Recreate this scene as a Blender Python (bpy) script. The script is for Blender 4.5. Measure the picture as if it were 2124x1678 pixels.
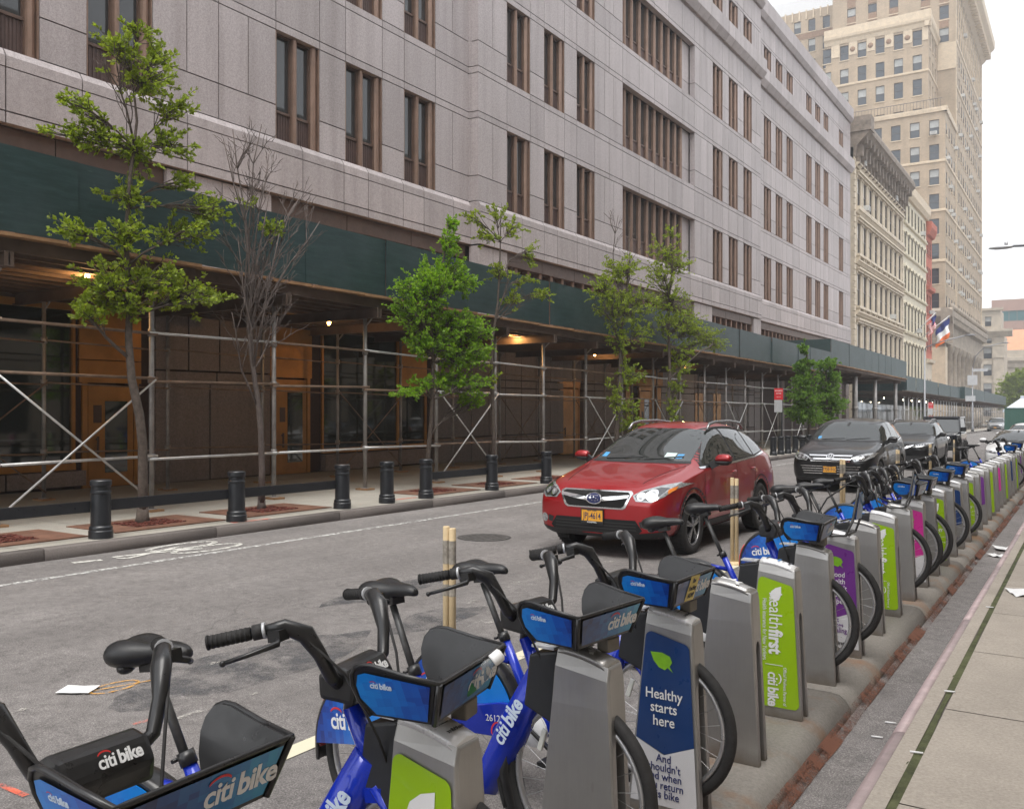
import bpy, bmesh, math, random
from mathutils import Vector, Matrix
for _o in list(bpy.data.objects): bpy.data.objects.remove(_o)
SC = bpy.context.scene
R = math.radians
rnd = random.Random(7)
# ------------------------------------------------------------------ camera, sky, sun, exposure
cam_d = bpy.data.cameras.new('camera'); cam = bpy.data.objects.new('camera', cam_d)
SC.collection.objects.link(cam); SC.camera = cam
cam_d.sensor_width = 36.0; cam_d.lens = 36.0 * 1860 / 2124; cam_d.shift_y = 4 / 2124
cam_d.clip_start = 0.05; cam_d.clip_end = 3000
cam.location = (0, 0, 1.85); cam.rotation_euler = (R(90), 0, R(32.7415))
W = bpy.data.worlds.new('World'); SC.world = W; W.use_nodes = True
wn = W.node_tree; wn.nodes.clear()
w_out = wn.nodes.new('ShaderNodeOutputWorld'); w_bg = wn.nodes.new('ShaderNodeBackground')
sky = wn.nodes.new('ShaderNodeTexSky'); sky.sky_type = 'NISHITA'; sky.sun_disc = False
sky.sun_elevation = R(70); sky.sun_rotation = R(150); sky.air_density = 1.0; sky.dust_density = 1.0; sky.ozone_density = 1.0
hs = wn.nodes.new('ShaderNodeHueSaturation'); hs.inputs['Saturation'].default_value = 0.10
wn.links.new(sky.outputs[0], hs.inputs['Color']); wn.links.new(hs.outputs[0], w_bg.inputs[0])
wn.links.new(w_bg.outputs[0], w_out.inputs[0]); w_bg.inputs[1].default_value = 0.15
sun_d = bpy.data.lights.new('sun', 'SUN'); sun = bpy.data.objects.new('sun', sun_d); SC.collection.objects.link(sun)
sun_d.energy = 1.5; sun_d.angle = R(40); sun_d.color = (1.0, 0.96, 0.90)
sun.rotation_euler = Vector((math.sin(R(150)) * math.cos(R(70)), math.cos(R(150)) * math.cos(R(70)), math.sin(R(70)))).to_track_quat('Z', 'Y').to_euler()
SC.view_settings.view_transform = 'Standard'; SC.view_settings.look = 'None'
SC.view_settings.gamma = 1; SC.view_settings.use_curve_mapping = False
SC.view_settings.exposure = 1.32
SC.cycles.max_bounces = 6; SC.cycles.diffuse_bounces = 2; SC.cycles.glossy_bounces = 3
SC.cycles.transparent_max_bounces = 8; SC.cycles.use_denoising = True
SC.cycles.sample_clamp_indirect = 4.0

# ------------------------------------------------------------------ helpers
def g(y): return -0.010 * y                                        # the street falls gently away

class MB:
    def __init__(s): s.v = []; s.f = []; s.m = []; s.sm = []
    def add(s, vs, fs, m=0, sm=False):
        o = len(s.v); s.v += [tuple(p) for p in vs]
        for f in fs: s.f.append([i + o for i in f]); s.m.append(m); s.sm.append(sm)
        return s
    def box(s, x0, x1, y0, y1, z0, z1, m=0):
        return s.add([(x0,y0,z0),(x1,y0,z0),(x1,y1,z0),(x0,y1,z0),(x0,y0,z1),(x1,y0,z1),(x1,y1,z1),(x0,y1,z1)],
                     [(0,3,2,1),(4,5,6,7),(0,1,5,4),(1,2,6,5),(2,3,7,6),(3,0,4,7)], m)
    def obox(s, c, size, M=None, m=0):
        a, b, d = [q / 2 for q in size]; M = M or Matrix.Identity(3); c = Vector(c)
        vs = [c + M @ Vector(p) for p in ((-a,-b,-d),(a,-b,-d),(a,b,-d),(-a,b,-d),(-a,-b,d),(a,-b,d),(a,b,d),(-a,b,d))]
        return s.add(vs, [(0,3,2,1),(4,5,6,7),(0,1,5,4),(1,2,6,5),(2,3,7,6),(3,0,4,7)], m)
    def beam(s, p0, p1, w, h, m=0, up=(0,0,1)):
        p0 = Vector(p0); p1 = Vector(p1); d = p1 - p0; L = d.length; d.normalize()
        u = Vector(up); x = u.cross(d)
        if x.length < 1e-4: x = Vector((1,0,0))
        x.normalize(); u = d.cross(x)
        M = Matrix((x, u, d)).transposed()
        return s.obox((p0 + p1) / 2, (w, h, L), M, m)
    def quad(s, a, b, c, d, m=0): return s.add([a,b,c,d], [(0,1,2,3)], m)
    def poly(s, pts, m=0): return s.add(pts, [tuple(range(len(pts)))], m)
    def rings(s, rs, m=0, close=True, cap0=True, cap1=True, sm=True, mats=None):
        n = len(rs[0]); o = len(s.v)
        for r in rs: s.v += [tuple(p) for p in r]
        for i in range(len(rs) - 1):
            for j in range(n if close else n - 1):
                k = (j + 1) % n
                s.f.append([o+i*n+j, o+i*n+k, o+(i+1)*n+k, o+(i+1)*n+j]); s.m.append(mats[j] if mats else m); s.sm.append(sm)
        if cap0: s.f.append([o + j for j in range(n)][::-1]); s.m.append(m); s.sm.append(False)
        if cap1: s.f.append([o + (len(rs)-1)*n + j for j in range(n)]); s.m.append(m); s.sm.append(False)
        return s
    def tube(s, pts, r, seg=8, m=0, caps=True, sm=True, sq=None):
        pts = [Vector(p) for p in pts]; n = len(pts); rs = []
        t0 = (pts[1] - pts[0]).normalized(); up = Vector((0,0,1)) if abs(t0.z) < .9 else Vector((0,1,0))
        x = up.cross(t0).normalized()
        for i, p in enumerate(pts):
            t = (pts[min(i+1,n-1)] - pts[max(i-1,0)])
            if t.length < 1e-9: t = t0.copy()
            t.normalize(); x = (x - t * x.dot(t))
            if x.length < 1e-6: x = t.orthogonal()
            x.normalize(); y = t.cross(x)
            rr = r[i] if isinstance(r, (list, tuple)) else r
            a, b = (rr, rr) if sq is None else (rr, rr * sq)
            rs.append([p + x * (a*math.cos(2*math.pi*k/seg)) + y * (b*math.sin(2*math.pi*k/seg)) for k in range(seg)])
        return s.rings(rs, m, True, caps, caps, sm)
    def cyl(s, p0, p1, r, seg=16, m=0, r1=None): return s.tube([p0, p1], [r, r if r1 is None else r1], seg, m)
    def lathe(s, prof, c=(0,0,0), seg=20, m=0, axis='z', caps=True, sm=True):
        rs = []
        for r, h in prof:
            ring = []
            for k in range(seg):
                a = 2*math.pi*k/seg; p, q = r*math.cos(a), r*math.sin(a)
                ring.append((c[0]+p, c[1]+q, c[2]+h) if axis == 'z' else (c[0]+q, c[1]+h, c[2]+p) if axis == 'y' else (c[0]+h, c[1]+p, c[2]+q))
            rs.append(ring)
        return s.rings(rs, m, True, caps, caps, sm)
    def ell(s, c, r, seg=12, n=7, m=0, M=None):
        c = Vector(c); M = M or Matrix.Identity(3); rs = []
        for i in range(n + 1):
            t = math.pi * i / n; z = -math.cos(t); q = max(math.sin(t), .02)
            rs.append([c + M @ Vector((r[0]*q*math.cos(2*math.pi*k/seg), r[1]*q*math.sin(2*math.pi*k/seg), r[2]*z)) for k in range(seg)])
        return s.rings(rs, m)
    def torus(s, c, Rr, r, seg=40, k=10, m=0, axis='y', a0=0, a1=360, sq=1.0):
        full = abs(a1 - a0) >= 359.9; rs = []; n = seg if full else seg + 1
        for i in range(n):
            a = R(a0 + (a1 - a0) * i / seg); ring = []
            for j in range(k):
                b = 2*math.pi*j/k; rad = Rr + r*math.cos(b); h = r*sq*math.sin(b)
                u, w = rad*math.cos(a), rad*math.sin(a)
                ring.append((c[0]+u, c[1]+h, c[2]+w) if axis == 'y' else (c[0]+u, c[1]+w, c[2]+h) if axis == 'z' else (c[0]+h, c[1]+u, c[2]+w))
            rs.append(ring)
        if full: rs.append(rs[0])
        return s.rings(rs, m, True, not full, not full)
    def ext(s, poly, fn, d0, d1, m=0, sm=False):               # poly of (a,b); fn(a,b,d) -> point
        return s.rings([[fn(a,b,d0) for a,b in poly], [fn(a,b,d1) for a,b in poly]], m, True, True, True, sm)
    def build(s, name, mats, parent=None, loc=None, bevel=0, fix=True):
        me = bpy.data.meshes.new(name); me.from_pydata(s.v, [], s.f)
        for mm in (mats if isinstance(mats, (list, tuple)) else [mats]): me.materials.append(mm)
        for p, mi, sm in zip(me.polygons, s.m, s.sm): p.material_index = mi; p.use_smooth = sm
        if fix or bevel:
            bm = bmesh.new(); bm.from_mesh(me)
            if fix: bmesh.ops.recalc_face_normals(bm, faces=bm.faces)
            if bevel:
                es = [e for e in bm.edges if len(e.link_faces) == 2 and e.calc_face_angle(0) > R(35)]
                bmesh.ops.bevel(bm, geom=es, offset=bevel, segments=2, affect='EDGES', profile=.6)
            bm.to_mesh(me); bm.free()
        o = bpy.data.objects.new(name, me); SC.collection.objects.link(o)
        if parent: o.parent = parent
        if loc: o.location = loc
        return o

def tag(o, label=None, cat=None, group=None, kind=None):
    if label: o['label'] = label
    if cat: o['category'] = cat
    if group: o['group'] = group
    if kind: o['kind'] = kind
    return o
def thing(name, label, cat, loc=(0,0,0), rotz=0, group=None):
    o = bpy.data.objects.new(name, None); SC.collection.objects.link(o)
    o.empty_display_size = .2; o.location = loc; o.rotation_euler = (0,0,rotz)
    return tag(o, label, cat, group)
def struct(mb, name, mats): return tag(mb.build(name, mats), kind='structure')
def copy_tree(o, parent=None):
    c = o.copy(); SC.collection.objects.link(c)
    if parent: c.parent = parent
    for ch in list(o.children): copy_tree(ch, c)
    return c
def text_mesh(txt, size, m, name='lettering', parent=None, ext=.0006, bold=0, align='CENTER', mtx=None, shear=0, sx=1.0, spacing=1.0, line=1.0):
    cu = bpy.data.curves.new('txt', 'FONT'); cu.body = txt; cu.size = size; cu.align_x = align; cu.align_y = 'CENTER'
    cu.extrude = ext; cu.offset = bold; cu.resolution_u = 3; cu.shear = shear; cu.space_character = spacing; cu.space_line = line
    o = bpy.data.objects.new('txt', cu); SC.collection.objects.link(o)
    dg = bpy.context.evaluated_depsgraph_get(); me = bpy.data.meshes.new_from_object(o.evaluated_get(dg))
    bpy.data.objects.remove(o); bpy.data.curves.remove(cu)
    if sx != 1.0: me.transform(Matrix.Diagonal((sx, 1, 1, 1)))
    if mtx: me.transform(mtx)
    me.materials.clear(); me.materials.append(m)
    t = bpy.data.objects.new(name, me); SC.collection.objects.link(t)
    if parent: t.parent = parent
    return t
def frame_mtx(o, ex, ey):                                          # text plane: x along ex, y along ey
    ex = Vector(ex).normalized(); ez = ex.cross(Vector(ey)).normalized(); ey = ez.cross(ex)
    M = Matrix((ex, ey, ez)).transposed().to_4x4(); M.translation = Vector(o); return M

# ------------------------------------------------------------------ materials
def _n(nt, t): return nt.nodes.new('ShaderNode' + t)
def base_mat(name):
    m = bpy.data.materials.new(name); m.use_nodes = True
    return m, m.node_tree, m.node_tree.nodes['Principled BSDF']
def coords(nt, world=False, scale=1.0):
    if world:
        c = _n(nt, 'NewGeometry').outputs['Position']
    else:
        c = _n(nt, 'TexCoord').outputs['Object']
    if scale != 1.0:
        mp = _n(nt, 'Mapping'); mp.inputs['Scale'].default_value = scale if isinstance(scale, (tuple, list)) else (scale,)*3
        nt.links.new(c, mp.inputs[0]); c = mp.outputs[0]
    return c
def noise(nt, vec, scale, detail=4, rough=.6):
    n = _n(nt, 'TexNoise'); n.inputs['Scale'].default_value = scale; n.inputs['Detail'].default_value = detail; n.inputs['Roughness'].default_value = rough
    nt.links.new(vec, n.inputs['Vector']); return n.outputs['Fac']
def ramp(nt, fac, stops):
    r = _n(nt, 'ValToRGB'); e = r.color_ramp.elements
    while len(e) < len(stops): e.new(.5)
    for k, (p, c) in enumerate(stops):
        e[k].position = p; e[k].color = (c[0], c[1], c[2], 1) if not isinstance(c, (int, float)) else (c, c, c, 1)
    nt.links.new(fac, r.inputs[0]); return r.outputs[0]
def mix(nt, fac, a, b, mode='MIX'):
    n = _n(nt, 'Mix'); n.data_type = 'RGBA'; n.blend_type = mode
    for i, s in ((0, fac), (6, a), (7, b)):
        if hasattr(s, 'links') or hasattr(s, 'is_linked'): nt.links.new(s, n.inputs[i])
        elif i == 0: n.inputs[0].default_value = s
        else: n.inputs[i].default_value = (s[0], s[1], s[2], 1)
    return n.outputs[2]
def math_(nt, op, a, b=0.0):
    n = _n(nt, 'Math'); n.operation = op
    for i, s in enumerate((a, b)):
        if hasattr(s, 'is_linked'): nt.links.new(s, n.inputs[i])
        else: n.inputs[i].default_value = s
    return n.outputs[0]
def bump(nt, bs, h, strength=.3, dist=.01):
    b = _n(nt, 'Bump'); b.inputs['Strength'].default_value = strength; b.inputs['Distance'].default_value = dist
    nt.links.new(h, b.inputs['Height']); nt.links.new(b.outputs[0], bs.inputs['Normal'])
def pm(name, col, rough=.6, metal=0.0, var=.12, scale=6.0, spec=.5, coat=0.0, bmp=0.0, bs_=60.0, world=False, emit=None, es=1.0, island=0.0):
    m, nt, b = base_mat(name)
    b.inputs['Roughness'].default_value = rough; b.inputs['Metallic'].default_value = metal
    b.inputs['Specular IOR Level'].default_value = spec; b.inputs['Coat Weight'].default_value = coat; b.inputs['Coat Roughness'].default_value = .04
    vec = coords(nt, world)
    c = None
    if var > 0:
        f = noise(nt, vec, scale)
        c = ramp(nt, f, [(.3, [q*(1-var) for q in col]), (.7, [min(1, q*(1+var)) for q in col])])
        rr = ramp(nt, noise(nt, vec, scale*2.3), [(.3, max(0, rough-.08)), (.7, min(1, rough+.1))]); nt.links.new(rr, b.inputs['Roughness'])
        if island:
            gi = _n(nt, 'NewGeometry').outputs['Random Per Island']
            c = mix(nt, 1.0, c, ramp(nt, gi, [(0, 1-island), (1, 1+island)]), 'MULTIPLY')
        nt.links.new(c, b.inputs['Base Color'])
    else: b.inputs['Base Color'].default_value = (*col, 1)
    if bmp: bump(nt, b, noise(nt, vec, bs_, 5), bmp)
    if emit: b.inputs['Emission Color'].default_value = (*emit, 1); b.inputs['Emission Strength'].default_value = es
    return m

def granite(name='granite', tone=(1,1,1)):
    m, nt, b = base_mat(name); v = coords(nt, True)
    gi = _n(nt, 'NewGeometry').outputs['Random Per Island']
    big = noise(nt, v, .35, 5); sp = noise(nt, v, 42, 3, .8); sp2 = noise(nt, v, 15, 3, .7)
    c = ramp(nt, sp, [(.32, (.215,.19,.188)), (.52, (.405,.368,.365)), (.68, (.62,.575,.565))])
    c = mix(nt, .5, c, ramp(nt, sp2, [(.34, (.285,.255,.25)), (.66, (.48,.435,.43))]))
    c = mix(nt, 1.0, c, ramp(nt, big, [(.25, (.90,.89,.89)), (.75, (1.05,1.04,1.06))]), 'MULTIPLY')
    c = mix(nt, 1.0, c, ramp(nt, gi, [(0, .86), (.5, .99), (.95, 1.05), (1, 1.16)]), 'MULTIPLY')
    st = noise(nt, coords(nt, True, (2.2, 2.2, .12)), 1.0, 5)         # rain streaks run down the panels
    c = mix(nt, 1.0, c, ramp(nt, st, [(.30, (.82,.81,.80)), (.55, (1,1,1))]), 'MULTIPLY')
    c = mix(nt, 1.0, c, tone, 'MULTIPLY')
    nt.links.new(c, b.inputs['Base Color']); b.inputs['Roughness'].default_value = .55
    bump(nt, b, sp, .12); return m
def asphalt(name='asphalt', tone=1.0):
    m, nt, b = base_mat(name); v = coords(nt, True)
    fine = noise(nt, v, 120, 3, .8); mid = noise(nt, v, 11, 6, .7); big = noise(nt, v, .5, 5)
    c = ramp(nt, fine, [(.30, (.085*tone,.078*tone,.076*tone)), (.52, (.185*tone,.172*tone,.167*tone)), (.70, (.40*tone,.375*tone,.36*tone))])
    c = mix(nt, 1.0, c, ramp(nt, mid, [(.28, .68), (.5, 1.0), (.72, 1.2)]), 'MULTIPLY')
    c = mix(nt, 1.0, c, ramp(nt, big, [(.32, .84), (.68, 1.10)]), 'MULTIPLY')
    sv = coords(nt, True, (1.0, .13, 1.0)); st = noise(nt, sv, 1.6, 4)   # tyre wear along the lanes
    c = mix(nt, 1.0, c, ramp(nt, st, [(.35, .88), (.65, 1.05)]), 'MULTIPLY')
    vo = _n(nt, 'TexVoronoi'); vo.feature = 'DISTANCE_TO_EDGE'; vo.inputs['Scale'].default_value = .45
    dn = _n(nt, 'TexNoise'); dn.inputs['Scale'].default_value = 2.2; nt.links.new(v, dn.inputs['Vector'])
    nt.links.new(mix(nt, .22, v, dn.outputs['Color']), vo.inputs['Vector'])
    crack = ramp(nt, vo.outputs['Distance'], [(.0, .48), (.006, 1.0)])
    c = mix(nt, 1.0, c, mix(nt, ramp(nt, noise(nt, v, .33, 2), [(.56, 0.0), (.64, .55)]), (1,1,1), crack), 'MULTIPLY')
    nt.links.new(c, b.inputs['Base Color']); b.inputs['Roughness'].default_value = .85; b.inputs['Specular IOR Level'].default_value = .3
    bump(nt, b, fine, .45, .006); return m
def concrete(name, col, spots=True, rust=False, stain=.85):
    m, nt, b = base_mat(name); v = coords(nt, True)
    f = noise(nt, v, 60, 4, .7); big = noise(nt, v, 1.3, 6, .65)
    c = ramp(nt, f, [(.3, [q*.8 for q in col]), (.7, [q*1.16 for q in col])])
    c = mix(nt, 1.0, c, ramp(nt, big, [(.3, stain), (.7, 1.07)]), 'MULTIPLY')
    gi = _n(nt, 'NewGeometry').outputs['Random Per Island']
    c = mix(nt, 1.0, c, ramp(nt, gi, [(0, .93), (1, 1.05)]), 'MULTIPLY')
    if spots:                                                        # trodden gum and oil spots
        vo = _n(nt, 'TexVoronoi'); vo.inputs['Scale'].default_value = 2.6; nt.links.new(v, vo.inputs['Vector'])
        c = mix(nt, 1.0, c, ramp(nt, vo.outputs['Distance'], [(.035, .55), (.06, 1.0)]), 'MULTIPLY')
    if rust:
        rn = noise(nt, v, 1.7, 6, .6)
        c = mix(nt, ramp(nt, rn, [(.52, 0.0), (.66, .75)]), c, (.27, .135, .06))
    nt.links.new(c, b.inputs['Base Color']); b.inputs['Roughness'].default_value = .85; b.inputs['Specular IOR Level'].default_value = .3
    bump(nt, b, f, .2, .006); return m
def brick_mat(name, c1, c2, mortar, scale=1.0, world=True):
    m, nt, b = base_mat(name); v = coords(nt, world)
    sep = _n(nt, 'SeparateXYZ'); nt.links.new(v, sep.inputs[0]); cmb = _n(nt, 'CombineXYZ')
    nt.links.new(math_(nt, 'ADD', sep.outputs[0], sep.outputs[1]), cmb.inputs[0]); nt.links.new(sep.outputs[2], cmb.inputs[1])
    br = _n(nt, 'TexBrick'); br.inputs['Color1'].default_value = (*c1,1); br.inputs['Color2'].default_value = (*c2,1); br.inputs['Mortar'].default_value = (*mortar,1)
    br.inputs['Scale'].default_value = scale; br.inputs['Brick Width'].default_value = .45; br.inputs['Row Height'].default_value = .16; br.inputs['Mortar Size'].default_value = .012
    nt.links.new(cmb.outputs[0], br.inputs['Vector'])
    c = mix(nt, 1.0, br.outputs[0], ramp(nt, noise(nt, v, .25, 5), [(.3, .82), (.7, 1.1)]), 'MULTIPLY')
    c = mix(nt, 1.0, c, ramp(nt, noise(nt, coords(nt, world, (1,1,.12)), 1.2, 4), [(.3, .86), (.6, 1.0)]), 'MULTIPLY')
    nt.links.new(c, b.inputs['Base Color']); b.inputs['Roughness'].default_value = .85; return m
def glass_mat(name, col=(.02,.024,.026), rough=.03, spec=.9, ior=1.6):
    m, nt, b = base_mat(name); v = coords(nt, True)
    b.inputs['Base Color'].default_value = (*col, 1); b.inputs['Roughness'].default_value = rough
    b.inputs['Specular IOR Level'].default_value = .5 + spec*.1; b.inputs['IOR'].default_value = ior
    bump(nt, b, noise(nt, v, 1.1, 2), .03, .02); return m
def plywood():
    m, nt, b = base_mat('green_plywood'); v = coords(nt, True)
    gi = _n(nt, 'NewGeometry').outputs['Random Per Island']
    grain = noise(nt, coords(nt, True, (6, 1.1, 9)), 1.3, 7, .7); big = noise(nt, v, .9, 5)
    c = ramp(nt, grain, [(.25, (.010,.027,.028)), (.5, (.018,.043,.045)), (.8, (.036,.072,.074))])
    c = mix(nt, 1.0, c, ramp(nt, gi, [(0, .62), (1, 1.35)]), 'MULTIPLY')
    c = mix(nt, ramp(nt, big, [(.45, 0.0), (.72, .55)]), c, (.050,.078,.088))
    sc = noise(nt, coords(nt, True, (3, 1.2, 9)), 3.0, 3); c = mix(nt, ramp(nt, sc, [(.70, 0.0), (.74, .5)]), c, (.12,.16,.16))
    nt.links.new(c, b.inputs['Base Color']); b.inputs['Roughness'].default_value = .5; bump(nt, b, grain, .25, .01); return m
def mosaic(name, cols, sc, axis, lo, hi):                              # printed blues stepping from light to dark in square pixels
    m, nt, b = base_mat(name); v = coords(nt, False, sc)
    fl = _n(nt, 'VectorMath'); fl.operation = 'FLOOR'; nt.links.new(v, fl.inputs[0])
    wn_ = _n(nt, 'TexWhiteNoise'); wn_.noise_dimensions = '3D'; nt.links.new(fl.outputs[0], wn_.inputs[0])
    sep = _n(nt, 'SeparateXYZ'); nt.links.new(fl.outputs[0], sep.inputs[0])
    mr = _n(nt, 'MapRange'); nt.links.new(sep.outputs[axis], mr.inputs[0]); mr.inputs[1].default_value = lo*sc; mr.inputs[2].default_value = hi*sc
    f = math_(nt, 'ADD', math_(nt, 'MULTIPLY', mr.outputs[0], .80), math_(nt, 'MULTIPLY', math_(nt, 'POWER', wn_.outputs[0], 2.0), .20))
    c = ramp(nt, f, [(.12, cols[0]), (.40, cols[1]), (.66, cols[2]), (.92, cols[3])])
    nt.links.new(c, b.inputs['Base Color']); b.inputs['Roughness'].default_value = .28; b.inputs['Coat Weight'].default_value = .3; return m
def leaf_mat(name, c1, c2, c3):
    m, nt, b = base_mat(name)
    gi = _n(nt, 'NewGeometry').outputs['Random Per Island']
    c = ramp(nt, gi, [(0, c1), (.5, c2), (1, c3)])
    nt.links.new(c, b.inputs['Base Color']); b.inputs['Roughness'].default_value = .42; b.inputs['Specular IOR Level'].default_value = .35
    tr = _n(nt, 'BsdfTranslucent'); nt.links.new(mix(nt, 1.0, c, (1.35, 1.35, .55), 'MULTIPLY'), tr.inputs[0])
    ms = _n(nt, 'MixShader'); ms.inputs[0].default_value = .48; out = nt.nodes['Material Output']
    nt.links.new(b.outputs[0], ms.inputs[1]); nt.links.new(tr.outputs[0], ms.inputs[2]); nt.links.new(ms.outputs[0], out.inputs[0]); return m
def worn_paint(name, col, lo=.42, hi=.56, sc=9.0):                   # road paint rubbed away in patches
    m, nt, b = base_mat(name); v = coords(nt, True)
    b.inputs['Base Color'].default_value = (*col, 1); b.inputs['Roughness'].default_value = .8
    n1 = noise(nt, v, sc, 8, .75); n2 = noise(nt, v, 90, 3, .7)
    f = ramp(nt, math_(nt, 'ADD', math_(nt, 'MULTIPLY', n1, .72), math_(nt, 'MULTIPLY', n2, .28)), [(lo, 0.0), (hi, 1.0)])
    tr = _n(nt, 'BsdfTransparent'); ms = _n(nt, 'MixShader'); out = nt.nodes['Material Output']
    nt.links.new(f, ms.inputs[0]); nt.links.new(tr.outputs[0], ms.inputs[1]); nt.links.new(b.outputs[0], ms.inputs[2]); nt.links.new(ms.outputs[0], out.inputs[0]); return m

M = {}
M['granite'] = granite(); M['granite_shade'] = granite('shed_shade_granite', (.60,.54,.50))  # second granite is the same stone with the shed's shade put into its colour
M['joint'] = pm('joint_sealant', (.055,.032,.026), .8, var=.1)
M['bronze'] = pm('bronze_mullion', (.225,.148,.110), .42, .5, .15, 3)
M['bronze_dark'] = pm('bronze_dark', (.105,.066,.050), .5, .25, .15, 3)
M['spandrel'] = pm('spandrel', (.085,.052,.044), .5, .2, .15, 5)
M['glass'] = glass_mat('window_glass')
M['shopglass'] = glass_mat('shop_glass', (.022,.030,.028), .04, .9, 1.75)
M['brass'] = pm('brass_door', (.43,.205,.055), .42, .55, .22, 1.5)
M['brass_dark'] = pm('brass_dark', (.20,.09,.03), .5, .4, .2, 1.5)
M['asphalt'] = asphalt(); M['patch'] = worn_paint('tar_smear', (.085,.086,.093), .44, .66, 4.0); M['gutter'] = asphalt('gutter_asphalt', 1.15)
M['walk'] = concrete('sidewalk_concrete', (.40,.355,.305)); M['walk_far'] = concrete('far_sidewalk_concrete', (.36,.34,.30), True)
M['plinth'] = concrete('plinth_concrete', (.27,.25,.225), True, True); M['kerb'] = concrete('kerb_stone', (.165,.145,.135), False)
M['rust'] = worn_paint('rust_steel', (.155,.062,.036), .43, .55, 2.2)
M['kerb_steel'] = pm('kerb_steel', (.46,.36,.36), .55, .1, .2, 5, bmp=.15, bs_=30, world=True)
M['moss'] = pm('moss', (.075,.082,.035), .95, 0, .5, 6, bmp=.5, world=True)
M['paint'] = worn_paint('road_paint', (.60,.59,.55), .41, .50)
M['paint_thin'] = worn_paint('road_paint_thin', (.62,.62,.60), .46, .56, 14)
M['paint_yel'] = worn_paint('parking_paint', (.66,.62,.47), .36, .44, 7)
M['paint_faint'] = worn_paint('faint_paint', (.50,.48,.44), .52, .62, 6)
M['spray_or'] = worn_paint('orange_spray', (.75,.38,.06), .40, .60, 14); M['spray_red'] = worn_paint('red_spray', (.85,.16,.09), .40, .62, 10)
M['ply'] = plywood()
M['timber'] = pm('old_timber', (.105,.072,.055), .8, 0, .3, 2, bmp=.3, world=True)
M['timber_raw'] = pm('raw_timber', (.30,.17,.085), .8, 0, .3, 3, bmp=.3, world=True)
M['steel_post'] = pm('steel_post', (.30,.285,.275), .5, .5, .25, 4, world=True)
M['steel_rust'] = pm('rusty_pipe', (.23,.16,.115), .65, .35, .4, 3, world=True)
M['galv'] = pm('galvanised_brace', (.58,.58,.58), .42, .6, .15, 8)
M['black_iron'] = pm('black_iron', (.018,.020,.024), .34, .1, .2, 6, bmp=.1, bs_=25)
M['bark'] = pm('bark', (.095,.075,.062), .9, 0, .35, 14, bmp=.6, bs_=30)
M['twig'] = pm('bare_twig', (.115,.092,.083), .85, 0, .3, 8)
M['mulch'] = pm('mulch', (.11,.028,.018), .95, 0, .6, 30, bmp=.8, bs_=50, world=True)
M['grate'] = pm('rusty_grate', (.155,.075,.048), .85, 0, .3, 4, bmp=.4, bs_=45, world=True)
M['leafA'] = leaf_mat('leaf_yellowgreen', (.16,.21,.025), (.25,.34,.04), (.36,.44,.075))
M['leafB'] = leaf_mat('leaf_fresh', (.11,.23,.018), (.20,.37,.03), (.31,.48,.055))
M['leafC'] = leaf_mat('leaf_deep', (.07,.15,.03), (.13,.25,.045), (.20,.33,.06))
M['bulb'] = pm('lamp_bulb', (1,.75,.35), .3, var=0, emit=(1.0,.55,.16), es=14)
M['bulbw'] = pm('lamp_bulb_white', (1,.95,.8), .3, var=0, emit=(1.0,.9,.65), es=9)
M['bulbr'] = pm('lamp_bulb_red', (1,.1,.05), .3, var=0, emit=(1.0,.04,.02), es=10)
M['black'] = pm('black_plastic', (.016,.016,.017), .42, 0, .15, 9); M['rubber'] = pm('rubber', (.022,.021,.021), .75, 0, .2, 20)
M['white'] = pm('white_print', (.80,.80,.80), .5, var=0); M['red'] = pm('red_print', (.62,.03,.03), .4, var=0)
# ------------------------------------------------------------------ ground, road, pavements
def sheet(name, x0, x1, y0, y1, dz, m, kind='structure', n=1):
    mb = MB()
    for i in range(n):
        a, b = y0 + (y1-y0)*i/n, y0 + (y1-y0)*(i+1)/n
        mb.quad((x0,a,g(a)+dz), (x1,a,g(a)+dz), (x1,b,g(b)+dz), (x0,b,g(b)+dz))
    return tag(mb.build(name, m, fix=False), kind=kind)
M['earth'] = concrete('far_ground_concrete', (.22,.21,.20), False)
sheet('ground', -420, 420, -120, 720, -0.05, M['earth'])
sheet('road', -10.86, -1.70, -40, 420, 0.0, M['asphalt'], n=4)
sheet('gutter_strip', -1.36, -0.86, -20, 420, 0.004, M['gutter'])
mb = MB()
for y in [q*3.05 - 6.4 for q in range(13)]:                          # concrete plinth the docks stand on
    a, b = y + .006, y + 3.044
    pr = [(-1.72,-.03), (-1.72,.10), (-1.70,.12), (-1.36,.12), (-1.31,.112), (-1.27,.085), (-1.235,.03), (-1.225,-.03)]
    mb.rings([[(x,a,g(a)+z) for x,z in pr], [(x,b,g(b)+z) for x,z in pr]], 0, True)
struct(mb, 'dock_plinth', M['plinth'])
mb = MB(); rr = random.Random(3)
for i in range(150):                                                  # rusted steel angle along the plinth foot
    a = -1 + i*.2; b = a + .2
    w0 = .03 + .016*math.sin(a*2.1) + rr.uniform(-.012,.012); w1 = .03 + .016*math.sin(b*2.1) + rr.uniform(-.012,.012)
    if i: w0 = lw
    lw = w1
    mb.quad((-1.238+.0,a,g(a)+.05+w0*.3), (-1.175,a,g(a)+.010), (-1.175,b,g(b)+.010), (-1.238,b,g(b)+.05+w1*.3))
    mb.quad((-1.175,a,g(a)+.010), (-1.165-w0*.4,a,g(a)+.0085), (-1.165-w1*.4,b,g(b)+.0085), (-1.175,b,g(b)+.010))
struct(mb, 'plinth_steel_edge', M['rust'])
mb = MB()                                                             # near pavement with a steel faced kerb
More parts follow.
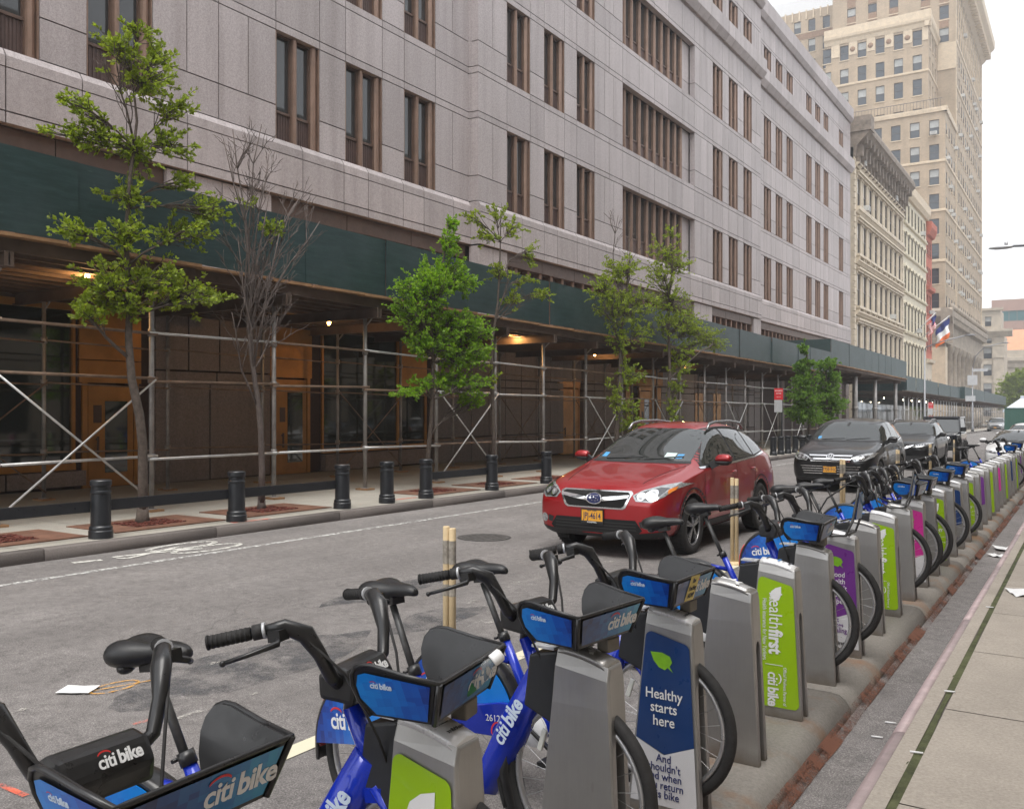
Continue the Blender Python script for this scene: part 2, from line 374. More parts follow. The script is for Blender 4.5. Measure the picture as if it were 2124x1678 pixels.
for i in range(60):
    a = -14 + i*3.2; b = a + 3.19; pr = [(-.915,-.03), (-.908,.10), (-.895,.132), (-.87,.148), (-.83,.151), (-.83,-.03)]
    mb.rings([[(x,a,g(a)+z) for x,z in pr], [(x,b,g(b)+z) for x,z in pr]], 0, True)
struct(mb, 'near_kerb', M['kerb_steel']); sheet('kerb_margin', -.829, -.742, -14, 180, .1495, M['walk'], n=90)
mb = MB(); mq = MB()
for i in range(120):
    a = -14 + i*1.52; b = a + 1.508
    for x0, x1 in ((-.70,.80), (.812,2.31), (2.322,3.9)):
        mb.quad((x0,a,g(a)+.150), (x1,a,g(a)+.150), (x1,b,g(b)+.150), (x0,b,g(b)+.150))
sheet('near_pavement_bed', -.745, 5.0, -14, 180, .141, M['kerb'])
struct(mb, 'near_pavement', M['walk'])
mb = MB(); a = -6.0
while a < 40:                                                         # moss in the joint behind the kerb
    b = a + .25; w0 = .022 + .008*math.sin(a*3) ; w1 = .022 + .008*math.sin(b*3); h0 = .146+.004*math.sin(a*7)
    mb.quad((-.722-w0,a,g(a)+h0), (-.722+w0*.9,a,g(a)+.147), (-.722+w1*.9,b,g(b)+.147), (-.722-w1,b,g(b)+.146+.004*math.sin(b*7)))
    a = b
struct(mb, 'joint_moss', M['moss'])
mb = MB()
for i in range(75):                                                   # far kerb stones
    a = -12 + i*2.6; b = a + 2.585; pr = [(-10.84,-.05), (-10.855,.135), (-10.875,.150), (-11.02,.150), (-11.02,-.05)]
    mb.rings([[(x,a,g(a)+z) for x,z in pr], [(x,b,g(b)+z) for x,z in pr]], 0, True)
struct(mb, 'far_kerb', M['kerb'])
mb = MB()
for i in range(110):
    a = -12 + i*1.8; b = a + 1.79
    for k in range(5):
        x1 = -11.03 - k*1.54; x0 = x1 - 1.53
        mb.quad((x0,a,g(a)+.150), (x1,a,g(a)+.150), (x1,b,g(b)+.150), (x0,b,g(b)+.150))
sheet('far_pavement_bed', -18.9, -11.02, -12, 186, .142, M['kerb'])
struct(mb, 'far_pavement', M['walk_far'])
def strip(mb, pts, w, dz):                                            # flat painted strip along points (x,y)
    for (x0,y0), (x1,y1) in zip(pts, pts[1:]):
        d = Vector((x1-x0, y1-y0)); L = d.length
        if L < 1e-6: continue
        nx, ny = -d.y/L*w/2, d.x/L*w/2; ex, ey = d.x/L*w*.2, d.y/L*w*.2
        P_ = [(x0-ex+nx,y0-ey+ny), (x0-ex-nx,y0-ey-ny), (x1+ex-nx,y1+ey-ny), (x1+ex+nx,y1+ey+ny)]
        mb.add([(x,y,g(y)+dz) for x,y in P_], [(0,1,2,3)])
mb = MB(); strip(mb, [(-9.70,-10+i*6) for i in range(26)], .11, .005); struct(mb, 'lane_marking', M['paint_thin'])
mb = MB(); strip(mb, [(-3.66,-6+i*4) for i in range(11)], .13, .005); struct(mb, 'parking_marking', M['paint_yel'])
mb = MB()
for x in (-3.4, -5.0, -6.6, -8.2): strip(mb, [(x, 128), (x, 131.5)], .4, .005)
strip(mb, [(-6.2,46),(-6.2,49)], .12, .005); strip(mb, [(-6.2,56),(-6.2,59)], .12, .005); strip(mb, [(-6.2,66),(-6.2,69)], .12, .005)
struct(mb, 'crossing_marking', M['paint'])
mb = MB()                                                             # bicycle symbol
for cx, cy in ((-10.52,7.95), (-10.08,8.02)):
    ring = [(cx+.20*math.cos(a), cy+.52*math.sin(a)) for a in [q*math.pi/12 for q in range(25)]]; strip(mb, ring, .085, .0055)
strip(mb, [(-10.50,7.9), (-10.34,7.3), (-10.12,7.95)], .08, .006); strip(mb, [(-10.34,7.3), (-10.42,6.85)], .08, .0065); strip(mb, [(-10.30,7.25), (-10.20,6.9), (-10.30,6.82)], .07, .007)
strip(mb, [(-10.43,6.33), (-10.36,6.62)], .11, .0055); struct(mb, 'bicycle_marking', M['paint'])
mb = MB(); rr = random.Random(11)
def blob(mb, cx, cy, rx, ry, dz, n=16):
    mb.poly([(cx+rx*math.cos(q*2*math.pi/n)*rr.uniform(.8,1.15), (lambda yy: yy)(cy+ry*math.sin(q*2*math.pi/n)*rr.uniform(.8,1.15)), 0) for q in range(n)])
    k = len(mb.v) - n
    for i in range(k, len(mb.v)): mb.v[i] = (mb.v[i][0], mb.v[i][1], g(mb.v[i][1]) + dz)
blob(mb, -5.15, 4.45, .42, 1.25, .003); blob(mb, -4.95, 6.4, .25, .7, .0035); blob(mb, -6.15, 7.2, .3, .9, .003); struct(mb, 'road_patch', M['patch'])
mb = MB()
for cx, cy, rx, ry in ((-5.2,8.5,.14,.55), (-4.75,5.7,.07,.9), (-5.42,4.4,.03,.9), (-4.62,4.1,.03,.8), (-5.0,7.2,.12,.3), (-4.5,6.9,.08,.6), (-5.55,3.3,.05,.35), (-5.05,9.8,.1,.5)): blob(mb, cx, cy, rx, ry, .0065)
struct(mb, 'faint_marking', M['paint_faint'])
mb = MB(); strip(mb, [(-5.50+.09*math.cos(a), 3.62+.17*math.sin(a)) for a in [q*math.pi/8 for q in range(17)]], .022, .007)
strip(mb, [(-5.56,3.42), (-5.42,3.86)], .02, .0075); struct(mb, 'orange_spray_mark', M['spray_or'])
mb = MB(); strip(mb, [(-4.72,1.98), (-4.52,2.36), (-4.30,2.36)], .035, .007); strip(mb, [(-4.30,2.02), (-4.60,2.30)], .03, .0075)
strip(mb, [(-4.75,3.25),(-4.72,3.5)], .03, .007)
for a, b, x in ((10.9,11.6,-11.55), (13.3,14.2,-11.5), (17.3,18.0,-11.9), (9.3,10.0,-11.1)): strip(mb, [(x,a),(x+.05,b)], .10, .153)
struct(mb, 'red_spray_mark', M['spray_red'])

# ------------------------------------------------------------------ the granite office building across the street
bld = thing('office_building', 'long grey granite office building with narrow paired bronze windows above the green shed', 'building', (-18.6, 30, -.3))
BO = Vector((-18.6, 30, -.3))
class PB(MB):                                                         # builds in world coordinates under a root
    def build(s, name, mats, parent=None, org=None, **k):
        o = Vector(org) if org is not None else (Vector(parent.location) if parent else Vector((0,0,0)))
        s.v = [(x-o.x, y-o.y, z-o.z) for x,y,z in s.v]
        return MB.build(s, name, mats, parent, **k)
wall = PB(); core = PB(); GAP = .016
def pan(X, y0, y1, z0, z1, t=.30, mb=None): (mb or wall).box(X-t, X, y0+GAP, y1-GAP, z0+GAP, z1-GAP)
ZB = [9.15, 13.94, 18.73]; ZH = 2.95; WW = 1.65
FLOORZ = 23.40
segs = [('a', -18.600, -9.0, 26.08, [8.86, 11.58, 17.05, 19.77, 22.49], None),
        ('b', -18.206, 26.08, 58.71, [27.97, 30.68, 33.38, 49.71, 52.43, 55.17], (37.83, 46.88)),
        ('c', -18.600, 58.71, 86.85, [60.66, 63.39, 66.10, 71.53, 74.27, 77.00, 82.46], None)]
wins = []; groups_ = []
for nm, X, ya, yb, ws, rec in segs:
    cuts = [ya] + sorted(sum([[w, w+WW] for w in ws], []) + (list(rec) if rec else [])) + [yb]
    seams = [ya]
    for a, b in zip(cuts, cuts[1:]):                                  # band seams: every window edge, wide runs halved
        n = max(1, round((b-a)/1.75)); seams += [a + (b-a)*(i+1)/n for i in range(n)]
    for k, zb in enumerate(ZB):
        zt = zb + ZH; zn = ZB[k+1] if k < 2 else FLOORZ + .2
        for a, b in zip(seams, seams[1:]):
            pan(X, a, b, zt, zt+.235); pan(X, a, b, zt+.235, zn-.235); pan(X, a, b, zn-.235, zn)
        for i in range(0, len(cuts)-1, 2):                            # piers
            a, b = cuts[i], cuts[i+1]
            if b - a < 1.3: pan(X, a, b, zb, zb+.9); pan(X, a, b, zb+.9, zt)
            else:
                n = max(2, round((b-a)/.93)); n2 = max(1, n//2)
                for q in range(n2): pan(X, a+(b-a)*q/n2, a+(b-a)*(q+1)/n2, zb, zb+.9)
                for q in range(n): pan(X, a+(b-a)*q/n, a+(b-a)*(q+1)/n, zb+.9, zt)
        for w in ws: wins.append((X, w, zb, 1 if (k == 0 and w > 48) else 0))
        if rec:
            for a, b in ((rec[0]-.02, rec[0]+.72), (rec[1]-1.14, rec[1]+.02)): pan(X-.36, a, b, zb-.03, zb+.9); pan(X-.36, a, b, zb+.9, zt+.03)
            groups_.append((X-.36, rec[0]+.72, rec[1]-1.14, zb))
    # ledge and lower band
    off = .9
    sm2 = [ya] + [s + off for s in seams[:-1] if s + off < yb - .3] + [yb]
    for a, b in zip(sm2, sm2[1:]):
        wall.rings([[(X,a+GAP,9.14),(X+.10,a+GAP,8.98),(X+.10,a+GAP,8.76),(X-.3,a+GAP,8.76),(X-.3,a+GAP,9.14)], [(X,b-GAP,9.14),(X+.10,b-GAP,8.98),(X+.10,b-GAP,8.76),(X-.3,b-GAP,8.76),(X-.3,b-GAP,9.14)]], 0, True, sm=False)
        pan(X+.10, a, b, 7.85, 8.75, .4); pan(X+.10, a, b, 7.60, 7.85, .4)
    core.box(X-12, X-.75, ya, yb, 4.6, 29.2); core.box(X-.75, X-.02, ya+.02, yb-.02, 28.4, 29.3)
    if nm != 'a':                                                     # cornices and the attic storey
        for a, b in zip(seams, seams[1:]):
            p = [(X-.3,23.60),(X,23.42),(X+.16,23.42),(X+.42,23.78),(X+.42,24.56),(X-.3,24.56)]
            wall.rings([[(x,a+GAP*.6,z) for x,z in p], [(x,b-GAP*.6,z) for x,z in p]], 0, True, sm=False)
            p = [(X-.3,28.1),(X,28.05),(X+.14,28.05),(X+.34,28.36),(X+.34,29.30),(X-.3,29.30)]
            wall.rings([[(x,a+GAP*.6,z) for x,z in p], [(x,b-GAP*.6,z) for x,z in p]], 0, True, sm=False)
            pan(X, a, b, 26.45, 26.66); pan(X, a, b, 26.66, 28.05); pan(X, a, b, 24.56, 24.72)
        c4 = cuts if nm == 'c' else [ya] + sorted(sum([[w, w+WW] for w in ws[3:]], [])) + [yb]
        for i in range(0, len(c4)-1, 2):
            a, b = c4[i], c4[i+1]; n = max(2, round((b-a)/.46))
            for q in range(n): pan(X, a+(b-a)*q/n, a+(b-a)*(q+1)/n, 24.72, 26.45)
        for w in (ws if nm == 'c' else ws[3:]): wins.append((X, w, 24.72, 2))
pan(-18.206, 26.06, 26.5, 7.6, 9.14, .55); 
for z0, z1 in ((9.14,10.05), (10.05,12.1), (12.1,12.335), (12.335,13.705), (13.705,13.94), (13.94,16.89), (16.89,18.73), (18.73,23.4)):
    wall.box(-18.62, -18.507, 26.065, 26.5, z0+GAP, z1-GAP)
for z in range(20): wall.box(-19.3, -18.602, 86.86, 87.0, 7.6+z*1.09+GAP, 7.6+(z+1)*1.09-GAP)
wall.build('wall', M['granite'], bld); core.build('backing', M['joint'], bld)
# the paired window, built once
def win_mesh(h, kind):
    fr, gl, sp = MB(), MB(), MB()
    def mull(y0, y1, d):
        yc = (y0+y1)/2; w = (y1-y0)/2
        fr.ext([(-.30,y0), (-.14,y0), (-.085+d*0,yc-w*.75), (-.06,yc), (-.085,yc+w*.75), (-.14,y1), (-.30,y1)], lambda a,b,z: (a,b,z), 0, h, 0)
    fr.box(-.30, -.02, 0, .035, 0, h); mull(.70, .86, 0); mull(1.42, 1.62, 0); fr.box(-.30, -.02, 1.62, 1.65, 0, h)
    fr.box(-.30, -.17, .035, 1.62, h-.05, h, 1); fr.box(-.30, -.12, .035, 1.62, 0, .03, 1)
    sh = .80 if kind == 0 else (0 if kind == 2 else h - .05)
    for a, b in ((.035,.70), (.86,1.42)):
        if kind != 1: gl.box(-.275, -.265, a, b, sh+.05, h-.05)
        if sh > 0:
            fr.box(-.29, -.19, a, b, sh-.02, sh+.05, 1)
            if kind == 0:
                n = 14
                for q in range(n): sp.box(-.27, -.225 if q % 2 else -.24, a+(b-a)*q/n, a+(b-a)*(q+1)/n, .03, sh-.02)
            else:
                n = 24
                for q in range(n): sp.box(-.28, -.20, a, b, .06+q*(sh-.1)/n, .06+(q+.55)*(sh-.1)/n)
        fr.box(-.29, -.235, a, a+.03, sh, h-.05, 1); fr.box(-.29, -.235, b-.03, b, sh, h-.05, 1)
    return fr, gl, sp
proto = {}
for kind, h in ((0, ZH), (1, ZH), (2, 1.73)):
    fr, gl, sp = win_mesh(h, kind)
    f = fr.build('window', [M['bronze'], M['bronze_dark']], bld)
    if gl.v: gl.build('pane', M['glass'], f)
    if sp.v: sp.build('spandrel', M['spandrel'] if kind == 0 else M['bronze_dark'], f)
    proto[kind] = [f, True]
for X, y, z, kind in wins:
    f, first = proto[kind]
    if not first: f = copy_tree(f, bld)
    proto[kind][1] = False; f.location = Vector((X, y, z)) - BO
# wide recessed window bands
for i, (X, ya, yb, zb) in enumerate(groups_):
    if i == 0:
        fr, gl, sp = MB(), MB(), MB(); n = 8; L = yb-ya; p = L/n
        for q in range(n+1):
            c = q*p; c = min(max(c, .09), L-.09)
            fr.ext([(-.16,c-.09), (0.02,c-.09), (.09,c-.065), (.11,c), (.09,c+.065), (.02,c+.09), (-.16,c+.09)], lambda a,b,z: (a,b,z), 0, ZH, 0)
        for q in range(n):
            a, b = q*p+.09, (q+1)*p-.09
            gl.box(-.10, -.09, a, b, .85, ZH); sp.box(-.10, -.06, a, b, .02, .78); fr.box(-.14, -.02, a, b, .78, .85, 1)
        G0 = fr.build('window_band', [M['bronze'], M['bronze_dark']], bld); gl.build('pane', M['glass'], G0); sp.build('spandrel', M['spandrel'], G0)
        f = G0
    else: f = copy_tree(G0, bld)
    f.location = Vector((X, ya, zb)) - BO
# brown fascia and transom strip over the shed

for nm, X, ya, yb, ws, rec in segs:
    runs = {'a': [(-9,-1.0), (0.2,13.6), (16.9,26.0)], 'b': [(28.0,46.8), (49.6,57.2)], 'c': [(59.6,86.6)]}[nm]
    for a, b in runs:
        fa = PB(); tr = PB(); tg = PB()
        n = max(1, round((b-a)/2.72))
        for q in range(n): fa.box(X-.5, X-.10, a+(b-a)*q/n+.012, a+(b-a)*(q+1)/n-.012, 7.12, 7.58)
        n = max(1, round((b-a)/.91)); p = (b-a)/n
        for q in range(n+1):
            c = a + q*p
            tr.ext([(X-.5,c-.08), (X-.2,c-.08), (X-.155,c-.05), (X-.14,c), (X-.155,c+.05), (X-.2,c+.08), (X-.5,c+.08)], lambda u,v,z: (u,v,z), 4.5, 7.12)
        tg.box(X-.46, X-.45, a, b, 4.5, 7.12)
        for q in range(int((b-a)/.055)): tg.box(X-.45, X-.42, a+q*.055, a+q*.055+.022, 5.6, 6.9)
        fa.build('fascia', M['bronze_dark'], bld); tr.build('transom_mullion', M['bronze'], bld); tg.build('transom_louver', M['spandrel'], bld)
    ed = [ya] + sum([list(r) for r in runs], []) + [yb]
    for i in range(0, len(ed), 2):
        a, b = ed[i], ed[i+1]
        if b - a < .15: continue
        n = max(1, round((b-a)/.9)); st = PB()
        for q in range(n): pan(X, a+(b-a)*q/n, a+(b-a)*(q+1)/n, 4.3, 7.58, .4, st)
        st.build('pier', M['granite'], bld)
# ground floor behind the shed
XS = -18.75; ZT = 4.42
def stone(y0, y1, z0, z1, n=1, zs=(), mk='granite_shade'):
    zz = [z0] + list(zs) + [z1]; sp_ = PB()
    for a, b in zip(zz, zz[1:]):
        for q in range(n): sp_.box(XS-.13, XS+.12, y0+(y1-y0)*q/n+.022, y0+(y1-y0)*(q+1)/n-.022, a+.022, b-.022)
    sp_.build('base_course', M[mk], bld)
def recess(*b): d = PB(); d.box(*b); d.build('dark_recess', M['joint'], bld)
core2 = PB(); core2.box(-19.6, -19.3, -9, 86.8, -1.2, 4.6); core2.box(-19.3, -18.2, -9, 86.8, 4.45, 4.62); core2.build('ground_floor_backing', M['joint'], bld)
def shop(y0, y1, z0, z1, nm='shop_window'):
    f = PB(); o = (XS, y0, z0); f.box(XS-.12, XS+.02, y0, y1, z0-.14, z0); f.box(XS-.1, XS+.0, y0, y0+.07, z0, z1); f.box(XS-.1, XS+.0, y1-.07, y1, z0, z1); f.box(XS-.12, XS+.02, y0, y1, z1, z1+.25)
    fo = f.build(nm, M['brass'], bld, org=BO); q = PB(); q.box(XS-.07, XS-.06, y0+.07, y1-.07, z0, z1)
    n = max(1, round((y1-y0)/3.0)); 
    for i in range(1, n): q.box(XS-.075, XS-.05, y0+(y1-y0)*i/n-.02, y0+(y1-y0)*i/n+.02, z0, z1)
    q.build('pane', M['shopglass'], fo, org=BO)
def door(y0, y1, z0, z1, glass=True, top=ZT, plain=False):
    d = PB(); d.box(XS-.08, XS+.0, y0, y1, z0, z1)
    do = d.build('door', M['brass'], bld, org=BO, bevel=.01)
    if glass:
        q = PB(); q.box(XS+.002, XS+.008, y0+(y1-y0)*.36, y1-(y1-y0)*.14, z0+.32, z1-.36); q.build('pane', M['shopglass'], do, org=BO)
        n_ = PB(); n_.box(XS+.003, XS+.009, y0+.12, y0+.32, z0+1.45, z0+1.85); n_.build('notice', M['bronze_dark'], do, org=BO)
    h = PB(); h.beam((XS+.06,y0+.20,z0+.75), (XS+.06,y0+.20,z0+1.15), .05, .03); h.box(XS, XS+.06, y0+.18, y0+.22, z0+.80, z0+.84); h.box(XS, XS+.06, y0+.18, y0+.22, z0+1.06, z0+1.10); h.build('handle', M['bronze_dark'], do, org=BO)
    t = PB(); t.box(XS-.09, XS+.015, y0-.22, y1+.2, z1+.05, z1+.55); t.box(XS-.09, XS+.012, y0-.22, y1+.2, z1+.57, top); t.box(XS-.1, XS+.01, y0-.14, y0-.02, z0, z1+.05); t.box(XS-.1, XS+.01, y1+.02, y1+.14, z0, z1+.05); t.build('door_surround', M['brass'], bld, org=BO)
gy = lambda y: g(y) + .15
shop(1.0, 4.6, .62, 3.95); shop(4.7, 11.40, .60, 3.95); recess(-19.3, XS-.05, 11.40, 11.66, 0, 4.4)
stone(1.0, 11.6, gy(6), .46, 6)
door(11.70, 12.82, gy(12), 2.33)
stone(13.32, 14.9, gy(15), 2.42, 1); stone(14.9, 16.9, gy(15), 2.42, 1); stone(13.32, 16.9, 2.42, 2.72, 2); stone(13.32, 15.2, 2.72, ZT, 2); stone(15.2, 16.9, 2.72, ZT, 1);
recess(-19.3, XS-.02, 12.95, 13.32, 0, 4.4)
door(17.2, 18.33, gy(18), 2.6); recess(-19.3, XS-.06, 18.5, 18.95, 0, 4.4)
shop(18.95, 22.4, .62, 4.05); 
b2 = PB(); b2.box(XS-.1, XS+.01, 22.42, 23.85, 2.62, 4.3); b2.build('brass_panel', M['brass'], bld)
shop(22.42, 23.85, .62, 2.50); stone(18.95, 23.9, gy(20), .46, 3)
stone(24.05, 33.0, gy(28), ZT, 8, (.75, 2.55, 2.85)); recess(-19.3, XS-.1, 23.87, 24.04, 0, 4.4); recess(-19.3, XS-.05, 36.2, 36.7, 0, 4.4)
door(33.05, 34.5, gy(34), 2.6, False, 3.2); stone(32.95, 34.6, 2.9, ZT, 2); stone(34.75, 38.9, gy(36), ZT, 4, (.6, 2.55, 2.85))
e = PB(); pr = [(XS+.02,39.0), (XS+.55,39.5), (XS+.75,41.0), (XS+.55,42.5), (XS+.02,43.0), (XS-.3,43.0), (XS-.3,39.0)]
e.ext(pr, lambda a,b,z: (a,b,z), 2.86, 3.70); ent = e.build('entrance_canopy', M['brass'], bld)
text_mesh('TED WEISS FEDERAL', .30, M['bronze_dark'], 'lettering', ent, .004, .004, mtx=frame_mtx(Vector((XS+.768, 41.0, 3.30))-BO, (0,1,0), (0,0,1)), sx=.72)
door(41.0, 42.2, gy(41), 2.6, True, 2.8); recess(-19.3, XS-.1, 39.1, 40.9, -.3, 2.8)
for q in ((39.0,39.5,2.8), (42.6,43.2,2.8), (48.0,49.3,2.6), (50.9,52.2,2.6)): b3 = PB(); b3.box(XS-.1, XS+.14, q[0], q[1], gy(q[0]), q[2]); b3.build('brass_pier', M['brass'], bld)
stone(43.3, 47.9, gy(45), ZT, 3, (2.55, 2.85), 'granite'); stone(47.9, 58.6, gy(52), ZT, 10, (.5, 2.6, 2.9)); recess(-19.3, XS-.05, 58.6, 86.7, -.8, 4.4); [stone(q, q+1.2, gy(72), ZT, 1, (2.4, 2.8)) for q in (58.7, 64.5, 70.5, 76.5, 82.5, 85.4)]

# ------------------------------------------------------------------ sidewalk sheds
def shed(name, label, y0, y1, ztop, zbot, xf, posts, rail_z, brace_bays, pr=.045, post_m='steel_post', depth=5.55, end_face=False, lamps=(), pw=2.44, beam_m='timber', rear=True, group='sidewalk sheds along the far pavement', rails=True, joists=True):
    t = thing(name, label, 'sidewalk shed', (xf-.4, y0, g(y0)+.15), group=group); O = Vector(t.location)
    def B(mb, nm, m): mb.v = [(x-O.x, y-O.y, z-O.z) for x,y,z in mb.v]; return MB.build(mb, nm, m, t)
    n = max(1, round((y1-y0)/pw)); rr = random.Random(int(y0*10))
    for i in range(n):
        a, b = y0+(y1-y0)*i/n, y0+(y1-y0)*(i+1)/n; off = rr.uniform(-.03, .03)
        mb = MB(); mb.add([(xf+off-.02,a+.004,g(a)+zbot),(xf+off,a+.004,g(a)+zbot),(xf+off,b-.004,g(b)+zbot),(xf+off-.02,b-.004,g(b)+zbot),(xf+off-.02,a+.004,g(a)+ztop),(xf+off,a+.004,g(a)+ztop),(xf+off,b-.004,g(b)+ztop),(xf+off-.02,b-.004,g(b)+ztop)],
               [(0,3,2,1),(4,5,6,7),(0,1,5,4),(1,2,6,5),(2,3,7,6),(3,0,4,7)]); B(mb, 'hoarding_panel', M['ply'])
    if end_face:
        for i in range(2):
            a, b = xf-.03-depth*.94*i/2, xf-.03-depth*.94*(i+1)/2
            mb = MB(); mb.box(b+.005, a-.005, y0, y0+.02, g(y0)+zbot, g(y0)+ztop); B(mb, 'hoarding_panel', M['ply'])
    mb = MB(); a = y0
    while a < y1 - .05:                                               # deck boards, ragged at the edge
        b = min(a + rr.uniform(.9, 2.4), y1); e = rr.uniform(0, .10)
        mb.box(xf-depth, xf+.03+e, a+.01, b-.01, (g(a)+g(b))/2+zbot-.075, (g(a)+g(b))/2+zbot-.02-rr.uniform(0,.012)); a = b
    B(mb, 'deck', M['timber_raw'] if joists else M['timber'])
    if joists:
        mb = MB()
        for k in range(12):
            x = xf - .12 - k*(depth-.4)/11; mb.add([(x-.05,y0,g(y0)+zbot-.27),(x+.05,y0,g(y0)+zbot-.27),(x+.05,y1,g(y1)+zbot-.27),(x-.05,y1,g(y1)+zbot-.27),(x-.05,y0,g(y0)+zbot-.08),(x+.05,y0,g(y0)+zbot-.08),(x+.05,y1,g(y1)+zbot-.08),(x-.05,y1,g(y1)+zbot-.08)],
                   [(0,3,2,1),(4,5,6,7),(0,1,5,4),(1,2,6,5),(2,3,7,6),(3,0,4,7)])
        B(mb, 'joist', M['timber'])
    xp = xf - .40; xr = xp - 3.3; zc = zbot - .28
    for y in posts:
        gg = g(y)
        mb = MB(); h = .22                                            # steel I beam across the pavement
        mb.box(xr-1.0, xp+.42, y-.07, y+.07, gg+zc-.02, gg+zc); mb.box(xr-1.0, xp+.42, y-.07, y+.07, gg+zc-h, gg+zc-h+.02); mb.box(xr-1.0, xp+.42, y-.012, y+.012, gg+zc-h+.02, gg+zc-.02); mb.box(xp+.405, xp+.42, y-.07, y+.07, gg+zc-h+.02, gg+zc-.02)
        B(mb, 'beam', M[beam_m])
        for x in ((xp, xr) if rear else (xp,)):
            mb = MB(); mb.cyl((x,y,gg+.19), (x,y,gg+zc-h), pr if x == xp else pr*.85, 10); mb.cyl((x,y,gg+.185), (x,y,gg+.20), pr*2.2, 8); mb.box(x-.17, x+.17, y-.13, y+.13, gg+.151, gg+.186, 1)
            for z in rail_z: mb.cyl((x,y,gg+z-.06), (x,y,gg+z+.06), pr*1.4, 8)
            mb.beam((x+.02,y,gg+zc-h-.16), (x+.2,y,gg+zc-h), .02, .03)
            B(mb, 'post', [M[post_m], M['timber_raw']])
    if rails:
        rr2 = random.Random(5)
        for a, b in zip(posts, posts[1:]):
            for z in rail_z:
                mb = MB(); mb.cyl((xp+.05,a-.08,g(a)+z+rr2.uniform(-.03,.03)), (xp+.05,b+.08,g(b)+z+rr2.uniform(-.03,.03)), .025, 8); B(mb, 'rail', M['steel_rust'] if rr2.random() < .45 else M['galv'])
                if rear: mb = MB(); mb.cyl((xr+.04,a,g(a)+z), (xr+.04,b,g(b)+z-.04), .02, 6); B(mb, 'rail', M['steel_rust'])
        for i in brace_bays:
            a, b = posts[i], posts[i+1]; z1, z0 = rail_z[1], .3
            for s, (p, q) in enumerate(((a,b), (b,a))):
                mb = MB(); mb.cyl((xp+.09+.03*s,p,g(p)+z1), (xp+.09+.03*s,q,g(q)+z0), .019, 8); B(mb, 'brace', M['galv'])
                mb = MB(); mb.cyl((xr+.07+.03*s,p,g(p)+z1), (xr+.07+.03*s,q,g(q)+z0), .015, 6); B(mb, 'brace', M['steel_rust'])
    for x, y, z, kind, pw_ in lamps:
        mb = MB(); mb.ell((x,y,z), (.045,.045,.07), 10, 6); mb.cyl((x,y,z+.06), (x,y,z+.14), .03, 8, 1); mb.cyl((x,y,z+.12), (x,y,g(y)+zbot-.08), .008, 6, 1)
        B(mb, 'lamp', [M[kind], M['black']])
        if pw_:
            ld = bpy.data.lights.new('shed_lamp_light', 'POINT'); ld.energy = pw_; ld.color = (1,.55,.2); ld.shadow_soft_size = .06
            lo = bpy.data.objects.new('shed_lamp_light', ld); SC.collection.objects.link(lo); lo.parent = t; lo.location = Vector((x+.12,y-.05,z-.14)) - O
    return t
postsN = [-3.5, -0.9, 1.7, 4.35, 6.95, 9.58, 12.32, 14.97, 17.55, 20.15, 22.70, 25.35, 27.95, 30.6, 33.2, 35.85, 38.5, 41.1, 43.75, 46.4, 49.0, 51.7, 54.4]
shed('sidewalk_shed', 'dark green plywood sidewalk shed on pipe posts with cross braces, nearest along the granite building', -4.0, 56.0, 5.68, 4.44, -13.10, postsN, [1.07, 2.40, 3.21], [4, 8, 11, 13, 16, 18, 20],
     lamps=((-14.5,22.55,4.10,'bulb',22), (-14.5,9.03,4.10,'bulb',14), (-15.6,38.5,3.75,'bulb',14), (-15.6,47,3.65,'bulb',10), (-15.6,30,3.8,'bulb',10), (-15.6,16.0,3.9,'bulb',10)))
shed('sidewalk_shed', 'taller dark green sidewalk shed on thick pale steel posts past the leafy twin tree', 56.1, 82.9, 6.50, 5.05, -13.10, [58.2, 64.7, 71.4, 79.9], [2.4], [], .15, 'pale_post' if 'pale_post' in M else 'steel_post', 5.5, True,
     lamps=((-14.5,67.8,4.75,'bulb',10), (-14.5,74.1,4.70,'bulb',10), (-14.3,78.7,5.0,'bulbr',0)), rails=False)
shed('sidewalk_shed', 'lower dark green sidewalk shed on thin pipe frames in front of the two cream buildings', 83.1, 121.0, 5.31, 4.06, -13.10, [84+i*2.3 for i in range(17)], [1.1, 2.4], [2, 8, 13], .05, 'galv', 4.7, True,
     lamps=tuple((-15.5,86+i*5.0,2.6-.01*i*5,'bulbw',0) for i in range(7)), pw=4.8, joists=False, rear=False)
shed('sidewalk_shed', 'farthest low dark green sidewalk shed at the foot of the brick tower', 121.3, 186.0, 5.45, 3.95, -12.6, [122+i*3.2 for i in range(20)], [1.1, 2.6], [], .06, 'steel_post', 5.2, True, pw=8.0, joists=False, rear=False,
     lamps=tuple((-13.2,128+i*11.0,2.35-.01*i*11,'bulbr' if i % 3 == 0 else 'bulbw',0) for i in range(5)))

# ------------------------------------------------------------------ bollards with rails
M['bollard'] = M['black_iron']
def bollard_mesh():
    mb = MB(); mb.lathe([(.156,0),(.156,.10),(.146,.112),(.150,.135),(.146,.155),(.130,.172),(.126,.60),(.134,.61),(.134,.635),(.122,.645),(.124,.70),(.138,.712),(.138,.77),(.124,.785),(.04,.79)], seg=44, sm=False); return mb
bol = None
names_b = ['black bollard nearest, with beams on both sides, beside the leafy leaning tree', 'black bollard at the kerb beside the bare dying tree', 'black bollard third along the kerb, ending the beam from the bare tree',
  'black bollard standing alone without any beam, fourth along the kerb', 'black bollard beside the trunk of the densest tree', 'black bollard joined by a beam to the densest tree, sixth along the kerb', 'black bollard at the left mirror of the red car']
ys_b = [7.17, 9.46, 11.82, 13.03, 14.22, 16.59, 18.98]
far_b = [(21.4,), (23.8,), (38.0,), (39.1,), (40.2,), (41.4,), (42.6,), (43.8,)]
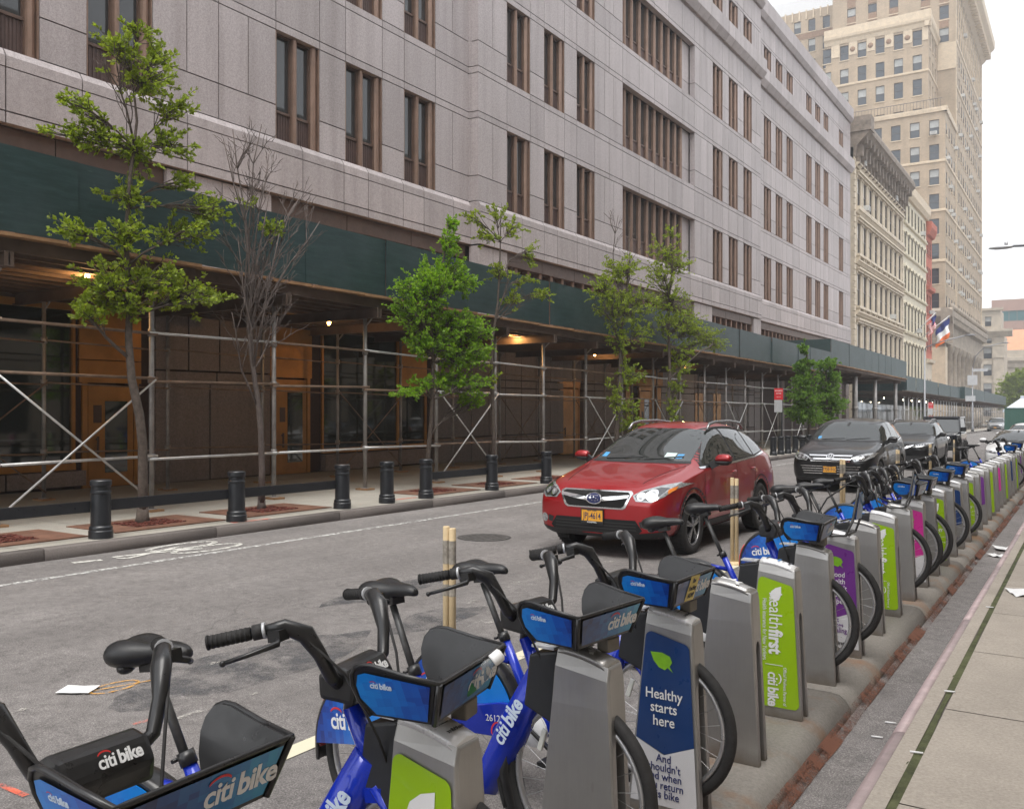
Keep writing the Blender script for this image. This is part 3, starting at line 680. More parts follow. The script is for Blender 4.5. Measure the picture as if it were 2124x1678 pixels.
lab_far = ['black bollard behind the windscreen of the red car', 'black bollard hidden behind the roof of the red car', 'first of the black bollards between the red car and the parking sign', 'second of the black bollards between the red car and the parking sign',
  'black bollard at the foot of the parking sign', 'black bollard just right of the parking sign', 'black bollard between the parking sign and the black car, second from that sign', 'last black bollard before the twin leafy tree']
for i, y in enumerate(ys_b + [q[0] for q in far_b]):
    if i in (7, 8): continue
    lab = names_b[i] if i < 7 else lab_far[i-7]
    if bol is None: bol = bollard_mesh().build('bollard', M['bollard']); o = bol
    else: o = bol.copy(); SC.collection.objects.link(o)
    o.location = (-11.2 if i < 7 else -11.25, y, g(y)+.15); tag(o, lab, 'bollard', 'black bollards along the far kerb')
for a, b, lab in ((4.6,7.17,'black steel barrier beam running from the left edge to the nearest bollard'), (7.17,9.46,'black steel barrier beam between the two nearest bollards'), (9.46,11.82,'black steel barrier beam between the bare tree and the third bollard'),
               (14.22,16.59,'black steel barrier beam from the densest tree to the sixth bollard'), (16.59,18.98,'black steel barrier beam ending at the left mirror of the red car')):
    mb = MB(); mb.beam((0,.127,.43-.0012), (0,b-a-.127,.43-.01*(b-a)+.0016), .07, .15, 0); o = mb.build('barrier_beam', M['bollard'], bevel=.008); o.location = (-11.27, a, g(a)+.15); tag(o, lab, 'barrier', 'barrier beams between the bollards')
# litter, manhole, stakes
def paper(x, y, w, l, dz, lab, rot=0, crum=0, m='white'):
    mb = MB(); n = 5; rr = random.Random(int(x*100+y*37)); vs = []
    for i in range(n):
        for j in range(n): vs.append((w*(i/(n-1)-.5)*(1+rr.uniform(-.2,.2)*crum), l*(j/(n-1)-.5)*(1+rr.uniform(-.2,.2)*crum), .004 + rr.uniform(0, .006+crum*.03)))
    mb.add(vs, [(i*n+j, (i+1)*n+j, (i+1)*n+j+1, i*n+j+1) for i in range(n-1) for j in range(n-1)]); o = mb.build('paper', M[m]); o.location = (x, y, g(y)+dz); o.rotation_euler = (0,0,rot); tag(o, lab, 'paper')
paper(-5.63, 3.44, .22, .16, .008, 'white sheet of paper lying on the road left of the orange mark', .55)
paper(-.50, 9.9, .30, .35, .151, 'white torn paper lying on the pavement at the right', .3, .5); paper(-.98, 14.1, .22, .30, .008, 'crumpled white wrapper in the gutter beside the far docks', .2, 1.2)
paper(-1.03, 13.4, .14, .16, .008, 'smaller white scrap in the gutter in front of the crumpled wrapper', 1, 1.0); paper(-2.25, 3.55, .07, .09, .008, 'small white scrap of paper on the road behind the blue dock', .4, .3)
for i, (x, y, lab) in enumerate(((-.73,4.9,'cigarette end on the mossy joint nearest the bottom edge'), (-.72,6.1,'cigarette end on the mossy joint, middle one of three'), (-.74,9.0,'cigarette end on the mossy joint, farthest of three'), (-1.0,5.75,'cigarette end in the gutter beside the rusty edge'), (-1.02,5.45,'second cigarette end in the gutter, nearer the bottom edge'))):
    mb = MB(); mb.cyl((-.03,0,.006), (.03,.012,.006), .0055, 8); o = mb.build('cigarette_end', M['white']); o.location = (x, y, g(y)+(.151 if x > -.9 else .006)); tag(o, lab, 'litter')
mb = MB(); mb.lathe([(.40,0),(.40,.006),(.345,.008),(.34,.004),(.33,.004)], seg=32)
for q in range(-3,4): 
    w = math.sqrt(max(.01,.31**2-(q*.09)**2)); mb.box(q*.09-.025, q*.09+.025, -w, w, .002, .008)
o = mb.build('manhole_cover', pm('cast_iron', (.085,.08,.078), .7, .3, .25, 8)); o.location = (-7.6, 11.05, g(11.05)+.004); o.rotation_euler = (R(-.57),0,0); tag(o, 'round iron manhole cover in the road before the red car', 'manhole')
M['stake'] = pm('pale_stake', (.62,.48,.29), .75, 0, .15, 9); M['tape'] = pm('grey_tape', (.30,.27,.23), .45, 0, .35, 30)
stk = None
labs = ['pair of pale posts with grey tape beside the nearest seats', 'pair of pale posts with tape standing beside the red car', 'pair of pale posts before the plate of the first black car', 'pale taped post at the side of the first black car', 'pale taped post before the second black car', 'pale taped post before the black off-road car']
for i, y in enumerate((4.95, 10.84, 16.66, 22.19, 27.28, 32.6)):
    if stk is None:
        stk = thing('delineator_post', labs[0], 'delineator', (0,0,0), group='taped delineator posts on the parking line'); 
        for k, dx in enumerate((0, .052)):
            mb = MB(); mb.lathe([(.024,0),(.024,1.07-.01*k),(.021,1.075-.01*k)], (dx,0,0), 12); mb.build('post', M['stake'], stk)
        mb = MB()
        for z0, z1 in ((.82,.98), (.60,.68)):
            for dx in (0,.052): mb.lathe([(.0252,z0),(.0262,z0+.02),(.0255,(z0+z1)/2),(.0262,z1-.02),(.0252,z1)], (dx,0,0), 12, caps=False)
        mb.build('tape', M['tape'], stk); mb = MB(); mb.lathe([(.10,0),(.10,.02),(.05,.04)], (.026,0,0), 14); mb.build('base', M['stake'], stk); o = stk
    else: o = copy_tree(stk)
    o.location = (-3.72, y, g(y)); o.rotation_euler = (0, 0, .3*i); o['label'] = labs[i]
# parking signs and street lamps
M['signred'] = pm('sign_red', (.62,.025,.035), .4, var=.05); M['alu'] = pm('sign_aluminium', (.55,.56,.58), .45, .3, .08)
def sign(x, y, h, lab):
    t = thing('parking_sign', lab, 'sign', (x,y,g(y)+.15)); mb = MB(); mb.box(-.03,.03,-.012,.012,0,h); mb.build('post', M['black_iron'], t)
    mb = MB(); mb.box(-.36,.06,-.030,-.018,h-.55,h); p = mb.build('sign_plate', M['signred'], t); mb = MB(); mb.box(-.36,.02,-.030,-.018,h-1.15,h-.56); mb.build('notice_plate', M['alu'], t)
    for s, dz in (('NO PARKING',.12), ('ANYTIME',.25), ('<------>',.42)): text_mesh(s, .075, M['white'], 'lettering', p, .001, .002, mtx=frame_mtx((-.15,-.032,h-dz), (1,0,0), (0,0,1)), sx=.8)
sign(-12.35, 43.1, 3.0, 'red and white parking sign on a dark post before the twin leafy tree'); sign(-12.3, 92, 3.0, 'small red and white parking sign under the low far shed')
M['lamp_grey'] = pm('lamp_post_grey', (.23,.235,.25), .45, .4, .1)
def street_lamp(x, y, lab, arm, zh, signs=False):
    t = thing('street_lamp', lab, 'street lamp', (x,y,g(y)+.15), group='street lamps'); mb = MB(); mb.lathe([(.16,0),(.16,.5),(.09,.6),(.055,zh)], seg=12); mb.build('post', M['lamp_grey'], t)
    mb = MB(); mb.tube([(a,0,b) for a,b in arm], .045, 8); mb.build('arm', M['lamp_grey'], t)
    a, b = arm[-1]; mb = MB(); mb.ell((a+.25,0,b), (.42,.15,.07), 10, 6); mb.build('lamp_head', M['lamp_grey'], t)
    if signs:
        [MB().box(*q).build('sign_plate', M['alu'], t) for q in ((-.5,.5,-.1,-.08,5.2,6.3), (.08,1.5,-.1,-.08,6.7,7.0), (-.7,.3,-.12,-.1,3.4,4.0))]
street_lamp(-11.3, 80.1, 'grey street lamp with one straight arm rising beside the low far shed', [(0,7.0),(.1,7.35),(1.2,7.75),(3.1,8.2)], 7.2)
street_lamp(-10.9, 112.0, 'grey street lamp with a curved arm and signs at the far corner', [(0,7.0),(.3,8.4),(1.2,9.4),(3.0,9.8)], 7.2, True)
t = thing('street_lamp', 'grey street lamp head reaching in from the right edge against the white sky', 'street lamp', (.02, 38, g(38)+.15), group='street lamps')
mb = MB(); mb.lathe([(.16,0),(.16,.5),(.10,.6),(.07,7.0)], seg=12); mb.build('post', M['lamp_grey'], t); mb = MB(); mb.tube([(0,0,6.9),(-.3,0,7.6),(-1.2,0,7.95),(-2.4,0,8.02)], .045, 8); mb.build('arm', M['lamp_grey'], t)
mb = MB(); mb.ell((-2.75,0,8.0), (.45,.16,.075), 12, 6); mb.cyl((-2.6,0,8.05),(-2.6,0,8.2),.06,8); mb.build('lamp_head', M['alu'], t)
# ------------------------------------------------------------------ buildings farther down the street
M['cream'] = pm('cream_cast_iron', (.55,.475,.37), .6, 0, .13, 1.2, world=True); M['cream2'] = pm('pale_cream_paint', (.60,.545,.42), .6, 0, .1, 1.2, world=True)
M['cornice_dark'] = pm('weathered_cornice', (.20,.165,.135), .75, 0, .35, 2.5, world=True, bmp=.3)
M['tan_brick'] = brick_mat('tan_brick', (.43,.335,.235), (.365,.285,.20), (.44,.37,.29)); M['terra'] = pm('cream_terracotta', (.56,.46,.335), .6, 0, .12, 2, world=True)
M['lattice'] = pm('brick_lattice', (.25,.16,.105), .8, 0, .3, 6, world=True); M['red_wall'] = brick_mat('red_painted_brick', (.50,.135,.085), (.44,.115,.075), (.5,.2,.15))
M['sash'] = pm('dark_sash', (.075,.07,.068), .5, 0, .1); M['blind'] = pm('window_blind', (.36,.37,.36), .7, 0, .15, 1.5, world=True); M['glassb'] = glass_mat('pale_sky_glass', (.035,.045,.055), .05, .9)
M['ac'] = pm('air_conditioner_case', (.55,.55,.53), .5, 0, .12, 6); M['limestone'] = pm('limestone', (.46,.40,.32), .75, 0, .18, .8, world=True); M['grey_stone'] = pm('sooted_stone', (.30,.255,.205), .8, 0, .3, 1.0, world=True)
M['tile'] = pm('orange_roof', (.58,.27,.15), .7, 0, .12, 1.0, world=True); M['brown_brick'] = pm('brown_panel', (.36,.225,.175), .75, 0, .1, .6, world=True); M['teal'] = glass_mat('teal_glass', (.05,.15,.16), .08, .9)
def building(name, label, org): return thing(name, label, 'building', org)
class WP(MB):                                                         # world-space part under a building root
    def part(s, name, m, root, parent=None, **k):
        o = Vector(root.location); s.v = [(x-o.x, y-o.y, z-o.z) for x,y,z in s.v]; return s.build(name, m, parent or root, **k)
def grid_wall(mb, fn, a0, a1, z0, z1, cols, rows, t=.35, m=0):
    """wall with real openings; fn(a, d, z): a along the wall, d outwards"""
    def bx(p, q, r, s):
        if q-p < .01 or s-r < .01: return
        v = [fn(p,-t,r), fn(q,-t,r), fn(q,0,r), fn(p,0,r), fn(p,-t,s), fn(q,-t,s), fn(q,0,s), fn(p,0,s)]
        mb.add(v, [(0,3,2,1),(4,5,6,7),(0,1,5,4),(1,2,6,5),(2,3,7,6),(3,0,4,7)], m)
    z = z0
    for zb, zt in rows:
        bx(a0, a1, z, zb); a = a0
        for p, q in cols: bx(a, p, zb, zt); a = q
        bx(a, a1, zb, zt); z = zt
    bx(a0, a1, z, z1)
def box_fn(mb, fn, p, q, d0, d1, r, s, m=0):
    v = [fn(p,d0,r), fn(q,d0,r), fn(q,d1,r), fn(p,d1,r), fn(p,d0,s), fn(q,d0,s), fn(q,d1,s), fn(p,d1,s)]
    mb.add(v, [(0,3,2,1),(4,5,6,7),(0,1,5,4),(1,2,6,5),(2,3,7,6),(3,0,4,7)], m)
rw = random.Random(21)
def add_window(mb, fn, p, q, zb, zt, dep=.22, sill=True, blind=None):
    h = zt - zb; zm = zb + h*.5; b = rw.random() if blind is None else blind
    for a, c in ((p,p+.07),(q-.07,q)): box_fn(mb, fn, a, c, -dep-.06, -dep+.03, zb, zt, 0)
    for a, c in ((zb,zb+.08),(zt-.08,zt),(zm-.05,zm+.05)): box_fn(mb, fn, p+.07, q-.07, -dep-.06, -dep+.02, a, c, 0)
    box_fn(mb, fn, p+.07, q-.07, -dep-.05, -dep-.02, zb+.08, zm-.05, 1); box_fn(mb, fn, p+.07, q-.07, -dep-.03, -dep, zm+.05, zt-.08, 2 if b > .55 else 1)
    if sill: box_fn(mb, fn, p-.1, q+.1, -.1, .10, zb-.14, zb-.003, 3)
def add_ac(mb, fn, c, z, w=.7): box_fn(mb, fn, c-w/2, c+w/2, -.1, .55, z, z+.48, 0); [box_fn(mb, fn, c-w/2+.06, c+w/2-.06, .551, .556, z+.06+k*.1, z+.10+k*.1, 1) for k in range(4)]
def east(X): return lambda a, d, z: (X + d, a, z)                     # wall facing the street
def south(Y): return lambda a, d, z: (a, Y - d, z)                    # wall facing the camera
def corn(mb, prof, a0, a1, fn, m=0): mb.rings([[fn(a0,d,z) for d,z in prof], [fn(a1,d,z) for d,z in prof]], m, True, sm=False)

# --- cream cast iron front with the heavy dark cornice
c1 = building('cast_iron_building', 'cream cast iron front with tall narrow windows under a heavy dark bracketed cornice', (-18.6, 100, -1)); X = -18.6; fn = east(X)
y0, y1 = 88.2, 114.6; wl = WP(); det = WP(); cols = [(89.75+i*2.765, 89.75+i*2.765+1.55) for i in range(9)]
rows = [(5.6,9.75), (11.5,14.6), (16.45,19.45), (20.95,23.75)]
grid_wall(wl, fn, y0, y1, -1.2, 26.2, cols, rows, .5); wl.box(X-14, X-.6, y0, y1, -1.2, 27.5); wl.part('wall', M['cream'], c1)
for zb, zt in rows:
    for p, q in cols:
        for a in (p-.42, q+.10): box_fn(det, fn, a, a+.32, 0.002, .07, zb, zt-.1); box_fn(det, fn, a-.06, a+.38, .002, .12, zt-.1, zt+.08)
        box_fn(det, fn, p-.62, q+.62, .003, .42, zt+.30, zt+.48); box_fn(det, fn, p-.5, q+.5, .004, .26, zt+.09, zt+.30)
        for a in (p-.3, q+.05): box_fn(det, fn, a, a+.22, .003, .34, zb-.62, zb-.32)
        box_fn(det, fn, p-.5, q+.5, .003, .40, zb-.30, zb-.08)
    corn(det, [(0.002,zt+.75),(.18,zt+.75),(.34,zt+.95),(.46,zt+1.0),(.46,zt+1.12),(.002,zt+1.2)], y0+.5, y1-.5, fn)
for i in range(40): box_fn(det, fn, y0-.02, y0+.62 if i % 2 else y0+.45, .002, .14, 3+i*.56, 3+i*.56+.46); box_fn(det, fn, y1-(.62 if i % 2 else .45), y1-.02, .002, .14, 3+i*.56, 3+i*.56+.46)
det.part('mouldings', M['cream'], c1)
cb = WP(); corn(cb, [(.002,25.2),(.2,25.25),(.3,26.3),(1.3,27.4),(1.45,27.5),(1.45,28.0),(1.2,28.5),(-.6,28.6),(-.6,25.2)], y0, y1, fn)
for i in range(16):
    a = y0 + .5 + i*(y1-y0-1.4)/15; box_fn(cb, fn, a, a+.45, .2, 1.15, 26.5, 27.35); box_fn(cb, fn, a+.02, a+.43, .15, .75, 25.4, 26.5); box_fn(cb, fn, a+.06, a+.39, .1, .5, 24.6, 25.4)
box_fn(cb, fn, y0-.1, y0+1.4, -.6, 1.6, 27.6, 29.0); cb.part('cornice', M['cornice_dark'], c1)
for zb, zt in rows:
    for p, q in cols: w = WP(); add_window(w, fn, p, q, zb, zt, .09, False, .2); w.part('window', [M['sash'], M['glass'], M['blind'], M['cream']], c1)
for c, z in ((92.9,21.0), (107.0,11.6), (108.2,25.0), (91.2,25.1)): w = WP(); add_ac(w, fn, c, z, .9); w.part('air_conditioner', [M['ac'], M['sash']], c1)

w = WP(); w.box(X+.01, X+.12, 88.6, 114.4, -1.1, 4.7); w.part('shopfront', M['shopglass'], c1)
# --- second cream building with arched windows
c2 = building('arched_cream_building', 'pale cream building with arched windows and a white cornice, beside the cast iron front', (-18.6, 124, -1))
y0, y1 = 114.75, 133.1; wl = WP(); det = WP(); cols = [(115.8+i*2.5, 115.8+i*2.5+1.4) for i in range(7)]; rows = [(5.0,9.3), (11.1,14.0), (15.9,18.4), (20.4,22.5), (24.2,26.5)]
grid_wall(wl, fn, y0, y1, -1.4, 27.2, cols, rows, .5); wl.box(X-14, X-.6, y0, y1, -1.4, 28.0); wl.part('wall', M['cream2'], c2)
for r_, (zb, zt) in enumerate(rows):
    for p, q in cols:
        c = (p+q)/2
        if r_ < 4:                                                    # arch head and hood
            n = 8; arc = [(c+.75*math.cos(math.pi*k/n), zt+.42*math.sin(math.pi*k/n)) for k in range(n+1)]
            det.rings([[fn(a,.16,z) for a,z in arc], [fn(a,.002,z) for a,z in arc], [fn(c+(a-c)*1.22,.002,z+.22) for a,z in arc], [fn(c+(a-c)*1.22,.16,z+.22) for a,z in arc], [fn(a,.16,z) for a,z in arc]], 0, False, False, False, False)
        box_fn(det, fn, p-.16, q+.16, .002, .2, zb-.22, zb-.02); box_fn(det, fn, p-.14, p-.02, .002, .05, zb, zt); box_fn(det, fn, q+.02, q+.14, .002, .05, zb, zt)
    corn(det, [(.002,zb-.5),(.25,zb-.45),(.3,zb-.3),(.002,zb-.24)], y0+.4, y1-.3, fn)
det.part('mouldings', M['cream2'], c2)
cb = WP(); corn(cb, [(.002,27.0),(.3,27.05),(.6,27.6),(.65,28.6),(-.6,28.7),(-.6,27.0)], y0+.02, y1-.02, fn); cb.part('cornice', M['terra'], c2)
for r_, (zb, zt) in enumerate(rows):
    for p, q in cols:
        w = WP(); add_window(w, fn, p, q, zb, zt, .07, False, .2)
        if r_ < 4:
            c = (p+q)/2; n = 8; arc = [(c+.69*math.cos(math.pi*k/n), zt+.36*math.sin(math.pi*k/n)) for k in range(n+1)]; w.rings([[fn(a,.004,z) for a,z in arc], [fn(a,.012,z) for a,z in arc]], 0, True, sm=False)
        w.part('window', [M['sash'], M['glass'], M['blind'], M['cream2']], c2)
for c, z in ((128.5,24.3), (125.5,11.3), (116.6,4.6)): w = WP(); add_ac(w, fn, c, z, .95); w.part('air_conditioner', [M['ac'], M['sash']], c2)
w = WP(); w.box(-18.59, -18.48, 115, 132.8, -1.3, 4.2); w.part('shopfront', M['shopglass'], c2)
# --- narrow red building
c3 = building('red_building', 'narrow red painted building squeezed between the cream front and the brick tower', (-18.6, 136, -1.3)); y0, y1 = 133.2, 138.4
wl = WP(); cols = [(133.75,134.75),(135.35,136.35),(136.9,137.9)]; rows = [(9.6,13.0),(14.6,17.2),(19.0,21.0),(22.6,24.6)]; grid_wall(wl, fn, y0, y1, 8.2, 26.0, cols, rows, .4); wl.box(X-14, X-.6, y0, y1, -1.5, 26.5); wl.part('wall', M['red_wall'], c3)
det = WP(); grid_wall(det, fn, y0, y1, -1.5, 8.1, [(134,135),(136.4,137.4)], [(2,5.6)], .4); corn(det, [(.002,7.7),(.4,7.9),(.45,8.3),(.002,8.4)], y0, y1, fn); det.part('shopfront', M['cream'], c3)
cb = WP(); corn(cb, [(.002,25.2),(.35,25.3),(.7,26.2),(.7,27.0),(-.6,27.1),(-.6,25.2)], y0, y1, fn); cb.part('cornice', M['red_wall'], c3); cb = WP(); corn(cb, [(.002,17.6),(.45,17.8),(.5,18.3),(.002,18.4)], y0, y1, fn); cb.part('belt_course', M['red_wall'], c3)
for zb, zt in rows + [(2,5.6)]:
    for p, q in (cols if zb > 5 else [(134,135),(136.4,137.4)]): w = WP(); add_window(w, fn, p, q, zb, zt, .08, True, .1); w.part('window', [M['sash'], M['glass'], M['blind'], M['red_wall']], c3)
w = WP(); add_ac(w, fn, 136.8, 14.7, .9); w.part('air_conditioner', [M['ac'], M['sash']], c3)

# --- the tall tan brick tower, stepping back twice
tw = building('brick_tower', 'tall tan brick tower with setbacks, cream bands and many sash windows against the sky', (-18.6, 160, -1.5)); X = -18.56; E_ = east(X)
wl = WP(); tr_ = WP(); la = WP(); wn_list = []; acs = []
xs_low = [(-20.82-2.765*i-1.4+.7, -20.82-2.765*i+.7) for i in range(6)]; xs_low = sorted([(c-.7, c+.7) for c in [-20.1-2.77*i for i in range(7)]])
S1 = south(152.0); rows_low = [(43.75-3.83*k, 46.15-3.83*k) for k in range(7,-1,-1)]
grid_wall(wl, S1, -39.0, X, 16.7, 47.5, xs_low, rows_low, .4)
wn_list += [(S1, p, q, zb, zt) for zb, zt in rows_low[::-1] for p, q in xs_low]
S2 = south(155.0); xs_mid = sorted([(c-.68, c+.68) for c in [-22.95-2.79*i for i in range(6)]]); rows_mid = [(47.7,49.2),(51.3,53.9),(55.3,57.75),(59.2,61.65)]
grid_wall(wl, S2, -37.1, -21.35, 47.5, 63.4, xs_mid, rows_mid, .4); wn_list += [(S2, p, q, zb, zt) for zb, zt in rows_mid[::-1] for p, q in xs_mid]
Em = east(-21.36); ec = [(156.5,157.7),(159.5,160.7),(162.3,163.5)]; grid_wall(wl, Em, 155.4, 164.9, 47.5, 63.4, ec, rows_mid, .3); wn_list += [(Em, p, q, zb, zt) for zb, zt in rows_mid for p, q in ec]
S3 = south(165.0); xs_main = sorted([(c-.72, c+.72) for c in (-20.3,-23.15,-28.15,-31.6,-35.1)]); rows_main = [(62.6,65.0),(66.4,68.75),(69.2,71.8),(73.6,76.2),(77.8,80.4)]
grid_wall(wl, S3, -38.3, X, 47.5, 82.0, xs_main, rows_main, .4); wn_list += [(S3, p, q, zb, zt) for zb, zt in rows_main for p, q in xs_main]
for zb, zt in rows_main:
    for p, q in xs_main: box_fn(la, S3, p+.02, q-.02, .003, .07, zt+.12, zt+1.5)
S4 = south(172.0); xs_w = sorted([(c-.65, c+.65) for c in (-41.05,-43.7,-46.35)]); rows_w = [(61.0,63.3),(64.7,67.0),(68.4,70.8),(72.25,74.5)]
grid_wall(wl, S4, -50.0, -38.3, 47.5, 76.2, xs_w, rows_w, .4); wn_list += [(S4, p, q, zb, zt) for zb, zt in rows_w[::-1] for p, q in xs_w]; box_fn(la, S4, -50, -38.3, .003, .06, 70.95, 72.1)
for i in range(9): box_fn(tr_, S4, -50+i*1.3, -49.75+i*1.3, .002, .2, 74.6, 76.4)
cols_e = [(153.0+3.18*i, 154.35+3.18*i) for i in range(17)]
rows_e = [(17.1+3.83*k, 19.0+3.83*k) for k in range(8)]; grid_wall(wl, E_, 152.4, 207.6, 16.7, 47.5, cols_e, rows_e, .4)
cols_u = [(c-.7, c+.7) for c in [166.6+3.18*i for i in range(13)]]; rows_u = [(47.7+3.83*k, 49.9+3.83*k) for k in range(7)]; grid_wall(wl, E_, 165.4, 207.6, 47.5, 75.0, cols_u, rows_u, .4)
wn_e = [(E_, p, q, zb, zt) for zb, zt in rows_e for p, q in cols_e] + [(E_, p, q, zb, zt) for zb, zt in rows_u for p, q in cols_u]
wl.box(-39, X-.6, 152.6, 207.4, -1.5, 47.4); wl.box(-37, -22, 155.6, 172, 47.3, 63.2); wl.box(-38, X-.6, 165.6, 207.4, 47.3, 82); wl.box(-50, -38, 172.6, 200, 40, 76)
wl.part('wall', M['tan_brick'], tw)
for fnc, a0, a1, zs in ((S1,-39,X+.12,(39.5,31.9,24.1)), (E_,151.9,207.6,(39.5,31.9,24.1)), (S2,-37.1,-21.3,(54.9,)), (Em,154.95,165,(54.9,)), (E_,165,207.6,(54.9,62.4))):
    for z in zs: t2 = WP(); corn(t2, [(.002,z),(.14,z+.05),(.16,z+.35),(.002,z+.42)], a0, a1, fnc); t2.part('belt_course', M['terra'], tw)
for fnc, a0, a1, zt in ((S1,-39,X+.35,47.5), (E_,151.65,165.2,47.5)): t2 = WP(); corn(t2, [(-.5,zt-.2),(.2,zt-.2),(.28,zt+.3),(.28,zt+.5),(-.5,zt+.5)], a0, a1, fnc); t2.part('parapet', M['terra'], tw)
for fnc, a0, a1 in ((S2,-37.3,-20.9), (Em,154.55,164.95)):
    t2 = WP(); corn(t2, [(-.5,62.0),(.1,62.0),(.25,62.6),(.5,62.9),(.55,63.3),(.3,63.4),(.3,64.6),(-.5,64.6)], a0, a1, fnc); t2.part('parapet', M['terra'], tw)
for i in range(5): t2 = WP(); box_fn(t2, S2, -22.95-2.79*(i+1)+.74, -22.95-2.79*i-.74, .004, .08, 59.9, 62.0); t2.part('frieze_panel', M['terra'], tw)
t2 = WP(); box_fn(t2, S2, -22.2, -21.35, .004, .08, 59.9, 62.0); t2.part('frieze_panel', M['terra'], tw)
box_fn(tr_, S3, -21.3, X+.05, .004, .12, 58.0, 62.4)
for k in range(4): t2 = WP(); t2.ell((-24.4-2.79*k, 154.88, 60.8), (.42,.14,.42), 10, 6); t2.part('rosette', M['lattice'], tw)
t2 = WP(); corn(t2, [(.002,72.5),(.6,73.0),(1.6,74.6),(2.3,75.3),(2.4,76.6),(-.4,76.8),(-.4,72.5)], 164.8, 209.0, E_)
for i in range(30): box_fn(t2, E_, 165.5+i*1.45, 166.0+i*1.45, .3, 1.7, 73.0, 74.4)
t2.part('cornice', M['terra'], tw)
for c in (165.2, 207.3): box_fn(tr_, E_, c, c+.3, .002, .12, 16.7, 72)
for p, q in cols_u: box_fn(tr_, E_, q+.7, q+.95, .003, .15, 62.8, 72.5)
# terrace railing
t2 = WP()
for i in range(40): box_fn(t2, S1, -38+i*.48, -37.95+i*.48, -.25, -.2, 48.0, 49.4)
box_fn(t2, S1, -38.5, -19, -.26, -.2, 49.4, 49.48); t2.part('railing', M['sash'], tw)
tr_.part('trim', [M['terra'], M['sash']], tw); la.part('lattice_panels', M['lattice'], tw)
mats_w = [M['sash'], M['glassb'], M['blind'], M['terra']]
for fnc, p, q, zb, zt in wn_list[:99]: w = WP(); add_window(w, fnc, p, q, zb, zt, .2); w.part('window', mats_w, tw)
w = WP()
for fnc, p, q, zb, zt in wn_list[99:]: add_window(w, fnc, p, q, zb, zt, .2)
for fnc, p, q, zb, zt in wn_e: add_window(w, fnc, p, q, zb, zt, .07)
w.part('window', mats_w, tw)['kind'] = 'stuff'
ra = random.Random(4)
for fnc, p, q, zb, zt in ra.sample(wn_e, 46):
    w = WP(); add_ac(w, fnc, (p+q)/2, zb+.02, 1.0); w.part('air_conditioner', [M['ac'], M['sash']], tw)
w = WP(); add_ac(w, S1, -20.15, 43.8, .95); w.part('air_conditioner', [M['ac'], M['sash']], tw)
# colonnade and entablature
bs = WP(); corn(bs, [(-.5,11.6),(.25,11.6),(.25,12.3),(.1,12.35),(.1,14.6),(.5,15.1),(1.1,15.7),(1.15,16.5),(.3,17.0),(-.5,17.0)], 151.0, 208.6, E_)
corn(bs, [(-.5,11.6),(.25,11.6),(.25,12.3),(.1,12.35),(.1,14.6),(.5,15.1),(.9,15.7),(.95,16.5),(.3,17.0),(-.5,17.0)], -39, X+1.1, S1)
for i in range(40): box_fn(bs, E_, 152+i*1.4, 152.7+i*1.4, .4, 1.0, 14.7, 15.5); bs.ell((X+.9,152.3+i*1.4,17.2), (.3,.3,.45), 6, 4)
box_fn(bs, S1, -39, -20.0, -.3, -.05, -1.5, 11.6); box_fn(bs, E_, 152.05, 153.6, -1.2, 0, -1.7, 11.6)
bs.part('entablature', M['grey_stone'], tw)
for i in range(9):
    c = 158.6+i*5.6; cl = WP(); cl.lathe([(.85,-2),(.85,.2),(.70,.4),(.62,10.3),(.8,10.5),(.95,11.4),(.95,11.6)], (X-.35, c, 0), 14); cl.part('column', M['grey_stone'], tw)
pi = WP(); pi.box(-24, X+.1, 151.7, 152.0, -1.5, 11.0); pi.box(X-.9, X+.1, 152.0, 154.0, -1.5, 11.0); pi.part('corner_pier', M['terra'], tw)
dk2 = WP(); dk2.box(X-1.6, X-1.4, 154, 207.5, -2, 11.6); dk2.part('colonnade_glazing', M['glass'], tw)
# --- pale stone tower and pediment building at the end
p1 = building('stone_clock_tower', 'pale limestone corner tower with a projecting cornice at the end of the street', (-19.5, 250, -2.5)); p1.name = 'stone_tower'; S5 = south(250)
wl = WP(); rws = [(-.6,2.4),(4.7,7.6),(9.4,12.2),(13.6,16.3),(17.4,18.6)]; grid_wall(wl, S5, -26, -17.4, -3, 19.2, [(-21.9,-20.1)], rws, .5); grid_wall(wl, S5, -25, -18.2, 20.6, 25.5, [(-21.6,-20.2)], [(21.6,24.0)], .5); wl.box(-26, -17.5, 250.6, 262, -3, 19.2); wl.box(-25, -18.2, 250.6, 260, 19, 25.5); wl.part('wall', M['limestone'], p1)
det = WP(); corn(det, [(-.5,18.9),(.2,18.9),(.8,19.6),(1.5,20.2),(1.5,20.8),(-.5,20.9)], -26, -15.6, S5); corn(det, [(-.5,25.4),(.5,25.5),(.5,26.1),(-.5,26.2)], -25.2, -17.6, S5); box_fn(det, S5, -19.7, -17.5, .002, .5, -3, 13.8); box_fn(det, S5, -19.9, -17.3, .002, .7, 13.8, 16.6); box_fn(det, S5, -26, -23.3, .002, .5, -3, 13.8); box_fn(det, S5, -26, -23.1, .002, .7, 13.8, 16.6); corn(det, [(-.3,16.7),(.6,16.7),(.6,17.0),(-.3,17.1)], -26, -17.2, S5); det.part('mouldings', M['limestone'], p1)
for zb, zt in rws: w = WP(); add_window(w, S5, -21.9, -20.1, zb, zt, .3, True, .9); w.part('window', mats_w, p1)
w = WP(); add_window(w, S5, -21.6, -20.2, 21.6, 24, .3, True, .9); w.part('window', mats_w, p1)
p2 = building('domed_hall', 'stone hall with an orange pitched roof behind the pale corner tower', (-10, 280, -2.8)); p2.name = 'stone_hall'; S6 = south(280)
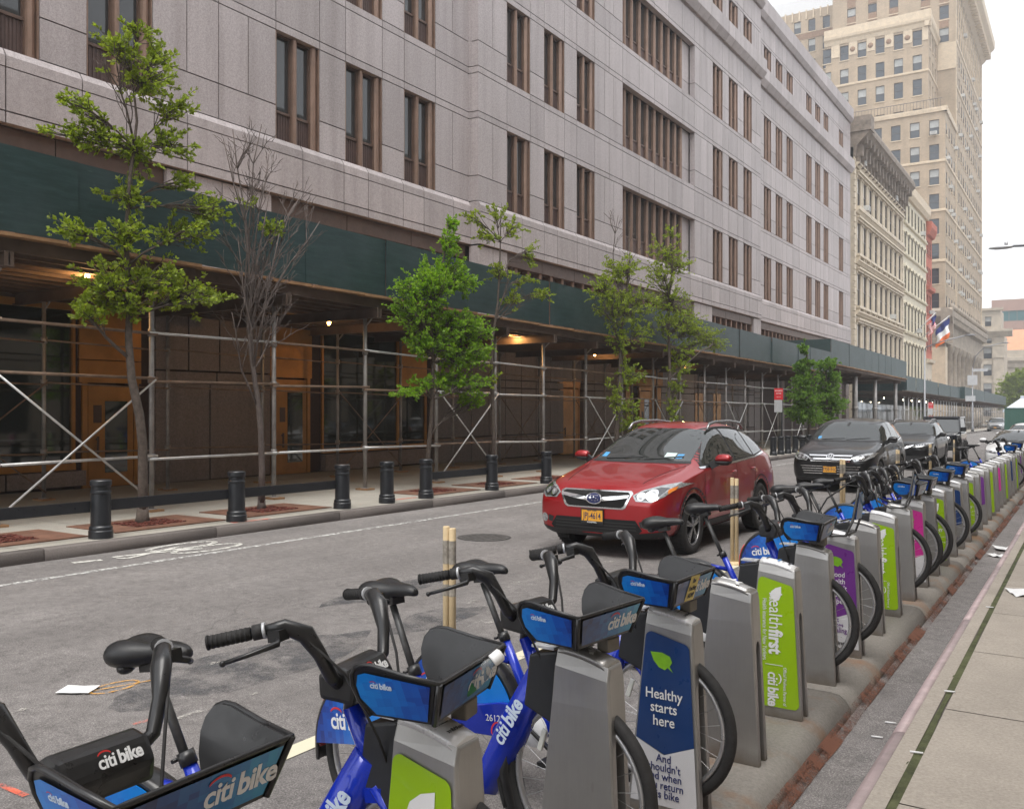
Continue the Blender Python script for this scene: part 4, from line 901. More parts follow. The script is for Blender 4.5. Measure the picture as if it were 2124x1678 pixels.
wl = WP(); grid_wall(wl, S6, -22, 8, -3, 16, [(-17.5,-14.8),(-12.8,-9.8),(-7,-4)], [(-1,9.8)], 1.0); wl.box(-22, 8, 281.2, 300, -3, 16); corn(wl, [(-.5,12.5),(.5,12.5),(.6,13.6),(1.6,14.3),(1.6,15.2),(.4,15.3),(.4,17.2),(-.5,17.2)], -22, 8, S6); wl.part('wall', M['limestone'], p2)
rf = WP(); rf.add([(-22,279.6,17.2),(8,279.6,17.2),(8,300,17.2),(-22,300,17.2),(-20,290,23.5),(6,290,23.5)], [(0,1,5,4),(1,2,5),(2,3,4,5),(3,0,4),(0,3,2,1)]); rf.part('roof', M['tile'], p2)
dd = WP(); [box_fn(dd, S6, a, b, -.95, -.7, -1, 9.8) for a, b in ((-17.5,-14.8),(-12.8,-9.8),(-7,-4))]; dd.part('recess', pm('maroon_recess', (.16,.06,.055), .7), p2)
p3 = building('brown_office_block', 'modern brown office block with bands of teal windows, far right behind the stone hall', (-12, 340, -3.4)); S7 = south(340)
cl = [(-24.6,-17.6),(-14.0,-7.0),(-3.5,3.5)]; rws = [(9,12.5),(14,17.5),(19.0,22.3),(24.0,27.3),(30.2,33.6)]; wl = WP(); grid_wall(wl, S7, -27.4, 9, -3, 37.4, cl, rws, .5); wl.box(-27.4, 9, 340.7, 365, -3, 37.2); wl.part('wall', M['brown_brick'], p3)
for zb, zt in rws:
    for p, q in cl:
        w = WP(); 
        for k in range(3): box_fn(w, S7, p+(q-p)*k/3+.08, p+(q-p)*(k+1)/3-.08, -.3, -.25, zb, zt, 0)
        w.part('window', M['teal'], p3)
p4 = building('white_wedding_cake_tower', 'pale white tower top half lost behind the granite roof, beyond the brick tower', (-60, 260, -3)); p4.name = 'white_tower'; S8 = south(260)
wl = WP(); grid_wall(wl, S8, -78, -58.5, 40, 118, [(-74.5,-71.5),(-68,-65)], [(100,104),(108,113)], 1); wl.box(-78, -58.5, 261.2, 280, -3, 118); wl.part('wall', pm('pale_stone', (.62,.62,.62), .7, world=True), p4)
# --- flags over the cream building
def flag(y, z, tipx, tipz, bands, lab, hang=2.6, fly=1.5, vertical=True):
    t = thing('flag', lab, 'flag', (-18.6, y, z)); mb = MB(); mb.cyl((0,0,0), (tipx,0,tipz), .05, 8); mb.ell((tipx,0,tipz), (.09,.09,.09), 8, 5); mb.build('pole', M['alu'], t)
    mb = MB(); n = 14; k = 7; d = Vector((tipx,0,tipz)).normalized(); vs = []; ms = []
    for i in range(n+1):
        for j in range(k+1):
            u = 1 - j/k*fly/3.6; top = Vector((tipx*u,0,tipz*u)); zz = hang*i/n*(1-.10*(j/k)); vs.append((top.x + .10*math.sin(i*.7+j*1.3) , .16*math.sin(j*1.7+i*.25)+.003*j, top.z - .08 - zz - .05*j))
    o = len(mb.v); mb.v += vs
    for i in range(n):
        for j in range(k):
            mb.f.append([o+i*(k+1)+j, o+(i+1)*(k+1)+j, o+(i+1)*(k+1)+j+1, o+i*(k+1)+j+1]); mb.sm.append(True)
            mb.m.append(bands(i/n, j/k))
    mb.build('cloth', [M['flag_blue'], M['white'], M['flag_orange'], M['red']], t, fix=False)
M['flag_blue'] = pm('flag_blue', (.02,.035,.19), .7, var=.1); M['flag_orange'] = pm('flag_orange', (.70,.15,.03), .7, var=.1)
flag(121.0, 10.57, 2.75, 2.75, lambda v, u: 0 if (v < .45 and u < .5) else (3 if int(v*13) % 2 == 0 else 1), 'striped red and white flag with a blue corner above the pale cream building', 1.9, 1.0)
flag(126.5, 10.45, 3.6, 2.9, lambda v, u: 0 if v < .33 else (1 if v < .66 else 2), 'blue, white and orange flag hanging from a pole on the pale cream building', 2.7, 1.5)
# --- kiosk, hoarding and far tree at the end of the street
t = thing('kiosk', 'white market kiosk with a pitched canopy at the end of the street', 'kiosk', (-7.3, 150, -2.2)); mb = MB(); mb.add([(-3,-3,3.6),(3,-3,3.6),(3,3,3.6),(-3,3,3.6),(-1,-1,5.2),(1,-1,5.2),(1,1,5.2),(-1,1,5.2)], [(0,1,5,4),(1,2,6,5),(2,3,7,6),(3,0,4,7),(4,5,6,7),(0,3,2,1)]); mb.box(-3.1,3.1,-3.1,3.1,3.2,3.6); mb.box(-1,1,-1,1,5.2,5.6); mb.build('canopy', pm('kiosk_roof', (.55,.60,.66), .5, var=.08), t)
mb = MB(); [mb.box(x-.12,x+.12,y-.12,y+.12,0,3.2) for x in (-2.7,-.9,.9,2.7) for y in (-2.7,2.7)]; mb.box(-2.7,2.7,-2.6,2.6,0,1.1); mb.build('frame', M['white'], t); mb = MB(); [mb.box(-2.4+k*.55,-2.1+k*.55,-2.75,-2.62,1.15+.2*(k%3),1.9+.3*(k%2)) for k in range(9)]; mb.build('goods', pm('stall_goods', (.45,.12,.09), .6, 0, .6, 3), t)
mb = MB(); mb.box(-2.4,2.4,0,2.2,0,2.72); mb.box(-2.45,2.45,-.05,2.25,2.72,2.80); [mb.box(-2.4+k*.6-.03,-2.4+k*.6+.03,-.04,0,0,2.7) for k in range(9)]; o = mb.build('green_hoarding', pm('green_hoarding', (.03,.10,.075), .6, 0, .15, .6)); o.location = (-5.2, 110, -1.1); tag(o, 'dark green boxed hoarding in the road below the white kiosk', 'hoarding')
# --- the building on the camera's own side of the street, seen in windscreens and windows
ob = building('near_side_building', 'pale stone building seen only as a reflection in the windscreens and shop windows', (4.2, 20, 0)); OW = lambda a, d, z: (4.2 - d, a, z)
wl = WP(); cl = [(-18+i*3.3, -18+i*3.3+1.7) for i in range(24)]; rws = [(.6,3.4)] + [(5.2+k*3.9, 7.9+k*3.9) for k in range(3)]; grid_wall(wl, OW, -20, 62, -.6, 19, cl, rws, .5); corn(wl, [(-.4,18.6),(.5,18.8),(.8,19.4),(.8,19.9),(-.4,20)], -20, 62, OW); wl.part('wall', M['limestone'], ob)
gl = WP(); gl.box(4.55, 4.6, -20, 62, -.6, 19); gl.part('glazing', M['glass'], ob)
# ------------------------------------------------------------------ vehicles
from mathutils.bvhtree import BVHTree
def paint(name, col, flake=.0, rough=.18, metal=.25, coat=.75):
    m, nt, b = base_mat(name); b.inputs['Metallic'].default_value = metal; b.inputs['Coat Weight'].default_value = coat; b.inputs['Coat Roughness'].default_value = .02; b.inputs['Roughness'].default_value = rough + .15
    v = coords(nt); f = noise(nt, v, 500, 2, .5); c = ramp(nt, f, [(.35, [q*.86 for q in col]), (.65, [min(1, q*1.14) for q in col])])
    d = noise(nt, v, 3.0, 4); b.inputs['Specular IOR Level'].default_value = .5 if metal > .2 else .25
    c = mix(nt, ramp(nt, d, [(.4, 0.0), (.8, .03)]), c, (.25,.22,.2)); nt.links.new(c, b.inputs['Base Color']); return m
M['car_red'] = paint('red_car_paint', (.33,.006,.010), metal=.35); M['car_black'] = paint('black_car_paint', (.006,.006,.007), metal=0, coat=.55); M['car_grey'] = paint('dark_grey_car_paint', (.022,.024,.030), metal=.1)
M['car_white'] = paint('white_car_paint', (.74,.75,.76), metal=0); M['car_silver'] = paint('silver_car_paint', (.32,.33,.34), metal=.6)
M['carglass'] = glass_mat('car_glass', (.016,.021,.020), .015, 1.0, 1.95); M['chrome'] = pm('chrome', (.78,.78,.79), .12, 1.0, var=.04); M['trim'] = pm('black_trim', (.02,.02,.021), .55, 0, .15, 20)
M['lens'] = pm('headlight_lens', (.42,.43,.44), .08, .55, .35, 26, coat=1.0); M['lens_dark'] = pm('headlight_bowl', (.10,.10,.105), .12, .5, .3, 40, coat=1.0); M['amber'] = pm('amber_lens', (.75,.22,.03), .15, var=.1, coat=1); M['redlens'] = pm('red_lens', (.55,.015,.01), .12, var=.1, coat=1)
M['plate'] = pm('orange_plate', (.80,.38,.03), .4, var=.04); M['navy'] = pm('navy_print', (.012,.018,.09), .4, var=0); M['rim'] = pm('alloy_rim', (.30,.30,.31), .3, .8, .15, 9); M['well'] = pm('wheel_well', (.008,.008,.008), .9, var=0)
M['sticker_b'] = pm('blue_sticker', (.08,.32,.62), .4, var=0); M['sticker_w'] = pm('pale_sticker', (.55,.68,.66), .4, var=0)
TEMPL = [(2.22,.64,.30,.62,.60,.70,.5,.72),(2.13,.80,.24,.69,.77,.79,.62,.81),(1.92,.87,.22,.79,.835,.885,.66,.905),(1.45,.89,.21,.89,.85,.965,.69,.985),(.98,.895,.21,.95,.86,1.035,.73,1.055),(.76,.895,.21,.965,.86,1.12,.71,1.17),
    (.08,.895,.21,.985,.855,1.45,.60,1.51),(-.35,.895,.21,.99,.855,1.50,.585,1.555),(-1.0,.895,.21,1.005,.85,1.49,.575,1.55),(-1.62,.885,.22,1.03,.83,1.42,.55,1.48),(-2.02,.87,.25,1.04,.80,1.20,.59,1.24),(-2.19,.83,.30,.97,.74,1.02,.62,1.04),(-2.24,.72,.36,.88,.66,.92,.55,.93)]
def hull(stations, sx, sy, sz, wheels, wr, mats, parent, sub=2):
    bm = bmesh.new(); rings = []
    for x, hw, zb, zs, ys, ze, yt, zt in stations:
        half = [(0,zb),(hw*.62,zb),(hw*.90,zb+.02),(hw*.985,zb+.13),(hw,zb+.30),(hw*.985,(zb+.3+zs)/2+.04),(ys,zs),(ys*.97+yt*.03,zs+(ze-zs)*.10),(ys+(yt-ys)*.55,zs+(ze-zs)*.55),(yt,ze),(yt*.55,zt-.012),(0,zt)]
        pts = half + [(-y,z) for y,z in half[-2:0:-1]]; rings.append([bm.verts.new((x*sx,y*sy,z*sz)) for y,z in pts])
    n = len(rings[0])
    for a, b in zip(rings, rings[1:]):
        for j in range(n): bm.faces.new((a[j], a[(j+1)%n], b[(j+1)%n], b[j]))
    h = n//2                                                          # end caps as quad strips
    for r_ in (rings[0], rings[-1]):
        for j in range(h):
            k = [r_[j], r_[j+1], r_[(n-j-1)%n], r_[(n-j)%n]]; k2 = []
            [k2.append(q) for q in k if q not in k2]
            if len(k2) > 2: bm.faces.new(k2)
    bmesh.ops.recalc_face_normals(bm, faces=bm.faces)
    me = bpy.data.meshes.new('body'); bm.to_mesh(me); bm.free(); o = bpy.data.objects.new('body', me); SC.collection.objects.link(o)
    for q in mats: me.materials.append(q)
    sm = o.modifiers.new('s', 'SUBSURF'); sm.levels = sub; sm.render_levels = sub
    cuts = []
    for wx in wheels:
        cb = MB(); cb.lathe([(wr*1.16,-2), (wr*1.16,2)], (wx,0,wr), 40, 1, 'y'); c = cb.build('cut', list(mats)); cuts.append(c)
        bo = o.modifiers.new('b', 'BOOLEAN'); bo.object = c; bo.operation = 'DIFFERENCE'; bo.solver = 'EXACT'
    dg = bpy.context.evaluated_depsgraph_get(); dg.update(); me2 = bpy.data.meshes.new_from_object(o.evaluated_get(dg))
    o.modifiers.clear(); o.data = me2; [bpy.data.objects.remove(c) for c in cuts]
    for p in me2.polygons: p.use_smooth = True
    o.parent = parent; me2.name = 'body'
    return o, BVHTree.FromPolygons([v.co for v in me2.vertices], [p.vertices for p in me2.polygons])
def decal(bvh, polys, axis, off, m, name, parent, step=.035, sgn=1, start=4.0, build=True, mb=None):
    """flat outlines thrown onto the body: axis 'x' uses (y,z), axis 'y' uses (x,z), axis 'z' uses (x,y)"""
    out = mb or MB()
    for poly in polys:
        bm = bmesh.new(); f = bm.faces.new([bm.verts.new((a,b,0)) for a,b in poly])
        for k in (0,1):
            lo, hi = min(p[k] for p in poly), max(p[k] for p in poly); q = lo + step
            while q < hi - 1e-4:
                no = [0,0,0]; no[k] = 1; co = [0,0,0]; co[k] = q
                bmesh.ops.bisect_plane(bm, geom=list(bm.verts)+list(bm.edges)+list(bm.faces), plane_co=co, plane_no=no); q += step
        ok = {}
        for v in bm.verts:
            a, b = v.co.x, v.co.y
            if axis == 'x': o, d = Vector((start*sgn,a,b)), Vector((-sgn,0,0))
            elif axis == 'y': o, d = Vector((a,start*sgn,b)), Vector((0,-sgn,0))
            else: o, d = Vector((a,b,start)), Vector((0,0,-1))
            hit = bvh.ray_cast(o, d)
            if hit[0] is not None:
                nn = hit[1] if hit[1].dot(d) < 0 else -hit[1]; ok[v] = hit[0] + nn*off
        idx = {v: len(out.v)+i for i, v in enumerate(ok)}; out.v += [tuple(p) for p in ok.values()]
        for f in bm.faces:
            if all(v in idx for v in f.verts): out.f.append([idx[v] for v in f.verts]); out.m.append(0); out.sm.append(True)
        bm.free()
    return out.build(name, m, parent, fix=False) if build else out
def ringpoly(c, r, n=20, sx=1.0): return [(c[0]+r*sx*math.cos(2*math.pi*k/n), c[1]+r*math.sin(2*math.pi*k/n)) for k in range(n)]
def seamline(pts, w=.008):
    res = []
    for (a,b),(c,d) in zip(pts, pts[1:]):
        L = math.hypot(c-a, d-b); nx, ny = -(d-b)/L*w/2, (c-a)/L*w/2; res.append([(a+nx,b+ny),(a-nx,b-ny),(c-nx,d-ny),(c+nx,d+ny)])
    return res
def wheel(parent, x, y, r, w, side, spokes=5, rim=None, rr=.66):
    t = MB(); t.lathe([(r*.66,-w/2),(r*.93,-w/2),(r*.985,-w*.36),(r,-w*.18),(r,w*.18),(r*.985,w*.36),(r*.93,w/2),(r*.66,w/2),(r*.64,0)], (0,0,0), 36, 0, 'y')
    for k in range(36):
        a = 2*math.pi*k/36; t.obox((r*math.cos(a)*1.0, 0, r*math.sin(a)*1.0), (.012,w*.8,.012), Matrix.Rotation(-a, 3, 'Y'), 0)
    wo = t.build('wheel', M['rubber'], parent, (x, y, r)); q = MB(); s = side; yo = s*w*.42
    q.torus((0,yo,0), r*.655, .018, 30, 6); q.lathe([(r*.10,yo),(.02,yo+s*.02)], (0,0,0), 14, 0, 'y'); q.lathe([(r*.62,s*w*.05),(r*.60,s*w*.0)], (0,0,0), 24, 1, 'y')
    for k in range(spokes):
        a = 2*math.pi*k/spokes + .3
        for da in (-.13,.13): q.beam((r*.08*math.cos(a), yo, r*.08*math.sin(a)), (r*.64*math.cos(a+da), yo-s*.012, r*.64*math.sin(a+da)), .028, .03)
    q.build('rim', [rim or M['rim'], M['well']], wo)
    return wo
def car(label, x, y, body, sx=1, sy=1, sz=1, kind='hatch', plate='', cat='car', name='parked_car', roof=True, style='plain', heading=0, clad=True, group='cars standing along the street'):
    t = thing(name, label, cat, (x, y + 2.24*sx, g(y+2.2)), R(-90)+heading, group); t.rotation_euler = (0, R(-.57)*0, R(-90)+heading)
    wb = (1.31*sx, -1.33*sx); wr = .345*(sz if sz < 1.1 else 1.1); st = TEMPL
    if kind == 'sedan': st = [(a,b,c,d,e,(f if a > .5 or a < -2.1 else f*.965),h,(i if a > .5 or a < -2.1 else i*.955)) for a,b,c,d,e,f,h,i in TEMPL]
    if kind == 'suv': st = [({.98:.90,.76:.70,.08:.26}.get(a,a),b,c,d,e,f,(h*1.17 if a < .5 else h*1.04),(i if a > -1.5 else i*1.03)) for a,b,c,d,e,f,h,i in TEMPL]
    if 0: st = [(a,b,c,d*1.0,e,f,(h*1.17 if a < .5 else h*1.04),(i if a > -1.5 else i*1.03)) for a,b,c,d,e,f,h,i in TEMPL]
    bo, bv = hull(st, sx, sy, sz, wb, wr, [body, M['well']], t)
    S = lambda P_: [(a*sx, b*sz) for a, b in P_]; F = lambda P_: [(a*sy, b*sz) for a, b in P_]; tw = 1.12 if kind == 'suv' else 1.0; mir = lambda P_: [(-a, b) for a, b in P_][::-1]
    # glass
    decal(bv, [F([(-.67*tw,1.075),(.67*tw,1.075),(.63*tw,1.25),(.55*tw,1.435),(.30*tw,1.462),(-.30*tw,1.462),(-.55*tw,1.435),(-.63*tw,1.25)])], 'x', .004, M['carglass'], 'windshield', t)
    decal(bv, [F([(-.70,1.048),(.70,1.048),(.68,1.074),(-.68,1.074)])], 'x', .004, M['trim'], 'cowl', t)
    fw = [(.78,1.035),(.72,1.10),(.16,1.395),(-.02,1.435),(-.28,1.452),(-.30,1.045)]; rw_ = [(-.36,1.047),(-.345,1.453),(-.75,1.452),(-1.10,1.435),(-1.13,1.07)]; qw = [(-1.18,1.075),(-1.15,1.43),(-1.42,1.375),(-1.70,1.20),(-1.66,1.115)]
    if kind == 'suv': fw = [(a + (.14*(b-1.03)/.4 if a > -.1 else 0) - (.08 if a > .6 else 0), b) for a, b in fw]
    ol = [(.90,.995),(.78,1.115),(.17 + (.14 if kind == 'suv' else 0),1.425),(-.02,1.463),(-.32,1.482),(-.75,1.482),(-1.12,1.463),(-1.46,1.40),(-1.80,1.19),(-1.72,1.09),(-1.2,1.045),(-.3,1.015)]
    for s in (1,-1):
        decal(bv, [S(ol)], 'y', .003, M['trim'], 'window_frame', t, sgn=s)
        for P_ in (fw, rw_, qw): decal(bv, [S(P_)], 'y', .0055, M['carglass'], 'side_window', t, sgn=s)
        decal(bv, [S(q) for q in seamline([(.92,1.0),(-.3,1.02),(-1.2,1.05),(-1.72,1.095)], .022)], 'y', .007, M['chrome'] if style != 'plain' else M['trim'], 'window_sill', t, sgn=s)
        decal(bv, [S(q) for q in seamline([(.86,1.0),(.93,.75),(.88,.36)], .010) + seamline([(-.33,1.0),(-.33,.36)], .010) + seamline([(-1.16,1.04),(-1.10,.72),(-.93,.55),(-.90,.36)], .010) + seamline([(.88,.36),(-.90,.36)], .010)], 'y', .002, M['well'], 'door_seam', t, sgn=s, step=.05)
        if clad:
            decal(bv, [S([(.86,.22),(.90,.36),(-.90,.36),(-.88,.22)])], 'y', .006, M['trim'], 'sill_cladding', t, sgn=s, step=.06)
            for wx in wb:
                r0, r1 = wr*1.155, wr*1.36; P_ = [[(wx+r0*math.cos(a), wr+r0*math.sin(a)), (wx+r1*math.cos(a), wr+r1*math.sin(a)), (wx+r1*math.cos(b), wr+r1*math.sin(b)), (wx+r0*math.cos(b), wr+r0*math.sin(b))] for a, b in [(R(-14+q*9.05), R(-14+(q+1)*9.05)) for q in range(23)]]
                decal(bv, P_, 'y', .014, M['trim'], 'arch_cladding', t, sgn=s, step=.06)
        for hx in (-.18, -1.0):
            hit = bv.ray_cast(Vector((hx*sx, s*4, .90*sz)), Vector((0,-s,0)))[0]
            if hit: mb = MB(); mb.ell((hit.x, hit.y+s*.018, hit.z), (.10,.018,.016), 10, 6); mb.build('door_handle', body, t)
        mb = MB(); my = .90*sy; mx = .62*sx; mz = 1.10*sz                # mirror
        mb.rings([[(mx+dx, s*(my+.02+yy), mz+zz) for dx, zz in ((-.05,-.02),(-.055,.05*k_),(-.02,.075*k_),(.03,.065*k_),(.055,.03*k_),(.058,-.02))] for yy, k_ in ((0,.55),(.03,.9),(.10,1.0),(.17,.95),(.21,.6))], 0, True); mb.beam((mx+.02, s*(my-.06), mz-.10), (mx, s*(my+.05), mz-.03), .05, .10, 1); mb.rings([[(mx+dx, s*(my+.02+yy), mz-.022+zz) for dx, zz in ((-.05,0),(.055,0),(.05,-.04*k_),(.0,-.065*k_),(-.045,-.05*k_))] for yy, k_ in ((0,.6),(.03,.9),(.10,1.0),(.17,.9),(.205,.5))], 1, True); mb.build('mirror', [body, M['trim']], t)
        mb = MB(); decal(bv, [F([(s*.70,.95),(s*.83,.93),(s*.80,.80),(s*.70,.80)])], 'x', .004, M['redlens'], 'tail_light', t, sgn=-1); decal(bv, [S([(-1.98,.99),(-2.02,.84),(-2.2,.83),(-2.2,.96)])], 'y', .004, M['redlens'], 'tail_light', t, sgn=s)
        if roof:
            hit = bv.ray_cast(Vector((-.4*sx, s*.50*sy, 4)), Vector((0,0,-1)))[0]; z = (hit.z if hit else 1.5) ; yy = s*.565*sy
            mb = MB(); mb.tube([(.05*sx,yy*1.02,z-.055),(-.06*sx,yy,z+.03),(-.3*sx,yy,z+.062),(-.9*sx,yy*.99,z+.066),(-1.35*sx,yy*.97,z+.03),(-1.5*sx,yy*.97,z-.055)], [.02,.024,.022,.022,.024,.02], 8); mb.build('roof_rail', M['rim'], t)
    for wx in wb:
        for s in (1,-1): wheel(t, wx, s*(.895*sy-.125), wr, .22, s, 5 if style != 'suv' else 6)
    mb = MB(); mb.box(wb[1]-.2, wb[0]+.2, -.72*sy, .72*sy, .24, .42); mb.build('underside', M['well'], t)
    # wipers
    wv = decal(bv, [F(q) for q in seamline([(-.50,1.085),(.02,1.11)], .014) + seamline([(.06,1.085),(.55,1.12)], .014)], 'x', .012, M['trim'], 'wiper', t, step=.05)
    decal(bv, [F([(-.03,1.455),(.03,1.455),(.03,1.38),(-.03,1.38)])], 'x', .006, M['trim'], 'mirror_housing', t)
    decal(bv, [F([(-.60,1.10),(-.52,1.10),(-.52,1.15),(-.595,1.15)])], 'x', .0065, M['sticker_b'], 'inspection_sticker', t)
    lights(style, bv, t, F, S, mir, sx, sy, sz, body, plate)
    if style == 'crossover': mb = MB(); mb.cyl((-1.45*sx,0,1.50*sz),(-1.75*sx,0,1.80*sz),.004,6); mb.build('antenna', M['trim'], t)
    return t
def plate_part(bv, t, y, z, txt, w=.305, h=.152, top='NEW YORK', bot=''):
    hit = bv.ray_cast(Vector((4,y,z)), Vector((-1,0,0)))[0]; x = (hit.x if hit else 2.2) + .025
    mb = MB(); mb.box(x-.012, x, y-w/2, y+w/2, z-h/2, z+h/2); p = mb.build('license_plate', M['plate'], t, bevel=.003)
    mb = MB(); mb.box(x-.014, x+.004, y-w/2-.012, y+w/2+.012, z+h/2-.004, z+h/2+.012); mb.box(x-.014, x+.004, y-w/2-.012, y+w/2+.012, z-h/2-.028, z-h/2+.004); mb.box(x-.014, x+.003, y-w/2-.012, y-w/2, z-h/2, z+h/2); mb.box(x-.014, x+.003, y+w/2, y+w/2+.012, z-h/2, z+h/2); mb.build('plate_frame', M['trim'], p)
    ex, ey = (0,1,0), (0,0,1); fm = lambda dz: frame_mtx((x+.0015, y, z+dz), ex, ey)
    text_mesh(txt, .115, M['navy'], 'lettering', p, .0005, .0015, mtx=fm(-.008), sx=.66); text_mesh(top, .026, M['navy'], 'lettering', p, .0005, .0006, mtx=fm(.062))
    if bot: text_mesh(bot, .026, M['white'], 'lettering', p, .0005, .0008, mtx=frame_mtx((x+.0046, y, z-h/2-.012), ex, ey), spacing=1.4)
def lights(style, bv, t, F, S, mir, sx, sy, sz, body, plate):
    def both(P_, off, m, nm, step=.03):
        for q in (P_, mir(P_)): decal(bv, [F(q)], 'x', off, m, nm, t, step)
    def lamp(P_, inner, circ):
        for q, s in ((P_, 1), (mir(P_), -1)):
            h = decal(bv, [F(q)], 'x', .005, M['lens'], 'headlight', t, .025)
            decal(bv, [F(inner if s > 0 else mir(inner))], 'x', .008, M['lens_dark'], 'bowl', h, .025)
            for c, r_ in circ: decal(bv, [F(ringpoly((s*c[0], c[1]), r_, 18))], 'x', .011, M['chrome'], 'reflector', h, .02); decal(bv, [F(ringpoly((s*c[0], c[1]), r_*.62, 14))], 'x', .014, M['lens'], 'bulb_lens', h, .02)
    if style == 'crossover':
        lamp([(.475,.745),(.52,.685),(.70,.675),(.80,.735),(.865,.845),(.83,.875),(.72,.855),(.56,.80)], [(.50,.745),(.54,.70),(.69,.692),(.76,.74),(.80,.82),(.72,.83),(.57,.785)], [((.575,.735),.045), ((.68,.755),.058)])
        for s in (1,-1): decal(bv, [F([(s*.80,.80),(s*.838,.835),(s*.838,.80),(s*.815,.76)])], 'x', .012, M['amber'], 'indicator', t, .025); None
        hexo = [(-.44,.79),(.44,.79),(.475,.765),(.40,.605),(.36,.585),(-.36,.585),(-.40,.605),(-.475,.765)]; hexi = [(a*.93, .69+(b-.69)*.83) for a, b in hexo]
        gp = decal(bv, [F(hexo)], 'x', .006, M['chrome'], 'grille', t, .03); decal(bv, [F(hexi)], 'x', .010, M['well'], 'grille_mesh', gp, .03)
        nb = []
        for k in range(-22,23):
            for dr in (1,-1): nb += seamline([(k*.036-.06*dr,.60),(k*.036+.06*dr,.77)], .006)
        nb = [q for q in nb if all(abs(p[0]) < .395 - (.70-p[1])*.15 for p in q)]
        decal(bv, [F(q) for q in nb], 'x', .012, M['trim'], 'grille_lattice', gp, .2)
        decal(bv, [F([(-.44,.745),(-.10,.712),(.10,.712),(.44,.745),(.43,.715),(.12,.672),(-.12,.672),(-.43,.715)])], 'x', .016, M['chrome'], 'grille_bar', gp, .03)
        em = decal(bv, [F(ringpoly((0,.692), .060, 28, 1.75))], 'x', .022, M['chrome'], 'emblem', t, .025); decal(bv, [F(ringpoly((0,.692), .050, 28, 1.78))], 'x', .025, M['navy'], 'emblem_field', em, .025)
        for c, r_ in (((-.045,.705),.018), ((.0,.71),.009), ((.03,.700),.010), ((.055,.685),.009), ((.02,.672),.009), ((-.02,.678),.009)):
            star = [(c[0]+r_*1.3*(1 if k % 2 == 0 else .38)*math.cos(k*math.pi/4), c[1]+r_*(1 if k % 2 == 0 else .38)*math.sin(k*math.pi/4)) for k in range(8)]; decal(bv, [F(star)], 'x', .028, M['chrome'], 'emblem_star', em, .1)
        decal(bv, [F([(-.52,.47),(.52,.47),(.60,.36),(.56,.325),(-.56,.325),(-.60,.36)])], 'x', .006, M['well'], 'lower_intake', t, .04)
        for z in (.435,.40,.365): decal(bv, [F([(-.53,z),(.53,z),(.53,z-.011),(-.53,z-.011)])], 'x', .010, M['trim'], 'intake_slat', t, .06)
        decal(bv, [F([(-.80,.35),(-.56,.325),(.56,.325),(.80,.35),(.78,.255),(-.78,.255)])], 'x', .007, M['trim'], 'bumper_lip', t, .04)
        for s in (1,-1):
            f_ = decal(bv, [F(ringpoly((s*.70,.435), .052, 20))], 'x', .008, M['chrome'], 'fog_light', t, .02); decal(bv, [F(ringpoly((s*.70,.435), .040, 18))], 'x', .012, M['lens'], 'fog_lens', f_, .02)
            decal(bv, [F([(s*.56,.455),(s*.64,.475),(s*.64,.40),(s*.58,.39)])], 'x', .006, M['trim'], 'fog_trim', t, .03)
            decal(bv, [[(a*sx, b*sy) for a, b in q] for q in seamline([(1.95,s*.50),(1.3,s*.60),(.98,s*.69)], .010)], 'z', .002, M['well'], 'hood_seam', t, .06)
        plate_part(bv, t, -.02*sy, .50*sz, plate, bot='HOEPPEL')
        decal(bv, [F([(.30,1.10),(.44,1.10),(.44,1.16),(.30,1.165)])], 'x', .0065, M['sticker_w'], 'permit_sticker', t); decal(bv, [F([(.46,1.10),(.54,1.10),(.54,1.15),(.46,1.15)])], 'x', .0065, M['sticker_b'], 'permit_sticker', t)
    elif style == 'suv':
        lamp([(.44,.75),(.50,.675),(.72,.70),(.84,.77),(.86,.85),(.70,.84),(.52,.79)], [(.48,.745),(.52,.70),(.70,.72),(.78,.79),(.62,.80)], [((.56,.735),.034), ((.66,.755),.034)])
        for z, w, h in ((.80,.46,.030), (.735,.45,.030), (.685,.42,.018)): decal(bv, [F([(-w,z),(w,z),(w-.02,z-h),(-w+.02,z-h)])], 'x', .012, M['chrome'], 'grille_bar', t, .04)
        decal(bv, [F([(-.46,.81),(.46,.81),(.44,.66),(-.44,.66)])], 'x', .006, M['well'], 'grille', t, .04)
        em = decal(bv, [F(ringpoly((0,.765), .055, 24, 1.45))], 'x', .020, M['chrome'], 'emblem', t, .025)
        decal(bv, [F(ringpoly((0,.765), .043, 24, 1.5))], 'x', .023, M['lens_dark'], 'emblem_field', em, .025)
        for sxx, r_, dz in ((.55,.038,0), (1.35,.022,.012)):
            for q in [[((.0+r_*sxx*math.cos(a)), .765+dz+r_*math.sin(a)), (r_*1.3*sxx*math.cos(a), .765+dz+r_*1.22*math.sin(a)), (r_*1.3*sxx*math.cos(b), .765+dz+r_*1.22*math.sin(b)), (r_*sxx*math.cos(b), .765+dz+r_*math.sin(b))] for a, b in [(k*math.pi/10, (k+1)*math.pi/10) for k in range(20)]]: decal(bv, [F(q)], 'x', .026, M['chrome'], 'emblem_ring', em, .2) if q[0][1] > .7 else None
        decal(bv, [F([(-.66,.60),(.66,.60),(.58,.34),(-.58,.34)])], 'x', .006, M['well'], 'lower_grille', t, .04)
        for z, w in ((.575,.63), (.525,.60), (.475,.58), (.425,.56)): decal(bv, [F([(-w,z),(w,z),(w-.01,z-.014),(-w+.01,z-.014)])], 'x', .012, M['chrome'], 'grille_bar', t, .05)
        decal(bv, [F([(-.78,.34),(.78,.34),(.76,.24),(-.76,.24)])], 'x', .007, M['trim'], 'bumper_lip', t, .05)
        plate_part(bv, t, 0, .505*sz, plate)
    elif style == 'suv2':
